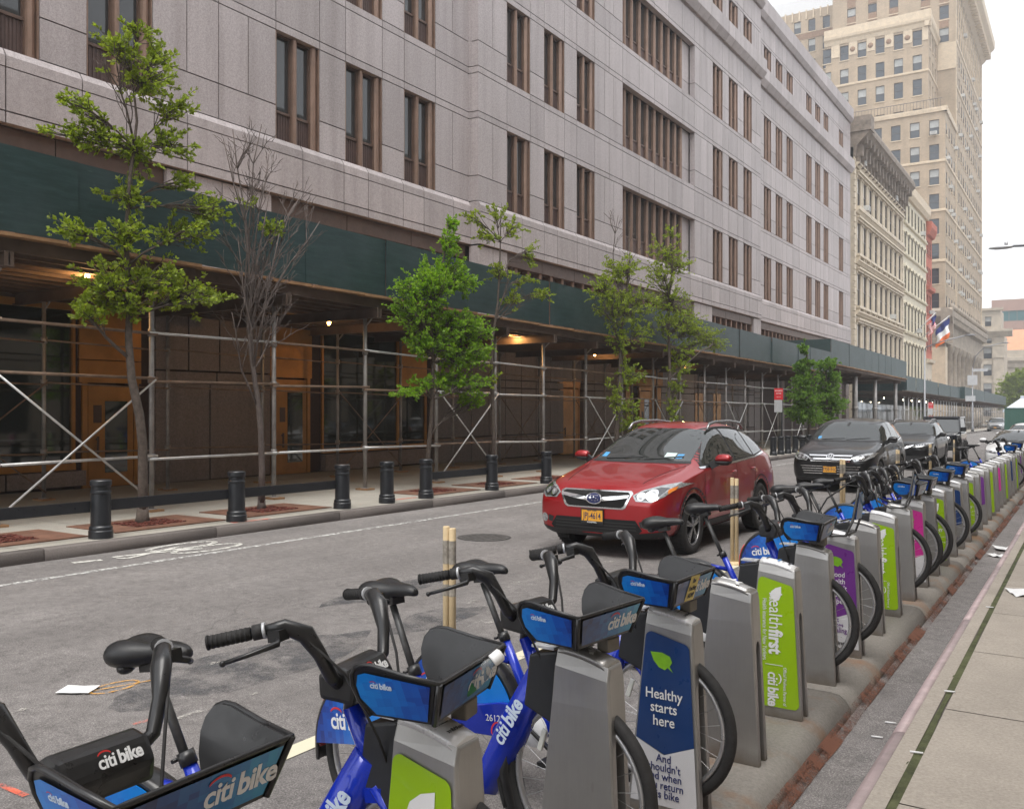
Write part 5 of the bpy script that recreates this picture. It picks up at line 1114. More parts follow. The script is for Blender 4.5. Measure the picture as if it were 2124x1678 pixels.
        lamp([(.40,.80),(.44,.72),(.80,.78),(.86,.86),(.70,.86)], [(.43,.795),(.46,.745),(.76,.79),(.70,.84)], [((.50,.775),.022),((.57,.785),.022),((.64,.795),.022),((.71,.81),.022)])
        decal(bv, [F([(-.36,.80),(.36,.80),(.28,.56),(-.28,.56)])], 'x', .006, M['well'], 'grille', t, .04); decal(bv, [F([(-.36,.80),(-.1,.72),(.1,.72),(.36,.80),(.36,.76),(.12,.66),(-.12,.66),(-.36,.76)])], 'x', .012, M['chrome'], 'grille_bar', t, .04)
        decal(bv, [F([(-.7,.45),(.7,.45),(.6,.30),(-.6,.30)])], 'x', .006, M['trim'], 'lower_grille', t, .04)
    else:
        lamp([(.46,.74),(.52,.68),(.78,.72),(.84,.80),(.66,.79)], [(.50,.735),(.54,.70),(.72,.725),(.66,.77)], [((.60,.735),.03)])
        decal(bv, [F([(-.40,.74),(.40,.74),(.36,.62),(-.36,.62)])], 'x', .006, M['well'], 'grille', t, .04); decal(bv, [F([(-.6,.5),(.6,.5),(.55,.34),(-.55,.34)])], 'x', .006, M['trim'], 'lower_grille', t, .04)
        plate_part(bv, t, 0, .48*sz, plate or 'HXB 2207')
car('red hatchback with roof rails and an orange plate, nearest car in the street', -5.40, 10.35, M['car_red'], 1.10, 1.10, 1.125, style='crossover', plate='JPJ-4614')
car('black SUV with chrome grille bars and an orange taxi plate behind the red car', -5.25, 22.3, M['car_black'], 1.10, 1.11, 1.15, 'suv', style='suv', plate='T739191C', roof=False, clad=False)
car('black SUV with slim lamps and roof bars, behind the first black SUV', -5.5, 33.6, M['car_black'], 1.10, 1.09, 1.10, 'suv', style='suv2', clad=False)
car('white car with a wide windscreen parked past the far end of the docks', -2.05, 33.5, M['car_white'], 1.07, 1.03, .94, 'sedan', roof=False, clad=False)
car('white car parked behind the first white car under the green hoarding', -2.15, 41.5, M['car_white'], 1.05, 1.03, 1.02, 'hatch', roof=False, clad=False)
car('silver SUV with lights facing up the street, farthest away by the shed', -9.6, 124, M['car_silver'], 1.1, 1.06, 1.12, 'suv', style='plain', clad=False)
# boxy black off-road car
def jeep():
    t = thing('off_road_car', 'boxy black off-road car with seven slot grille and round lamps behind the two SUVs', 'car', (-5.3, 40.5, g(42.5)), R(-90), 'cars standing along the street'); bk = M['car_grey']
    mb = MB(); mb.box(-3.6,-.15,-.76,.76,.55,1.12); mb.box(-3.6,-1.55,-.78,.78,.5,1.14); ob_ = mb.build('body', bk, t, bevel=.04)
    mb = MB(); mb.rings([[(-.12,-.60,.62),(-.12,.60,.62),(-.12,.56,1.08),(-.12,-.56,1.08)],[(-1.5,-.70,.62),(-1.5,.70,.62),(-1.5,.68,1.17),(-1.5,-.68,1.17)]], sm=False); mb.build('hood', bk, t, bevel=.04)
    mb = MB(); mb.box(-.16,-.05,-.60,.60,.60,1.09); gr = mb.build('grille', bk, t, bevel=.03); mb = MB(); [mb.box(-.06,-.042,-.255+k*.085-.024,-.255+k*.085+.024,.70,1.0) for k in range(7)]; mb.build('slots', M['well'], gr)
    for s in (1,-1):
        mb = MB(); mb.lathe([(.125,-.06),(.125,-.03),(.09,-.02)], (0,s*.45,.90), 20, 0, 'x'); h = mb.build('headlight', M['chrome'], t); mb = MB(); mb.lathe([(.10,-.035),(.06,-.012),(.01,-.008)], (0,s*.45,.90), 18, 0, 'x'); mb.build('lens', M['lens'], h)
        mb = MB(); mb.tube([(.02,s*.80,.72),(-.1,s*.82,.98),(-.8,s*.82,1.02),(-1.05,s*.82,.70)], .10, 8, sq=.5); mb.build('fender', M['trim'], t)
        mb = MB(); mb.box(-1.78,-1.62,s*.86-.10,s*.86+.10,1.22,1.40); mb.build('mirror', M['trim'], t, bevel=.02)
        wheel(t, -.55, s*.74, .40, .26, s, 5); wheel(t, -3.0, s*.74, .40, .26, s, 5)
        mb = MB(); mb.add([(-1.72,s*.765,1.16),(-1.95,s*.70,1.74),(-3.3,s*.70,1.74),(-3.3,s*.765,1.16)], [(0,1,2,3)]); mb.build('side_window', M['carglass'], t)
    mb = MB(); mb.add([(-1.52,-.72,1.18),(-1.52,.72,1.18),(-1.78,.66,1.72),(-1.78,-.66,1.72)], [(0,1,2,3)]); mb.build('windshield', M['carglass'], t)
    mb = MB(); mb.box(-3.55,-1.75,-.72,.72,1.74,1.84); mb.beam((-1.50,.74,1.16),(-1.78,.68,1.76),.06,.08); mb.beam((-1.50,-.74,1.16),(-1.78,-.68,1.76),.06,.08); mb.box(-3.55,-3.45,-.72,.72,1.1,1.75); mb.build('roof', bk, t, bevel=.02)
    mb = MB(); mb.box(.0,.18,-.78,.78,.48,.66); mb.build('bumper', M['trim'], t, bevel=.03); mb = MB(); mb.box(.182,.19,-.05,.26,.44,.60); mb.build('license_plate', M['alu'], t)
    mb = MB(); mb.lathe([(.38,-.12),(.38,.12)], (-3.75,0,.98), 24, 0, 'x'); mb.build('spare_wheel', M['rubber'], t)
jeep()
# ------------------------------------------------------------------ bike docks
def dock_metal():
    m, nt, b = base_mat('dock_metal'); v = coords(nt); w = coords(nt, True)
    br = noise(nt, coords(nt, False, (60, 60, 1.2)), 3.0, 4, .7); big = noise(nt, w, 2.6, 5); sc = noise(nt, coords(nt, True, (9, 30, 2.5)), 2.0, 3)
    c = ramp(nt, br, [(.3, (.375,.365,.352)), (.7, (.40,.39,.377))]); c = mix(nt, 1.0, c, ramp(nt, big, [(.3, .86), (.7, 1.06)]), 'MULTIPLY')
    c = mix(nt, ramp(nt, sc, [(.72, 0.0), (.75, .3)]), c, (.24,.225,.205))
    sep = _n(nt, 'SeparateXYZ'); nt.links.new(v, sep.inputs[0]); gr = math_(nt, 'ADD', sep.outputs[2], math_(nt, 'MULTIPLY', noise(nt, w, 9, 4), .12))
    c = mix(nt, ramp(nt, gr, [(.06, .65), (.16, 0.0)]), c, (.16,.125,.09))          # splashed road dirt round the foot
    nt.links.new(c, b.inputs['Base Color']); b.inputs['Metallic'].default_value = .65
    nt.links.new(ramp(nt, big, [(.3, .44), (.7, .30)]), b.inputs['Roughness']); return m
M['dock'] = dock_metal(); M['docktop'] = pm('dock_cap', (.75,.75,.76), .32, .15, .04, 7)
AD = {'green': (.30,.50,.005), 'blue': (.012,.045,.16), 'purple': (.17,.035,.26), 'pink': (.62,.035,.30)}
for k, c in AD.items(): M['ad_'+k] = pm('ad_'+k, c, .32, var=.03, coat=.3)
M['adwhite'] = pm('ad_white', (.66,.66,.68), .4, var=.03); M['leafgreen'] = pm('leaf_print', (.22,.50,.02), .4, var=.1, scale=30); M['inkblue'] = pm('ink_blue', (.02,.03,.14), .5, var=0); M['inkgrey'] = pm('ink_grey', (.05,.05,.055), .5, var=0); M['inkpurple'] = pm('ink_purple', (.13,.02,.22), .5, var=0); M['inksky'] = pm('ink_sky', (.06,.25,.55), .5, var=0)
M['latch'] = pm('latch_black', (.018,.019,.021), .5, 0, .15, 12)
DT = .135                                                             # dock thickness along the street
def dxl(z): return -.285 + (.10*(z/.84) if True else 0) - .0
def dock_x(z): u = z/.84; return (-.345 + .085*u, -.005 - .040*u)     # left and right edge at height z (local, right base corner at 0)
def dock_body():
    mb = MB(); t = DT; so, si = .0, .034
    out = [(0,0),(0,.70),(.004,.80),(.018,.845),(t-.018,.845),(t-.004,.80),(t,.70),(t,0),(t-si,0),(t-si,.56)]
    c, r = t/2, t/2-si; out += [(c + r*math.cos(a), .56 + r*1.25*math.sin(a)) for a in [math.pi*k/8 for k in range(1,8)]] + [(si,.56),(si,0)]
    rs = []
    for u in (0, .03, .97, 1.0):
        ring = []
        for y, z in out:
            a, b = dock_x(z); e = .012 if u in (0, 1.0) else 0
            lift = .045*max(0,(z-.70)/.145)*(1-u) if z > .7 else 0
            yy = t/2 + (y-t/2)*(1 - e/.07) if z > .1 else y
            ring.append((a+(b-a)*u, yy, z + lift - (.006 if (u in (0,1.0) and z > .8) else 0)))
        rs.append(ring)
    mb.rings(rs, 0, True, True, True, False)
    mb.box(-.30, -.03, si+.001, t-si-.001, -.02, .05)
    return mb
def cap_mesh():
    mb = MB(); a, b = dock_x(.845); n = 6; rs = []
    for i in range(n+1):
        u = .04 + .92*i/n; x = a+(b-a)*u; z = .845 + .045*(1-u) + .010*math.sin(math.pi*u); w = .95 - .30*abs(u-.35)*0
        rs.append([(x,.014,z-.016),(x,.022,z+.004),(x,DT*.5,z+.013),(x,DT-.022,z+.004),(x,DT-.014,z-.016)])
    mb.rings(rs, 0, True, True, True, True); return mb
def leaf_poly(c, s, rot=0):
    P_ = [(-.5,-.42),(-.22,-.30),(-.05,-.46),(.22,-.40),(.42,-.05),(.5,.5),(.1,.42),(-.22,.22),(-.36,-.05),(-.26,-.20)]
    cr, sr = math.cos(rot), math.sin(rot); return [(c[0]+s*(x*cr-y*sr), c[1]+s*(x*sr+y*cr)) for x, y in P_]
def fl(mb, poly, d): mb.poly([(x,-d,z) for x,z in poly]); return mb
def rounded(x0, x1, x2, x3, z0, z1, dz, r=.03):                       # trapezoid bottom x0..x1, top x2..x3, sloping top
    cs = [((x0,z0),(1,0),(0,1)), ((x1,z0),(-1,0),(0,1)), ((x3,z1),(-1,0),(0,-1)), ((x2,z1+dz),(1,0),(0,-1))]; out = []
    for k, ((x,z),u,v) in enumerate(cs):
        p, q = ((x+u[0]*r, z), (x, z+v[1]*r)); pts = []
        for i in range(5):
            a = i/4*math.pi/2; pts.append((x + u[0]*r*(1-math.sin(a)), z + v[1]*r*(1-math.cos(a))))
        if k in (0, 2): pts = pts[::-1] if k == 0 else pts[::-1]
        out += pts
    c = (sum(p[0] for p in out)/len(out), sum(p[1] for p in out)/len(out)); out.sort(key=lambda p: math.atan2(p[1]-c[1], p[0]-c[0])); return out
TX = lambda x, z, d=.0065: frame_mtx((x,-d,z), (1,0,0), (0,0,1))
TV = lambda x, z, d=.0065: frame_mtx((x,-d,z), (0,0,-1), (1,0,0))     # runs downwards
def logo(parent, s, col, mtx_fn, sx=1.0, red=True, name='lettering'):
    """the two-word bike share logo with its arc; mtx_fn(dx, dy) gives the text frame shifted in the text plane"""
    a = text_mesh('citi', s, col, name, parent, .0005, s*.018, 'RIGHT', mtx_fn(-.02*s, 0), sx=sx, spacing=.95); b = text_mesh('bike', s, col, name, parent, .0005, s*.03, 'LEFT', mtx_fn(.10*s, 0), sx=sx, spacing=.95)
    Mx = mtx_fn(0, 0); mb = MB(); arc = []
    c0, r0 = (-.66*s*sx, .22*s), .50*s
    for k in range(9):
        q = R(150 - 120*k/8); arc.append((c0[0]+r0*.95*sx*math.cos(q), c0[1]+r0*.62*math.sin(q)))
    mb.rings([[Mx @ Vector((x, y, .0008)) for x, y in arc], [Mx @ Vector((x*1.0, y+.085*s, .0008)) for x, y in arc]], 0, False, False, False, False)
    mb.build('logo_arc', M['red'] if red else col, parent, fix=False)
def hf(parent, x, z, s, col, vertical=False, sx=1.0):
    F_ = TV if vertical else TX
    text_mesh('health', s, col, 'lettering', parent, .0005, 0, 'RIGHT', F_(x, z), sx=sx); text_mesh('first', s, col, 'lettering', parent, .0005, s*.035, 'LEFT', F_(x + (0 if vertical else .02*s), z - (.02*s if vertical else 0)), sx=sx)
def slope_top(mb_poly): return mb_poly
dock_b = dock_body().build('body', M['dock'], None, bevel=.004); dock_me = dock_b.data; bpy.data.objects.remove(dock_b)
cap_b = cap_mesh().build('cap', M['docktop']); cap_me = cap_b.data; bpy.data.objects.remove(cap_b); cap_b = cap_mesh().build('cap', M['dock']); cap_plain = cap_b.data; bpy.data.objects.remove(cap_b)
mb = MB(); a, _ = dock_x(.78); mb.add([(a-.13,.012,.66),(a+.02,.012,.60),(a+.02,DT-.012,.60),(a-.13,DT-.012,.66),(a-.105,.012,.85),(a+.01,.012,.875),(a+.01,DT-.012,.875),(a-.105,DT-.012,.85)], [(0,3,2,1),(4,5,6,7),(0,1,5,4),(1,2,6,5),(2,3,7,6),(3,0,4,7)])
lt_b = mb.build('latch', M['latch'], None, bevel=.008); latch_me = lt_b.data; bpy.data.objects.remove(lt_b)
mb = MB(); mb.box(a-.10, a-.005, .02, DT-.05, .876, .885); mb.cyl((a-.05,.05,.885),(a-.05,.05,.889),.014,10); lk = mb.build('latch_plate', M['alu']); lk_me = lk.data; bpy.data.objects.remove(lk)
ad_cache = {}
def ad_panel(root, kind, detail):
    if (kind, detail) in ad_cache and detail < 2:
        c = copy_tree(ad_cache[(kind, detail)], root); return
    col = kind.split('_')[0]; zb, zt = .06, .765; two = kind.split('_')[-1] in ('healthy', 'good', 'put')
    L = lambda z: dock_x(z)[0] + .012; Rr = lambda z: dock_x(z)[1] - .014
    mb = MB()
    if two:
        zs = .335; out = rounded(L(zs+.001), Rr(zs), L(zt), Rr(zt), zs, zt, .035, .03); out = [p for p in out if p[1] > zs + .04]; out.sort(key=lambda p: -p[0] if p[1] < 0 else 0)
        top = [p for p in rounded(L(.6), Rr(.6), L(zt), Rr(zt), .6, zt, .035, .03) if p[1] > .66]; top.sort(key=lambda p: p[0]); cx = (L(zs)+Rr(zs))/2
        fl(mb, [(L(zs),zs), (cx,zs-.055), (Rr(zs),zs)] + top[::-1], .004)
    else: fl(mb, rounded(L(zb), Rr(zb), L(zt), Rr(zt), zb, zt, .035, .03), .004)
    p = mb.build('ad_panel', M['ad_'+col], root, fix=False)
    if two:
        cx = (L(.2)+Rr(.2))/2; mb = MB(); fl(mb, [(L(zb),zb), (Rr(zb),zb), (Rr(.335),.333), (cx,.333-.055), (L(.335),.333)], .004); mb.build('lower_panel', M['adwhite'], root, fix=False)
        mb = MB(); lp = leaf_poly((cx-.005,.675), .095, 1.75); fl(mb, lp, .006); mb.build('leaf_print', M['leafgreen'], p, fix=False)
        words = {'healthy': (['Healthy','starts','here'], ['And',"shouldn't",'end when','you return','this bike'], M['inkblue']), 'good': (['Good','health',"doesn't",'just','happen.'], ['It','takes','pedaling'], M['inkpurple']), 'put': (['Put','the','pedal','to','this'], ['hit','the','street'], M['inkpurple'])}[kind.split('_')[-1]]
        n = len(words[0]); s = .062 if n == 3 else .052
        for i, w_ in enumerate(words[0]): text_mesh(w_, s, M['white'], 'lettering', p, .0005, s*.008, 'CENTER', TX(cx, (.535 if n == 3 else .585) - i*s*.92), sx=.88)
        n2 = len(words[1]); s = .048
        for i, w_ in enumerate(words[1]): text_mesh(w_, s, words[2], 'lettering', p, .0005, s*.008, 'CENTER', TX(cx, .262 - i*s*.80), sx=.86)
        if n2 < 5: hf(p, cx-.005, .095, .034, M['inkgrey'])
    elif kind == 'green_leaf':
        cx = (L(.5)+Rr(.5))/2; mb = MB(); fl(mb, leaf_poly((cx+.0,.655), .125, .1), .006); mb.build('leaf_print', M['white'], p, fix=False)
        for i, w_ in enumerate(['TAKE', 'THE', 'HEALTHY', 'ROUTE']): text_mesh(w_, .05, M['white'], 'lettering', p, .0005, .0012, 'CENTER', TX(cx, .54-.065*i), sx=.9)
    else:
        cx = (L(.4)+Rr(.4))/2 + .012; mb = MB(); fl(mb, leaf_poly((cx-.005,.705), .085, .15), .006); mb.build('leaf_print', M['white'], p, fix=False)
        hf(p, cx-.004, .505, .108, M['white'], True, .80)
        text_mesh('Health insurance for New Yorkers', .036, M['white'], 'lettering', p, .0005, 0, 'CENTER', TV(cx-.064,.50), sx=.70)
        mb = MB(); mb.box(cx-.06, cx+.04, -.0062, -.0056, .300, .303); mb.build('rule', M['white'], p)
        logo(p, .085, M['white'], lambda dx, dy: TV(cx-.018+dy, .180-dx), .80, False)
        text_mesh('Official Wellness Partner of', .026, M['white'], 'lettering', p, .0005, 0, 'CENTER', TV(cx+.052,.185), sx=.75)
    ad_cache[(kind, detail)] = p
def scooter_print(root):                                              # small white rabbit-like mark on the silver caps
    mb = MB(); a, b = dock_x(.845); Mx = frame_mtx((a+(b-a)*.45, DT*.55, .881), (-.75,.65,.09), (-.6,-.75,.05))
    for pts in ([(-.05,-.012),(.0,-.02),(.045,-.014),(.05,.0),(.02,.008),(-.03,.006)], [(.02,.0),(.055,.012),(.075,.03),(.06,.034),(.04,.018),(.015,.012)], [(.028,.004),(.07,.002),(.088,.012),(.078,.018),(.05,.014)], [(-.045,-.006),(-.07,.006),(-.06,.018),(-.035,.008)], [(-.03,-.018),(-.045,-.034),(-.025,-.034),(-.012,-.02)], [(.012,-.018),(.02,-.036),(.036,-.034),(.03,-.016)]):
        mb.poly([Mx @ Vector((x,y,.009)) for x, y in pts])
    mb.build('cap_emblem', M['white'], root, fix=False)
def cap_text(root):
    a, b = dock_x(.845); ang = math.atan2(-.045, b-a); ex = Vector((0,1,0)); up = Vector((math.cos(ang),0,math.sin(ang)))
    f = lambda u: frame_mtx(Vector((a+(b-a)*u, DT*.5, .845+.045*(1-u)+.010*math.sin(math.pi*u)+.0145)), (0,-1,0), (-1,0,.22))
    text_mesh('healthfirst', .020, M['inkgrey'], 'lettering', root, .0004, .0003, mtx=f(.78), sx=.9); text_mesh('citi bike', .022, M['inksky'], 'lettering', root, .0004, .0005, mtx=f(.50), sx=.9); text_mesh('HealthfirstBikes.org', .0135, M['inkgrey'], 'lettering', root, .0004, 0, mtx=f(.2), sx=.85)
    text_mesh('Official Wellness Partner of', .006, M['inkgrey'], 'lettering', root, .0004, 0, mtx=f(.62), sx=.9)
Y0, DY = 2.0, .785
def dock_y(i): return (1.90 if i == 0 else 2.79 + .785*(i-1)) if i >= 0 else 0.95
seq = ['green_leaf', None, 'blue_healthy', None, 'green_vert', None, 'purple_good', None, 'green_vert', None, 'pink_put', None, 'green_leaf', None, 'blue_healthy', None, 'green_leaf', None, 'purple_good', None, 'green_vert', None, 'pink_put', None, 'green_vert', None, 'blue_healthy', None, 'green_vert', None, 'purple_good', None, 'green_leaf', None, 'pink_put', None]
biked = {0,1,2,5,6,9,10,11,13,15,28,31}
ordn = ['first','second','third','fourth','fifth','sixth','seventh','eighth','ninth','tenth','eleventh','twelfth','thirteenth','fourteenth','fifteenth','sixteenth','seventeenth','eighteenth','nineteenth','twentieth'] + ['twenty-'+q for q in ('first','second','third','fourth','fifth','sixth','seventh','eighth','ninth')] + ['thirtieth'] + ['thirty-'+q for q in ('first','second','third','fourth','fifth','sixth')]
desc = {'green_leaf': 'green bike dock with a white leaf print', 'green_vert': 'green bike dock with lettering running down it', 'blue_healthy': 'blue and white bike dock reading Healthy starts here', 'purple_good': 'purple and white bike dock with a green leaf', 'pink_put': 'pink and white bike dock with a green leaf', None: 'plain silver bike dock without a panel'}
for i, kind in enumerate(seq):
    y = dock_y(i)
    t = thing('bike_dock', f"{desc[kind]}, {ordn[i]} from the camera, {'holding a bike' if i in biked else 'empty'}", 'bike dock', (-1.355, y, g(y)+.12), 0, 'bike share docks standing in a row on the plinth')
    for nm, me in (('body', dock_me), ('cap', cap_me), ('latch', latch_me), ('latch_plate', lk_me)):
        if nm == 'latch_plate' and i > 8: continue
        o = bpy.data.objects.new(nm, me); SC.collection.objects.link(o); o.parent = t
        if nm == 'cap' and not kind: o.data = cap_plain
    if kind: ad_panel(t, kind, 0)
    if i <= 5:
        if kind: cap_text(t)
        elif i in (1, 3): scooter_print(t)

# ------------------------------------------------------------------ hire bikes
M['bikeblue'] = paint('bike_blue', (.006,.030,.42), rough=.1, metal=.1); BL = [(.005,.215,.68), (.004,.15,.58), (.003,.075,.42), (.004,.025,.20)]; M['mosaic'] = mosaic('blue_mosaic', BL, 42, 0, 1.10, 1.34); M['mosaic_sk'] = mosaic('blue_mosaic_skirt', BL, 36, 0, .16, -.34); M['mosaic2'] = mosaic('blue_mosaic_front', [(.02,.29,.48), (.012,.18,.42), (.008,.07,.25), (.010,.028,.12)], 42, 1, .20, -.17)
M['satin'] = pm('satin_black', (.020,.020,.021), .33, 0, .2, 12, coat=.15); M['saddle'] = pm('saddle_vinyl', (.017,.017,.018), .38, 0, .15, 40, bmp=.15, bs_=300); M['alurim'] = pm('wheel_rim', (.52,.52,.53), .3, .75, .08); M['spoke'] = pm('spoke_wire', (.62,.62,.62), .3, .9, .05); M['reflector'] = pm('spoke_reflector', (.75,.75,.68), .2, var=.05, coat=1); M['postgrey'] = pm('seat_post', (.085,.085,.085), .45, .5, .3, 18)
M['sticker_y'] = pm('yellow_sticker', (.70,.56,.16), .5, var=.06); M['bikewhite'] = pm('bike_lettering', (.62,.72,.85), .4, var=0); M['redrefl'] = pm('red_reflector', (.62,.02,.015), .2, var=.1, coat=1)
TILT = R(9.3); RW = .332; FH = (1.115, RW)
def bwheel(parent, x, z, name='wheel'):
    t = MB(); t.torus((0,0,0), RW-.021, .0235, 56, 12, 0)
    for k in range(44):
        a = 2*math.pi*k/44
        for s in (-1,1): t.beam(((RW-.004)*math.cos(a), 0, (RW-.004)*math.sin(a)), ((RW-.010)*math.cos(a+.10), s*.019, (RW-.010)*math.sin(a+.10)), .004, .004)
    w = t.build(name, M['rubber'], parent, (x,0,z)); r_ = MB(); r_.torus((0,0,0), RW-.055, .012, 56, 8, 0, sq=1.2); r_.build('rim', M['alurim'], w)
    s = MB(); n = 24
    for k in range(n):
        a = 2*math.pi*k/n; sd = 1 if k % 2 else -1; b = a + (.42 if (k//2) % 2 else -.42); s.tube([(.035*math.cos(b), sd*.03, .035*math.sin(b)), ((RW-.06)*math.cos(a), 0, (RW-.06)*math.sin(a))], .0014, 4, 0, False)
    s.cyl((0,-.055,0), (0,.055,0), .03, 14); s.cyl((0,-.06,0), (0,.06,0), .012, 10); s.build('spokes', M['spoke'], w)
    q = MB(); q.obox(((RW-.13)*math.cos(2.3), -.006, (RW-.13)*math.sin(2.3)), (.085,.012,.022), Matrix.Rotation(-2.3+1.2, 3, 'Y')); q.build('reflector', M['reflector'], w, bevel=.004); return w
def arcpts(c, r, a0, a1, n): return [(c[0]+r*math.cos(R(a0+(a1-a0)*k/n)), 0, c[1]+r*math.sin(R(a0+(a1-a0)*k/n))) for k in range(n+1)]
def fender(mb, c, r, a0, a1, w, n=26, m=0, drop=.014):
    rs = []
    for k in range(n+1):
        a = R(a0+(a1-a0)*k/n); u, v = math.cos(a), math.sin(a)
        rs.append([(c[0]+(r-d)*u, y, c[1]+(r-d)*v) for y, d in ((-w,drop*1.6),(-w,.004),(-w*.6,-.006),(0,-.010),(w*.6,-.006),(w,.004),(w,drop*1.6),(w*.88,drop*1.6),(w*.8,.006),(0,-.004),(-w*.8,.006),(-w*.88,drop*1.6))])
    mb.rings(rs, m, True, True, True, True)
def half_disc(c, r, a0, a1, zmin, y, n=26):
    pts = arcpts(c, r, a0, a1, n); return [(x, y, max(z, zmin)) for x, _, z in pts]
def make_bike(style='basket', seat_h=0.0, sticker=False):
    t = thing('hire_bike', 'blue hire bike', 'bicycle', (0,0,0), 0, 'blue hire bikes locked in the docks'); t.rotation_euler = (0, -TILT, 0)
    bwheel(t, 0, RW, 'rear_wheel'); bwheel(t, FH[0], FH[1], 'front_wheel')
    BB = (.475, .295); HT, HB = (.965, .86), (1.020, .69); sc = (.315, .715)       # bottom bracket, head tube, seat clamp
    f = MB()
    f.tube([(HT[0]-.005,0,HT[1]), (HB[0],0,HB[1]-.06)], .030, 12); f.tube([(HB[0]-.015,0,HB[1]+.03), (.83,0,.50), (.68,0,.31), (BB[0],0,BB[1])], [.046,.058,.055,.044], 14, sq=1.2)
    f.tube([(BB[0],0,BB[1]), (.385,0,.50), (sc[0],0,sc[1])], .024, 12); f.tube([(.33,0,.60), (.20,.0,.64), (.06,.05,.44), (0,.062,RW)], [.018,.018,.014,.012], 10); f.tube([(.33,0,.60), (.20,0,.64), (.06,-.05,.44), (0,-.062,RW)], [.018,.018,.014,.012], 10)
    for s in (1,-1): f.tube([(BB[0],s*.03,BB[1]), (.2,s*.055,.31), (0,s*.065,RW)], .012, 8)
    for s in (1,-1): f.tube([(HB[0]+.0,s*.03,HB[1]-.05), (1.075,s*.040,.55), (FH[0],s*.044,FH[1])], [.020,.014,.011], 10)
    f.box(HB[0]-.03, HB[0]+.05, -.045, .045, HB[1]-.09, HB[1]-.05); fo = f.build('frame', M['bikeblue'], t)
    for s in (-1,1):                                                  # logo up the fat tube
        d = Vector((HB[0]-.015-.80, 0, HB[1]+.03-.47)).normalized(); mid = Vector((.865,0,.545)); ex = d if s < 0 else -d
        logo(fo, .085, M['bikewhite'], lambda dx, dy, s=s, ex=ex: frame_mtx(mid + Vector((0,s*.0705,0)) + ex*dx + Vector((0,0,0)), ex, Vector((0,s,0)).cross(ex)) @ Matrix.Translation((0,dy,0)), .85)
    g_ = MB(); pts = [(.56,0,.35),(.50,0,.40),(.30,0,.42),(.05,0,.40),(-.02,0,.34),(.05,0,.275),(.30,0,.255),(.50,0,.24),(.56,0,.29)]
    g_.rings([[(x,-.085,z) for x,_,z in pts], [(x,-.055,z) for x,_,z in pts]], 0, True); g_.rings([[(x,.055,z) for x,_,z in pts], [(x,.075,z) for x,_,z in pts]], 0, True); cg = g_.build('chain_guard', M['bikeblue'], t, bevel=.004)
    q = MB(); q.lathe([(.085,-.0875),(.082,-.092),(.02,-.093)], (BB[0],0,BB[1]+.01), 24, 0, 'y'); q.build('crank_disc', M['white'], cg); text_mesh('26123', .045, M['white'], 'lettering', cg, .0005, 0, mtx=frame_mtx((.26,-.0862,.345), (1,0,-.06), (.06,0,1)))
    q = MB(); q.beam((BB[0],-.10,BB[1]+.01), (BB[0]+.13,-.112,BB[1]-.10), .022, .014); q.box(BB[0]+.08, BB[0]+.18, -.20, -.115, BB[1]-.125, BB[1]-.10); q.build('pedal', M['satin'], t, bevel=.003); q = MB(); q.beam((BB[0],.095,BB[1]+.01), (BB[0]-.13,.107,BB[1]+.12), .022, .014); q.box(BB[0]-.18, BB[0]-.08, .11, .195, BB[1]+.11, BB[1]+.135); q.build('pedal', M['satin'], t, bevel=.003)
    r_ = MB(); fender(r_, (0,RW), RW+.038, 12, 184, .048, 34); fo2 = r_.build('rear_fender', M['satin'], t)
    for s in (1,-1):
        pts = half_disc((0,RW), RW+.016, 14, 176, RW+.055, s*.050, 30); r_ = MB(); r_.rings([pts, [(x,y+s*.004,z) for x,y,z in pts]], 0, True, sm=False); sk = r_.build('skirt_panel', M['mosaic_sk'], fo2)
        ex = Vector((1,0,0)) if s < 0 else Vector((-1,0,0))
        logo(sk, .105, M['white'], lambda dx, dy, s=s, ex=ex: frame_mtx(Vector((-.11 if s < 0 else -.13, s*.0555, RW+.16)) + ex*dx, ex, (0,0,1)) @ Matrix.Translation((0,dy,0)), .9)
    r_ = MB(); r_.rings([[( (RW+.050)*math.cos(R(a)), y, RW+(RW+.050)*math.sin(R(a))) for y in (-.03,0,.03)] + [((RW+.036)*math.cos(R(a)), y, RW+(RW+.036)*math.sin(R(a))) for y in (.034,0,-.034)] for a in (140,150,160,170,176)], 0, True); r_.build('tail_reflector', M['redrefl'], fo2)
    r_ = MB(); fender(r_, FH, RW+.035, 60, 198, .036, 24); r_.rings([[(FH[0]+(RW+d)*math.cos(R(a)), y, FH[1]+(RW+d)*math.sin(R(a))) for y, d in ((-w_,-.02),(-w_*.5,.035),(w_*.5,.035),(w_,-.02))] for a, w_ in ((150,.03),(175,.055),(200,.05),(216,.012))], 0, True); r_.build('front_fender', M['satin'], t)
    # saddle
    z0 = 1.055 + seat_h; p_ = MB(); d = Vector((.315-.385,0,.715-.50)).normalized(); top = Vector((sc[0],0,sc[1])) + d*((z0-.06-sc[1])/d.z); p_.tube([(sc[0],0,sc[1]-.02), top], .0155, 12); p_.build('seat_post', M['postgrey'], t)
    p_ = MB(); p_.tube([Vector((sc[0],0,sc[1]))-d*.02, Vector((sc[0],0,sc[1]))+d*.025], .028, 14); p_.cyl((sc[0]-.035,-.03,sc[1]), (sc[0]-.035,.03,sc[1]), .007, 8); p_.build('seat_clamp', M['satin'], t)
    s_ = MB(); rs = []
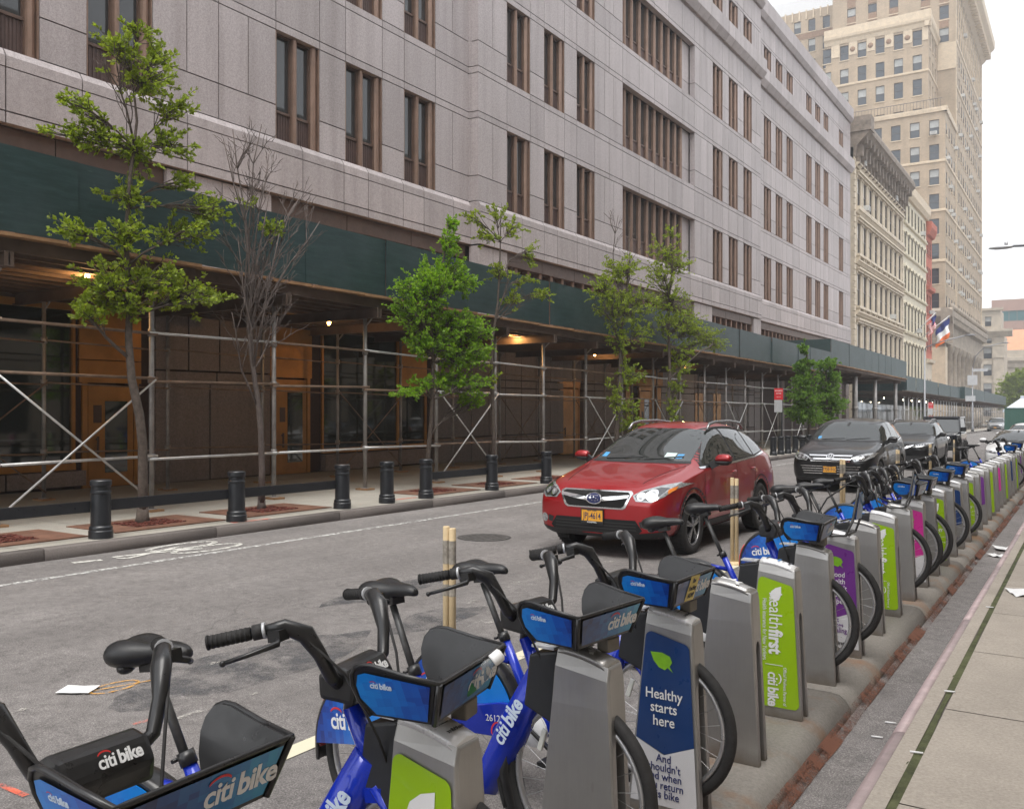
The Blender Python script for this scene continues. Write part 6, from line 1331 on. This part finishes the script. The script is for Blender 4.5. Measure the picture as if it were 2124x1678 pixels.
    for u, hw, zt, th in ((-.140,.035,.000,.030),(-.128,.078,.018,.055),(-.085,.104,.030,.075),(-.035,.096,.026,.072),(.015,.062,.012,.052),(.06,.038,.008,.042),(.105,.030,.004,.036),(.135,.024,-.006,.030),(.148,.010,-.016,.018)):
        rs.append([(u,-hw*.6,zt-th),(u,-hw*.95,zt-th*.7),(u,-hw,zt-th*.35),(u,-hw*.8,zt-.006),(u,-hw*.35,zt+.002),(u,0,zt-(.016 if -.12 < u < .05 else .002)),(u,hw*.35,zt+.002),(u,hw*.8,zt-.006),(u,hw,zt-th*.35),(u,hw*.95,zt-th*.7),(u,hw*.6,zt-th)])
    s_.rings(rs, 0, True); so = s_.build('saddle', M['saddle'], t, (top.x-.0, 0, z0+.02)); so.data.transform(Matrix.Diagonal((1.08,1.05,1.35,1))); m_ = so.modifiers.new('s', 'SUBSURF'); m_.levels = m_.render_levels = 1
    q = MB(); q.ell((-.075,.045,-.055), (.03,.03,.02), 10, 5); q.ell((-.075,-.045,-.055), (.03,.03,.02), 10, 5); q.box(-.03,.04,-.035,.035,-.075,-.03); q.build('saddle_springs', M['satin'], so)
    # bars: control box, two moulded arms, grips and levers
    bx, bz = .980, .945
    st = MB(); st.tube([(HT[0]-.01,0,HT[1]-.02), (bx,0,bz)], .026, 12); st.build('stem', M['satin'], t)
    b = MB(); pr = [(bx-.055,bz-.035),(bx+.055,bz-.060),(bx+.070,bz-.01),(bx+.05,bz+.04),(bx+.0,bz+.055),(bx-.05,bz+.035)]
    b.rings([[(x,-.105,z) for x,z in pr], [(x,.105,z) for x,z in pr]], 0, True, sm=False); cb_ = b.build('control_box', M['satin'], t, bevel=.014)
    nrm = Vector((.06,0,.065)).normalized(); logo(cb_, .040, M['white'], lambda dx, dy: frame_mtx(Vector((bx+.066,0,bz+.014))+nrm*.004+Vector((0,1,0))*(dx+.012), (0,1,0), (-.3,0,.8)) @ Matrix.Translation((0,dy,0)), .9)
    for s in (1,-1):
        hb = MB(); hb.tube([(bx+.01,s*.09,bz+.0),(bx+.02,s*.135,bz+.03),(bx+.015,s*.165,bz+.10),(bx-.005,s*.19,bz+.165),(bx-.045,s*.225,bz+.195),(bx-.095,s*.265,bz+.195)], [.021,.020,.021,.029,.024,.014], 14, sq=.8)
        hb.build('handlebar_arm', M['satin'], t)
        0 and hb.add([(bx+.03,s*.13,bz+.05),(bx-.035,s*.235,bz+.205),(bx+.025,s*.235,bz+.175),(bx+.045,s*.17,bz+.09),(bx+.03,s*.14,bz+.05),(bx-.035,s*.245,bz+.195),(bx+.02,s*.245,bz+.165),(bx+.04,s*.18,bz+.085)], [(0,1,2,3),(4,7,6,5),(0,4,5,1),(1,5,6,2),(2,6,7,3),(3,7,4,0)])
    for s in (1,-1):
        a0 = Vector((bx-.085,s*.258,bz+.195)); a1 = Vector((bx-.215,s*.335,bz+.188)); dd = (a1-a0).normalized(); gr = MB(); gr.tube([a0, a0+dd*.03], .021, 12); gr.tube([a0+dd*.035, a1], .0175, 12)
        for k in range(9): gr.tube([a0+dd*(.045+k*.0125), a0+dd*(.051+k*.0125)], .0186, 12)
        gr.tube([a1-dd*.006, a1], .020, 12); gr.build('grip', M['rubber'], t)
        lv = MB(); p0 = a0+Vector((.035,s*-.01,-.022)); lv.tube([p0, p0+Vector((.02,s*.03,-.012)), p0+Vector((-.04,s*.085,-.026)), p0+Vector((-.085,s*.118,-.034))], [.010,.009,.0065,.006], 8); lv.ell(p0+Vector((-.09,s*.121,-.035)), (.009,.009,.009), 8, 5); lv.box(p0.x-.02, p0.x+.02, p0.y-.02, p0.y+.02, p0.z-.01, p0.z+.02); lv.build('brake_lever', M['satin'] if s > 0 or style != 'basket' else M['satin'], t)
        cr = MB(); cr.tube([a0-dd*.004, a0+dd*.004], .022, 12); cr.build('clamp_ring', M['alu'], t)
    cbl = MB()
    for s in (1,-1): cbl.tube([(bx+.0,s*.21,bz+.165), (bx+.07,s*.13,bz+.03), (bx+.10,s*.07,bz-.16), (HB[0]+.06,s*.03,HB[1]-.02)], .0042, 6)
    cbl.build('cables', M['rubber'], t)
    # front load: basket or the older open rack
    Mx = Matrix.Rotation(TILT, 4, 'Y'); O = Vector((1.215, 0, .865))
    def lv_(p): return O + (Mx @ Vector(p))                            # levelled frame: the basket sits flat although the bike tilts
    if style == 'basket':
        wb, wt = .165, .205; x0b, x1b, x0t, x1t = -.085, .105, -.125, .140; h = .120
        def side(s, yb, yt): return [(x, s*(yb+(yt-yb)*z/h), z) for x, z in SP]
        SP = [(x0b,0),(x1b,0),(x1t,h),(.04,h+.012),(x0t+.075,h+.028),(x0t+.045,h+.028),(x0t+.02,h+.018),(x0t+.004,h-.004),(x0t,h-.035),(x0t+.012,h*.35)]
        shell = MB()
        for s in (1,-1):
            o_, i_ = side(s,wb,wt), side(s,wb-.012,wt-.012); shell.rings([[lv_(p) for p in o_], [lv_(p) for p in i_]], 0, True, True, True, False)
        fo_ = [(x1b,-wb,0),(x1b,wb,0),(x1t,wt,h),(x1t,-wt,h)]; fi_ = [(x1b-.012,-wb,0),(x1b-.012,wb,0),(x1t-.012,wt,h),(x1t-.012,-wt,h)]; shell.rings([[lv_(p) for p in fo_], [lv_(p) for p in fi_]], 0, True, True, True, False)
        shell.add([lv_(p) for p in ((x0b,-wb,0),(x1b,-wb,0),(x1b,wb,0),(x0b,wb,0),(x0b,-wb,.012),(x1b,-wb,.012),(x1b,wb,.012),(x0b,wb,.012))], [(0,3,2,1),(4,5,6,7),(0,1,5,4),(1,2,6,5),(2,3,7,6),(3,0,4,7)])
        yz = lambda z: wb+(wt-wb)*z/h
        half = [(x, -yz(z), z) for x, z in SP[2:][::-1]]; rim = [(x0b,-wb,0)] + half + [(x1t,-wt+.02,h), (x1t,wt-.02,h)] + [(x, yz(z), z) for x, z in SP[2:]] + [(x0b,wb,0)]
        shell.tube([lv_(p) for p in rim], .0062, 8); [shell.tube([lv_((x1b,s*wb,0)), lv_((x1t,s*wt,h))], .0085, 8) for s in (1,-1)]
        bk = shell.build('basket', M['satin'], t, fix=True)
        for s in (1,-1):
            e = .0055; q = []
            for x, u in ((x0b+.022,.07),(x1b-.016,.07),(x1t-.026,.92),(x0t+.050,1.05),(x0t+.026,.98),(x0t+.016,.72),(x0t+.022,.42)): q.append(lv_((x, s*(wb+(wt-wb)*u+e), h*u)))
            pn = MB(); pn.poly(q); p_ = pn.build('side_panel', M['mosaic'], bk, fix=False); ex = Vector((1,0,0)) if s < 0 else Vector((-1,0,0)); yv = Vector((0,s*(wt-wb),h)).normalized()
            exl = (Mx.to_3x3() @ ex); eyl = (Mx.to_3x3() @ yv); c = lv_((x0t+.085 if s < 0 else x0t+.10, s*(wb+(wt-wb)*.77+e+.0008), h*.77)); logo(p_, .024, M['bikewhite'], lambda dx, dy, c=c, exl=exl, eyl=eyl: frame_mtx(c + exl*dx, exl, eyl) @ Matrix.Translation((0,dy,0)), .95)
        e = .0055; pn = MB(); q = lambda u, w_: lv_((x1b+(x1t-x1b)*u+e, w_*(wb+(wt-wb)*u-.02), h*u)); pn.poly([q(.1,-1), q(.1,1), q(.9,1), q(.9,-1)]); p_ = pn.build('front_panel', M['mosaic2'], bk, fix=False)
        exl = Mx.to_3x3() @ Vector((0,1,0)); eyl = Mx.to_3x3() @ Vector((x1t-x1b,0,h)).normalized(); c = lv_((x1b+(x1t-x1b)*.5+e+.001, .065, h*.5)); logo(p_, .070, M['white'], lambda dx, dy: frame_mtx(c + exl*dx, exl, eyl) @ Matrix.Translation((0,dy,0)), .92)
        pl = MB(); pl.poly([lv_((x, wt-.0135-(h-z)*.24, z)) for x, z in ((.02,.02),(.10,.02),(.105,.085),(.02,.085))]); cp = pl.build('care_plate', M['black'], bk, fix=False); eyp = Mx.to_3x3() @ Vector((0,.24,1)).normalized()
        exp_ = Mx.to_3x3() @ Vector((1,0,0))
        for k, w_ in enumerate(('citibikenyc.com', '855 245 3311', 'Do not overload')): text_mesh(w_, .010, M['white'], 'lettering', cp, .0004, 0, mtx=frame_mtx(lv_((.055, wt-.015-(h-.072+.015*k)*.24, .072-.015*k)), exp_, eyp), sx=.8)
        text_mesh('?', .032, M['white'], 'lettering', cp, .0004, .0006, mtx=frame_mtx(lv_((.094, wt-.015-(h-.06)*.24, .06)), exp_, eyp))
        ml = MB(); ml.obox(lv_((.075,.07,-.030)), (.05,.075,.05), Mx.to_3x3()); ml.build('front_lamp', pm('lamp_casing', (.20,.18,.15), .5, .3) if 'lampc' not in M else M['lampc'], bk, bevel=.006)
        if sticker:
            sk = MB(); cc = lv_((x1b+(x1t-x1b)*.55+e+.0025, -.02, h*.55)); sk.poly([cc + exl*a + eyl*b_ for a, b_ in ((-.05,-.055),(.045,-.06),(.052,.055),(-.042,.06))]); k_ = sk.build('sticker', M['sticker_y'], bk, fix=False)
            for k, w_ in enumerate(('Ban', 'Fracking', 'NOW!')): text_mesh(w_, .030, M['inkgrey'], 'lettering', k_, .0005, .0004, mtx=frame_mtx(cc + exl*.002 + eyl*(.034-.034*k) + (exl.cross(eyl))*.001, exl, eyl), sx=.72)
    else:
        rk = MB()
        for s in (1,-1): rk.tube([lv_(p) for p in ((-.16,s*.12,.14),(-.14,s*.13,.0),(-.02,s*.15,-.06),(.10,s*.14,-.05),(.14,s*.11,.05),(.17,s*.09,.24),(.165,s*.05,.275),(.165,0,.28))], .0095, 8)
        rk.tube([lv_((-.02,-.15,-.06)), lv_((-.02,.15,-.06))], .009, 8); rk.tube([lv_((.10,-.14,-.05)), lv_((.10,.14,-.05))], .009, 8); ro = rk.build('front_rack', M['postgrey'], t)
        pn = MB(); pn.add([lv_(p) for p in ((.145,-.085,.06),(.145,.085,.06),(.168,.07,.25),(.168,-.07,.25),(.157,-.085,.06),(.157,.085,.06),(.180,.07,.25),(.180,-.07,.25))], [(0,3,2,1),(4,5,6,7),(0,1,5,4),(1,2,6,5),(2,3,7,6),(3,0,4,7)]); pn.build('rack_panel', M['mosaic2'], ro)
        bc = MB(); bc.tube([lv_(p) for p in ((-.12,-.13,.05),(-.05,-.06,.20),(.08,-.03,.30),(.17,.0,.29),(.20,.06,.20),(.10,.1,.05),(.0,.12,.02))], .006, 8); bc.build('bungee_cord', M['rubber'], ro)
    return t
bikeB = make_bike('basket'); bikeS = make_bike('basket', -.01, True); bikeR = make_bike('rack', .03)
blist = [(-1, 'blue hire bike in the bottom left corner, only its basket, bars and box in view', bikeB), (0, 'blue hire bike with a plastic bottle in its basket behind the green leaf dock', None),
    (1, 'blue hire bike locked in the nearest plain silver dock', None), (2, 'blue hire bike with a yellow sticker on its basket, in the blue and white dock', bikeS),
    (5, 'blue hire bike with a basket in the silver dock just before the purple dock', None), (6, 'blue hire bike with an open upright rack in the nearest purple dock', bikeR),
    (9, 'blue hire bike with an upright rack in the silver dock before the nearest pink dock', 'R'), (10, 'blue hire bike in the nearest pink dock, squeezed among black handlebars', None), (11, 'blue hire bike with a basket in the silver dock right after the pink dock', None),
    (13, 'blue hire bike with a basket in the silver dock before the second blue dock', None), (15, 'blue hire bike with a bright basket in the silver dock after the second blue dock', None),
    (28, 'blue hire bike far along the row, alone before the white cars', None), (31, 'farthest blue hire bike at the end of the row, only its wheel and bars showing', None)]
used = set()
for i, lab, src in blist:
    y = dock_y(i) + (.085 if i == 0 else DT/2) if i >= 0 else 1.13
    if isinstance(src, bpy.types.Object): o = src
    elif src == 'R': o = copy_tree(bikeR)
    else: o = copy_tree(bikeB)
    yaw = {0: .17, 1: -.13, 2: -.04, 5: .03, 6: -.03, 9: .03, 10: -.04, 13: .02}.get(i, 0); o['label'] = lab
    o.location = (-1.507 - 1.1*math.cos(yaw), y - 1.1*math.sin(yaw), g(y)); o.rotation_euler = (0, -TILT, yaw)
# things left in the basket of the second bike
y = 1.90 + .085; t = thing('plastic_bottle', 'clear plastic bottle with a white cap and green label lying in a bike basket', 'bottle', (-1.45, y+.03, g(y)+1.105)); t.rotation_euler = (0, R(55), R(50))
cl, cnt, cb2 = base_mat('clear_plastic'); cb2.inputs['Base Color'].default_value = (.85,.88,.88,1); cb2.inputs['Transmission Weight'].default_value = .85; cb2.inputs['Roughness'].default_value = .08; cb2.inputs['IOR'].default_value = 1.3
mb = MB(); mb.lathe([(.012,-.12),(.032,-.115),(.034,-.06),(.031,-.05),(.034,-.04),(.034,.03),(.028,.06),(.014,.085),(.013,.10)], seg=18); mb.build('bottle', cl, t)
mb = MB(); mb.lathe([(.018,.095),(.0185,.10),(.0185,.125),(.012,.130)], seg=16); mb.build('cap', M['white'], t); mb = MB(); mb.lathe([(.0345,-.045),(.0345,.015)], seg=18, caps=False); mb.build('label', pm('green_label', (.02,.16,.06), .5, var=.2), t)
# ------------------------------------------------------------------ street trees
def tree(name, lab, base, trunk, blobs, leafm, nleaf, seed, twig_m='bark', bare=(), lsize=.070, grate=True, group='young street trees along the far kerb'):
    """trunk: points (dy, z, r); blobs: (dx, dy, z, rx, ry, rz, density); bare: leafless sprays (dy, z, ddy, dz, n)"""
    rt = random.Random(seed); t = thing(name, lab, 'tree', base, group=group); tr = MB(); lf = MB()
    tp = [Vector((.05*math.sin(z*1.7+seed), dy, z)) for dy, z, r in trunk]; trd = [r for _, _, r in trunk]
    tr.tube(tp, trd, 10); tr.lathe([(trd[0]*1.5,-.02),(trd[0]*1.15,.10),(trd[0]*1.0,.3)], (tp[0].x, tp[0].y, 0), 10)
    def limb(a, b, r0, r1, bend=.12):
        n = 5; L = (b-a).length; off = Vector((rt.uniform(-1,1), rt.uniform(-1,1), rt.uniform(-.2,.9)))*L*bend; pts = []
        for i in range(n+1):
            u = i/n; pts.append(a.lerp(b, u) + off*math.sin(math.pi*u) + Vector((rt.uniform(-1,1),rt.uniform(-1,1),rt.uniform(-1,1)))*L*.018*(0 < i < n))
        tr.tube(pts, [r0+(r1-r0)*i/n for i in range(n+1)], 6); return pts
    def leaf(c, d, s):
        d = d.normalized(); side = d.orthogonal().normalized(); side = Matrix.Rotation(rt.uniform(0, 6.28), 3, d) @ side; up = d.cross(side); k = rt.uniform(.1,.4)
        lf.add([c, c + d*s*.45 + side*s*.36 + up*s*k*.35, c + d*s*1.05 - up*s*k*.2, c + d*s*.45 - side*s*.36 + up*s*k*.35], [(0,1,2),(0,2,3)], 0, False)
    def spray(p, d, L, n, gen=0, leafy=True):
        q = p + d*L; pts = limb(p, q, .010 if gen == 0 else .006, .0035, .10)
        for i in range(n):
            u = rt.uniform(.25, 1.0); c = pts[min(5, int(u*5))].lerp(pts[min(5, int(u*5)+1)], .5); dd = (d + Vector((rt.uniform(-1,1),rt.uniform(-1,1),rt.uniform(-.7,.8)))*1.1).normalized()
            if leafy: leaf(c + dd*.015, dd, lsize*rt.uniform(.45,1.2))
        return pts
    for dx, dy, z, rx, ry, rz, dens in blobs:
        c = Vector((dx, dy, z)); zi = z - rz*rt.uniform(.5,1.2) - .25*abs(dy-trunk[-1][0])
        k = max(1, min(len(tp)-1, sum(1 for p in tp if p.z < zi))); a = tp[k-1].lerp(tp[k], .5) if k < len(tp) else tp[-1]
        pts = limb(a, c, max(.013, trd[min(k, len(trd)-1)]*.55), .010); nt_ = max(5, int(dens*nleaf/5.2))
        for i in range(nt_):
            th, ph, rr_ = rt.uniform(0, 2*math.pi), math.acos(rt.uniform(-1,1)), rt.choice((1.0,1.15,1.4))*rt.uniform(.15,1.0)**.7
            e = Vector((rx*math.sin(ph)*math.cos(th), ry*math.sin(ph)*math.sin(th), rz*math.cos(ph)))*rr_
            s0 = pts[rt.randint(2,5)]; tip = c + e; L = (tip - s0).length
            if L > .05:
                if L > .35: limb(s0, s0.lerp(tip, .6), .008, .005, .08); s0 = s0.lerp(tip, .6)
                spray(s0, (tip-s0).normalized(), (tip-s0).length, 18, 1)
    for dy, z, ddy, dz, n in bare:
        c0 = Vector((0, dy, z)); k = max(1, min(len(tp)-1, sum(1 for p in tp if p.z < z))); c0 = tp[k-1].lerp(tp[k], .6)
        tip = c0 + Vector((rt.uniform(-.3,.3), ddy, dz)); pts = limb(c0, tip, .020, .008, .06)
        for i in range(n):
            j = rt.randint(1, 4); d = ((tip-c0).normalized() + Vector((rt.uniform(-.8,.8), rt.uniform(-.8,.8), rt.uniform(-.2,.6)))).normalized(); q = limb(pts[j], pts[j]+d*rt.uniform(.25,.7), .009, .004, .08)
            for _ in range(4):
                d2 = (d + Vector((rt.uniform(-1,1), rt.uniform(-1,1), rt.uniform(-.3,.8)))).normalized(); q2 = limb(q[rt.randint(2,5)], q[4]+d2*rt.uniform(.12,.35), .005, .003, .08)
                if rt.random() < .5: spray(q2[4], (d2+Vector((rt.uniform(-.5,.5),rt.uniform(-.5,.5),rt.uniform(0,.5)))).normalized(), rt.uniform(.08,.2), 0, 1, False)
    tr.build('trunk', M[twig_m], t)
    if lf.v: lf.build('crown', M[leafm], t, fix=False)
    return t
def grate(y, lab, w=1.9, x=-12.05):
    mb = MB(); h = w/2; mb.box(-.62,.62,-h,h,0,.012,0); o_ = thing('tree_grate', lab, 'tree grate', (x, y, g(y)+.15), 0, 'rusty tree grates in the far pavement'); o_.rotation_euler = (R(-.57),0,0)
    f = MB()
    for a, b, c, d in ((-.62,-.34,-h,h),(.34,.62,-h,h),(-.34,.34,-h,-.42),(-.34,.34,.42,h)): f.box(a+.004, b-.004, c+.004, d-.004, 0, .014)
    f.build('plates', M['grate'], o_); m_ = MB(); rr_ = random.Random(int(y*9)); n = 9
    m_.add([(-.34+.68*i/n, -.42+.84*j/n, .006+rr_.uniform(0,.022)) for i in range(n+1) for j in range(n+1)], [(i*(n+1)+j, (i+1)*(n+1)+j, (i+1)*(n+1)+j+1, i*(n+1)+j+1) for i in range(n) for j in range(n)])
    for i in range(160):
        x_, y_ = rr_.uniform(-.33,.33), rr_.uniform(-.41,.41); m_.obox((x_,y_,.026), (.05,.02,.012), Matrix.Rotation(rr_.uniform(0,3), 3, 'Z') @ Matrix.Rotation(rr_.uniform(-.4,.4), 3, 'X'))
    m_.build('mulch', M['mulch'], o_)
for y, lab in ((6.2,'rusty tree grate cut by the left edge with dark mulch'), (8.5,'rusty tree grate round the leafy leaning tree'), (10.85,'rusty tree grate round the bare dying tree'), (15.55,'rusty tree grate at the foot of the densest tree'), (18.0,'rusty tree grate behind the sixth bollard'), (20.6,'rusty tree grate just left of the red car')): grate(y, lab)
by = lambda y: (-12.15, y, g(y)+.152)
tree('street_tree', 'leafy yellow green tree with a leaning trunk before the nearest bollard and brass door', by(8.5),
  [(0,0,.085),(-.01,.6,.075),(-.05,1.2,.072),(-.12,1.65,.070),(-.25,2.2,.062),(-.27,2.8,.055),(-.22,3.5,.045),(-.30,4.3,.036),(-.28,5.2,.028),(-.15,6.1,.020),(-.2,6.9,.012),(-.25,7.35,.006)],
  [(0,-.65,3.6,.45,.55,.35,1.3),(-.1,.1,3.75,.5,.6,.35,1.6),(.1,.7,3.55,.4,.55,.3,1.2),(.1,1.25,3.6,.25,.35,.14,.45),(0,-.95,3.15,.3,.3,.2,.5),(0,-.35,3.3,.35,.45,.22,.9),(0,-1.2,4.3,.3,.35,.2,.5),(.1,-.4,4.35,.35,.35,.3,.7),(0,.75,4.6,.4,.5,.3,1.0),(.1,1.2,5.0,.35,.4,.25,.8),(0,-.25,4.95,.35,.4,.3,.8),(0,-.8,5.75,.35,.5,.25,.9),(.1,-1.25,6.05,.25,.35,.14,.4),(0,-.15,5.65,.4,.4,.35,.9),(0,.45,5.9,.35,.4,.3,.7),(0,.55,6.5,.35,.35,.3,.6),(0,.0,6.75,.4,.5,.35,1.1),(.05,-.45,7.1,.3,.35,.25,.8),(0,.25,7.2,.3,.35,.25,.7),(0,-.1,7.5,.2,.3,.12,.3),(0,-1.3,5.6,.2,.3,.08,.25),(0,.7,5.35,.25,.25,.2,.4)],
  'leafA', 300, 11, bare=((-.2,5.6,-.7,1.0,5),))
tree('street_tree', 'dying tree with bare grey twigs beside the second bollard', by(10.85),
  [(0,0,.062),(-.03,.7,.055),(-.10,1.4,.050),(-.18,2.0,.045),(-.27,2.7,.036),(-.30,3.3,.030),(-.2,4.0,.022),(-.05,4.8,.014),(.1,5.6,.007)],
  [(0,.20,4.95,.2,.3,.16,.35),(0,-.4,5.3,.15,.2,.15,.12)], 'leafA', 300, 5, 'twig',
  bare=((0,1.7,-.75,1.6,4),(0,2.4,-.35,2.2,7),(0,2.6,.35,2.4,9),(0,2.8,.9,2.4,11),(0,2.9,-.6,3.2,10),(0,3.0,.1,3.6,12),(0,3.0,1.2,2.6,11),(0,2.2,.7,1.0,6),(0,3.2,-.2,3.5,10),(0,3.2,.7,3.3,12),(0,3.0,1.6,2.2,9)))
tree('street_tree', 'densest bright green tree, crown hanging low over the scaffold rails', by(15.55),
  [(0,0,.055),(0,.8,.050),(.03,1.6,.045),(.05,2.4,.042),(.15,3.2,.036),(.3,4.0,.030),(.45,4.9,.022),(.6,5.7,.012),(.6,6.1,.006)],
  [(0,-.55,3.9,.5,.65,.45,2.2),(.2,-.2,4.5,.5,.6,.45,2.2),(0,.5,4.8,.5,.7,.45,2.2),(0,1.2,4.75,.4,.5,.35,1.2),(0,.2,3.4,.5,.7,.45,2.2),(.1,1.0,3.75,.5,.7,.4,2.2),(0,1.75,3.65,.4,.5,.35,1.4),(.1,1.5,3.1,.45,.6,.35,1.5),(.1,1.25,2.35,.5,.65,.30,1.6),(0,1.7,2.0,.35,.35,.2,.6),(0,.55,2.45,.3,.4,.25,.7),(.1,-.5,3.2,.35,.4,.3,.9),(0,-.75,4.4,.3,.4,.2,.6),(.1,.55,5.45,.3,.35,.35,.9),(.1,.75,5.95,.16,.2,.25,.35),(.1,-.85,2.15,.35,.5,.12,.5),(.1,-.3,2.35,.35,.5,.14,.5),(0,.9,2.9,.4,.5,.3,1.1)],
  'leafB', 330, 23)
tree('street_tree', 'thin open tree rising behind the densest tree, beside the seventh bollard', by(18.0),
  [(0,0,.055),(.02,1.2,.048),(.03,2.4,.042),(.05,3.4,.034),(.2,4.4,.026),(.3,5.4,.018),(.45,6.4,.010),(.5,6.9,.005)],
  [(0,.35,5.2,.35,.5,.3,.6),(0,-.3,6.0,.3,.5,.3,.55),(0,.95,6.35,.3,.5,.3,.55),(0,.2,6.6,.25,.4,.2,.35),(0,1.9,5.9,.2,.35,.4,.4),(0,1.6,5.1,.25,.5,.2,.4),(0,2.4,4.85,.25,.55,.16,.5),(0,1.0,4.6,.3,.5,.25,.4),(0,.1,2.6,.2,.2,.3,.2),(0,-.9,6.3,.2,.35,.2,.25)], 'leafA', 260, 31, bare=((0,4.0,1.6,.5,7),(0,4.2,.9,1.4,5)))
tree('street_tree', 'mossy tree with leaf tufts up its trunk behind the windscreen of the red car', by(24.9),
  [(0,0,.085),(0,1.2,.075),(.05,2.4,.068),(.1,3.2,.055),(.3,4.2,.042),(.5,5.2,.030),(.7,6.2,.018),(.8,7.2,.008)],
  [(0,-0.9,5.4,0.5,0.945,0.48,1.5),(0,-0.4,4.9,0.5,0.945,0.48,1.5),(0,0.8,5,0.625,1.22,0.54,2.1),(0,-0.2,6.1,0.438,0.81,0.42,0.9),(0,1.7,5.4,0.5,1.08,0.48,1.5),(0,0.7,6.3,0.5,0.945,0.42,1.2),(0.1,0.4,3,0.312,0.54,0.48,0.9),(0.1,1.1,2.9,0.312,0.608,0.36,0.75),(0.1,-0.3,2.2,0.312,0.405,0.6,0.9),(0.1,0.5,1.85,0.375,0.54,0.48,1.05),(0.1,0.85,1.35,0.375,0.608,0.36,1.05),(0,0.2,4,0.375,0.675,0.48,1.05),(0,1.6,4.3,0.438,1.08,0.36,0.9)], 'leafA', 260, 41, bare=((0,4.6,-.4,3.0,9),(0,4.8,.6,2.8,9),(0,3.4,-1.6,1.0,5)))
tree('street_tree', 'tree with a broad drooping right branch beyond the roof of the red car', by(28.85),
  [(0,0,.08),(0,1.2,.07),(-.05,2.4,.06),(0,3.4,.05),(.1,4.6,.038),(.1,5.8,.026),(.2,6.8,.016),(.3,7.9,.006)],
  [(0,-0.3,7.2,0.5,1.22,0.48,1.5),(0,0.9,7,0.438,1.08,0.42,1.05),(0,-0.6,6.4,0.5,1.08,0.48,1.35),(0,0.2,5.6,0.625,1.49,0.54,2.25),(0,1.3,5,0.625,1.49,0.48,1.95),(0,2.6,4.75,0.562,1.49,0.42,1.8),(0,3.9,4.65,0.5,1.49,0.36,1.65),(0,4.6,4.3,0.375,0.945,0.24,0.75),(0,-0.5,4.8,0.5,1.08,0.48,1.2),(0.1,0.8,3.4,0.438,1.08,0.36,1.2),(0.1,0.5,2.7,0.312,0.675,0.48,0.75),(0.1,0.1,1.9,0.25,0.54,0.48,0.6),(0,1.2,4,0.5,1.22,0.36,1.2),(0,0.1,8,0.25,0.675,0.24,0.375)], 'leafA', 270, 53)
tree('street_tree', 'bushy dark green twin tree before the taller shed', by(47.5),
  [(0,0,.08),(-.2,1.0,.07),(-.4,2.2,.06),(-.5,3.4,.04),(-.6,5.2,.015)],
  [(0,-1.6,1.9,.8,1.3,.5,2.2),(0,-.4,1.7,.8,1.3,.45,2.0),(0,-1.6,2.7,.8,1.4,.5,2.2),(0,-1.2,3.5,.7,1.2,.5,2.0),(0,-1.0,4.3,.6,1.0,.4,1.4),(0,-1.4,5.1,.25,.5,.35,.5)], 'leafC', 330, 61, lsize=.12)
tree('street_tree', 'right half of the bushy dark green twin trees, before the taller shed', by(50.6),
  [(0,0,.08),(.2,1.0,.07),(.3,2.2,.06),(.3,3.4,.04),(.4,4.8,.015)],
  [(0,1.2,2.2,.8,1.5,.55,2.4),(0,2.4,2.4,.7,1.3,.4,1.5),(0,.6,3.0,.8,1.3,.5,2.2),(0,1.0,3.8,.7,1.2,.45,1.8),(0,.2,4.5,.5,.9,.35,1.2),(0,1.4,4.6,.4,.7,.35,.8),(0,.4,1.5,.7,1.2,.4,1.2)], 'leafC', 330, 67, lsize=.12)
tree('street_tree', 'round pale green tree beside the white kiosk at the end of the street', (-11.5, 205, g(205)),
  [(0,0,.3),(0,3,.25),(0,6,.15),(0,9,.06)], [(0,0,7.5,4,3,2.4,6),(-2,0,5.2,3,3,2,5),(2.5,0,5.0,3,3,2,5),(0,0,9.6,2.2,2,1.6,3),(4,0,3.2,2,2,1.5,3)], 'leafA', 380, 71, lsize=.4, group='trees at the end of the street')
# ------------------------------------------------------------------ thin city haze over the far end of the street
mb = MB(); mb.box(-430, 430, -130, 730, -9.5, 125)
hz = mb.build('haze', [], None); hm = bpy.data.materials.new('haze'); hm.use_nodes = True; hn = hm.node_tree; hn.nodes.clear()
ho = hn.nodes.new('ShaderNodeOutputMaterial'); hv = hn.nodes.new('ShaderNodeVolumePrincipled'); hv.inputs['Color'].default_value = (.93,.95,1,1); hv.inputs['Density'].default_value = .0012; hv.inputs['Anisotropy'].default_value = .3
hn.links.new(hv.outputs[0], ho.inputs['Volume']); hz.data.materials.append(hm); tag(hz, kind='stuff'); hz.display_type = 'WIRE'
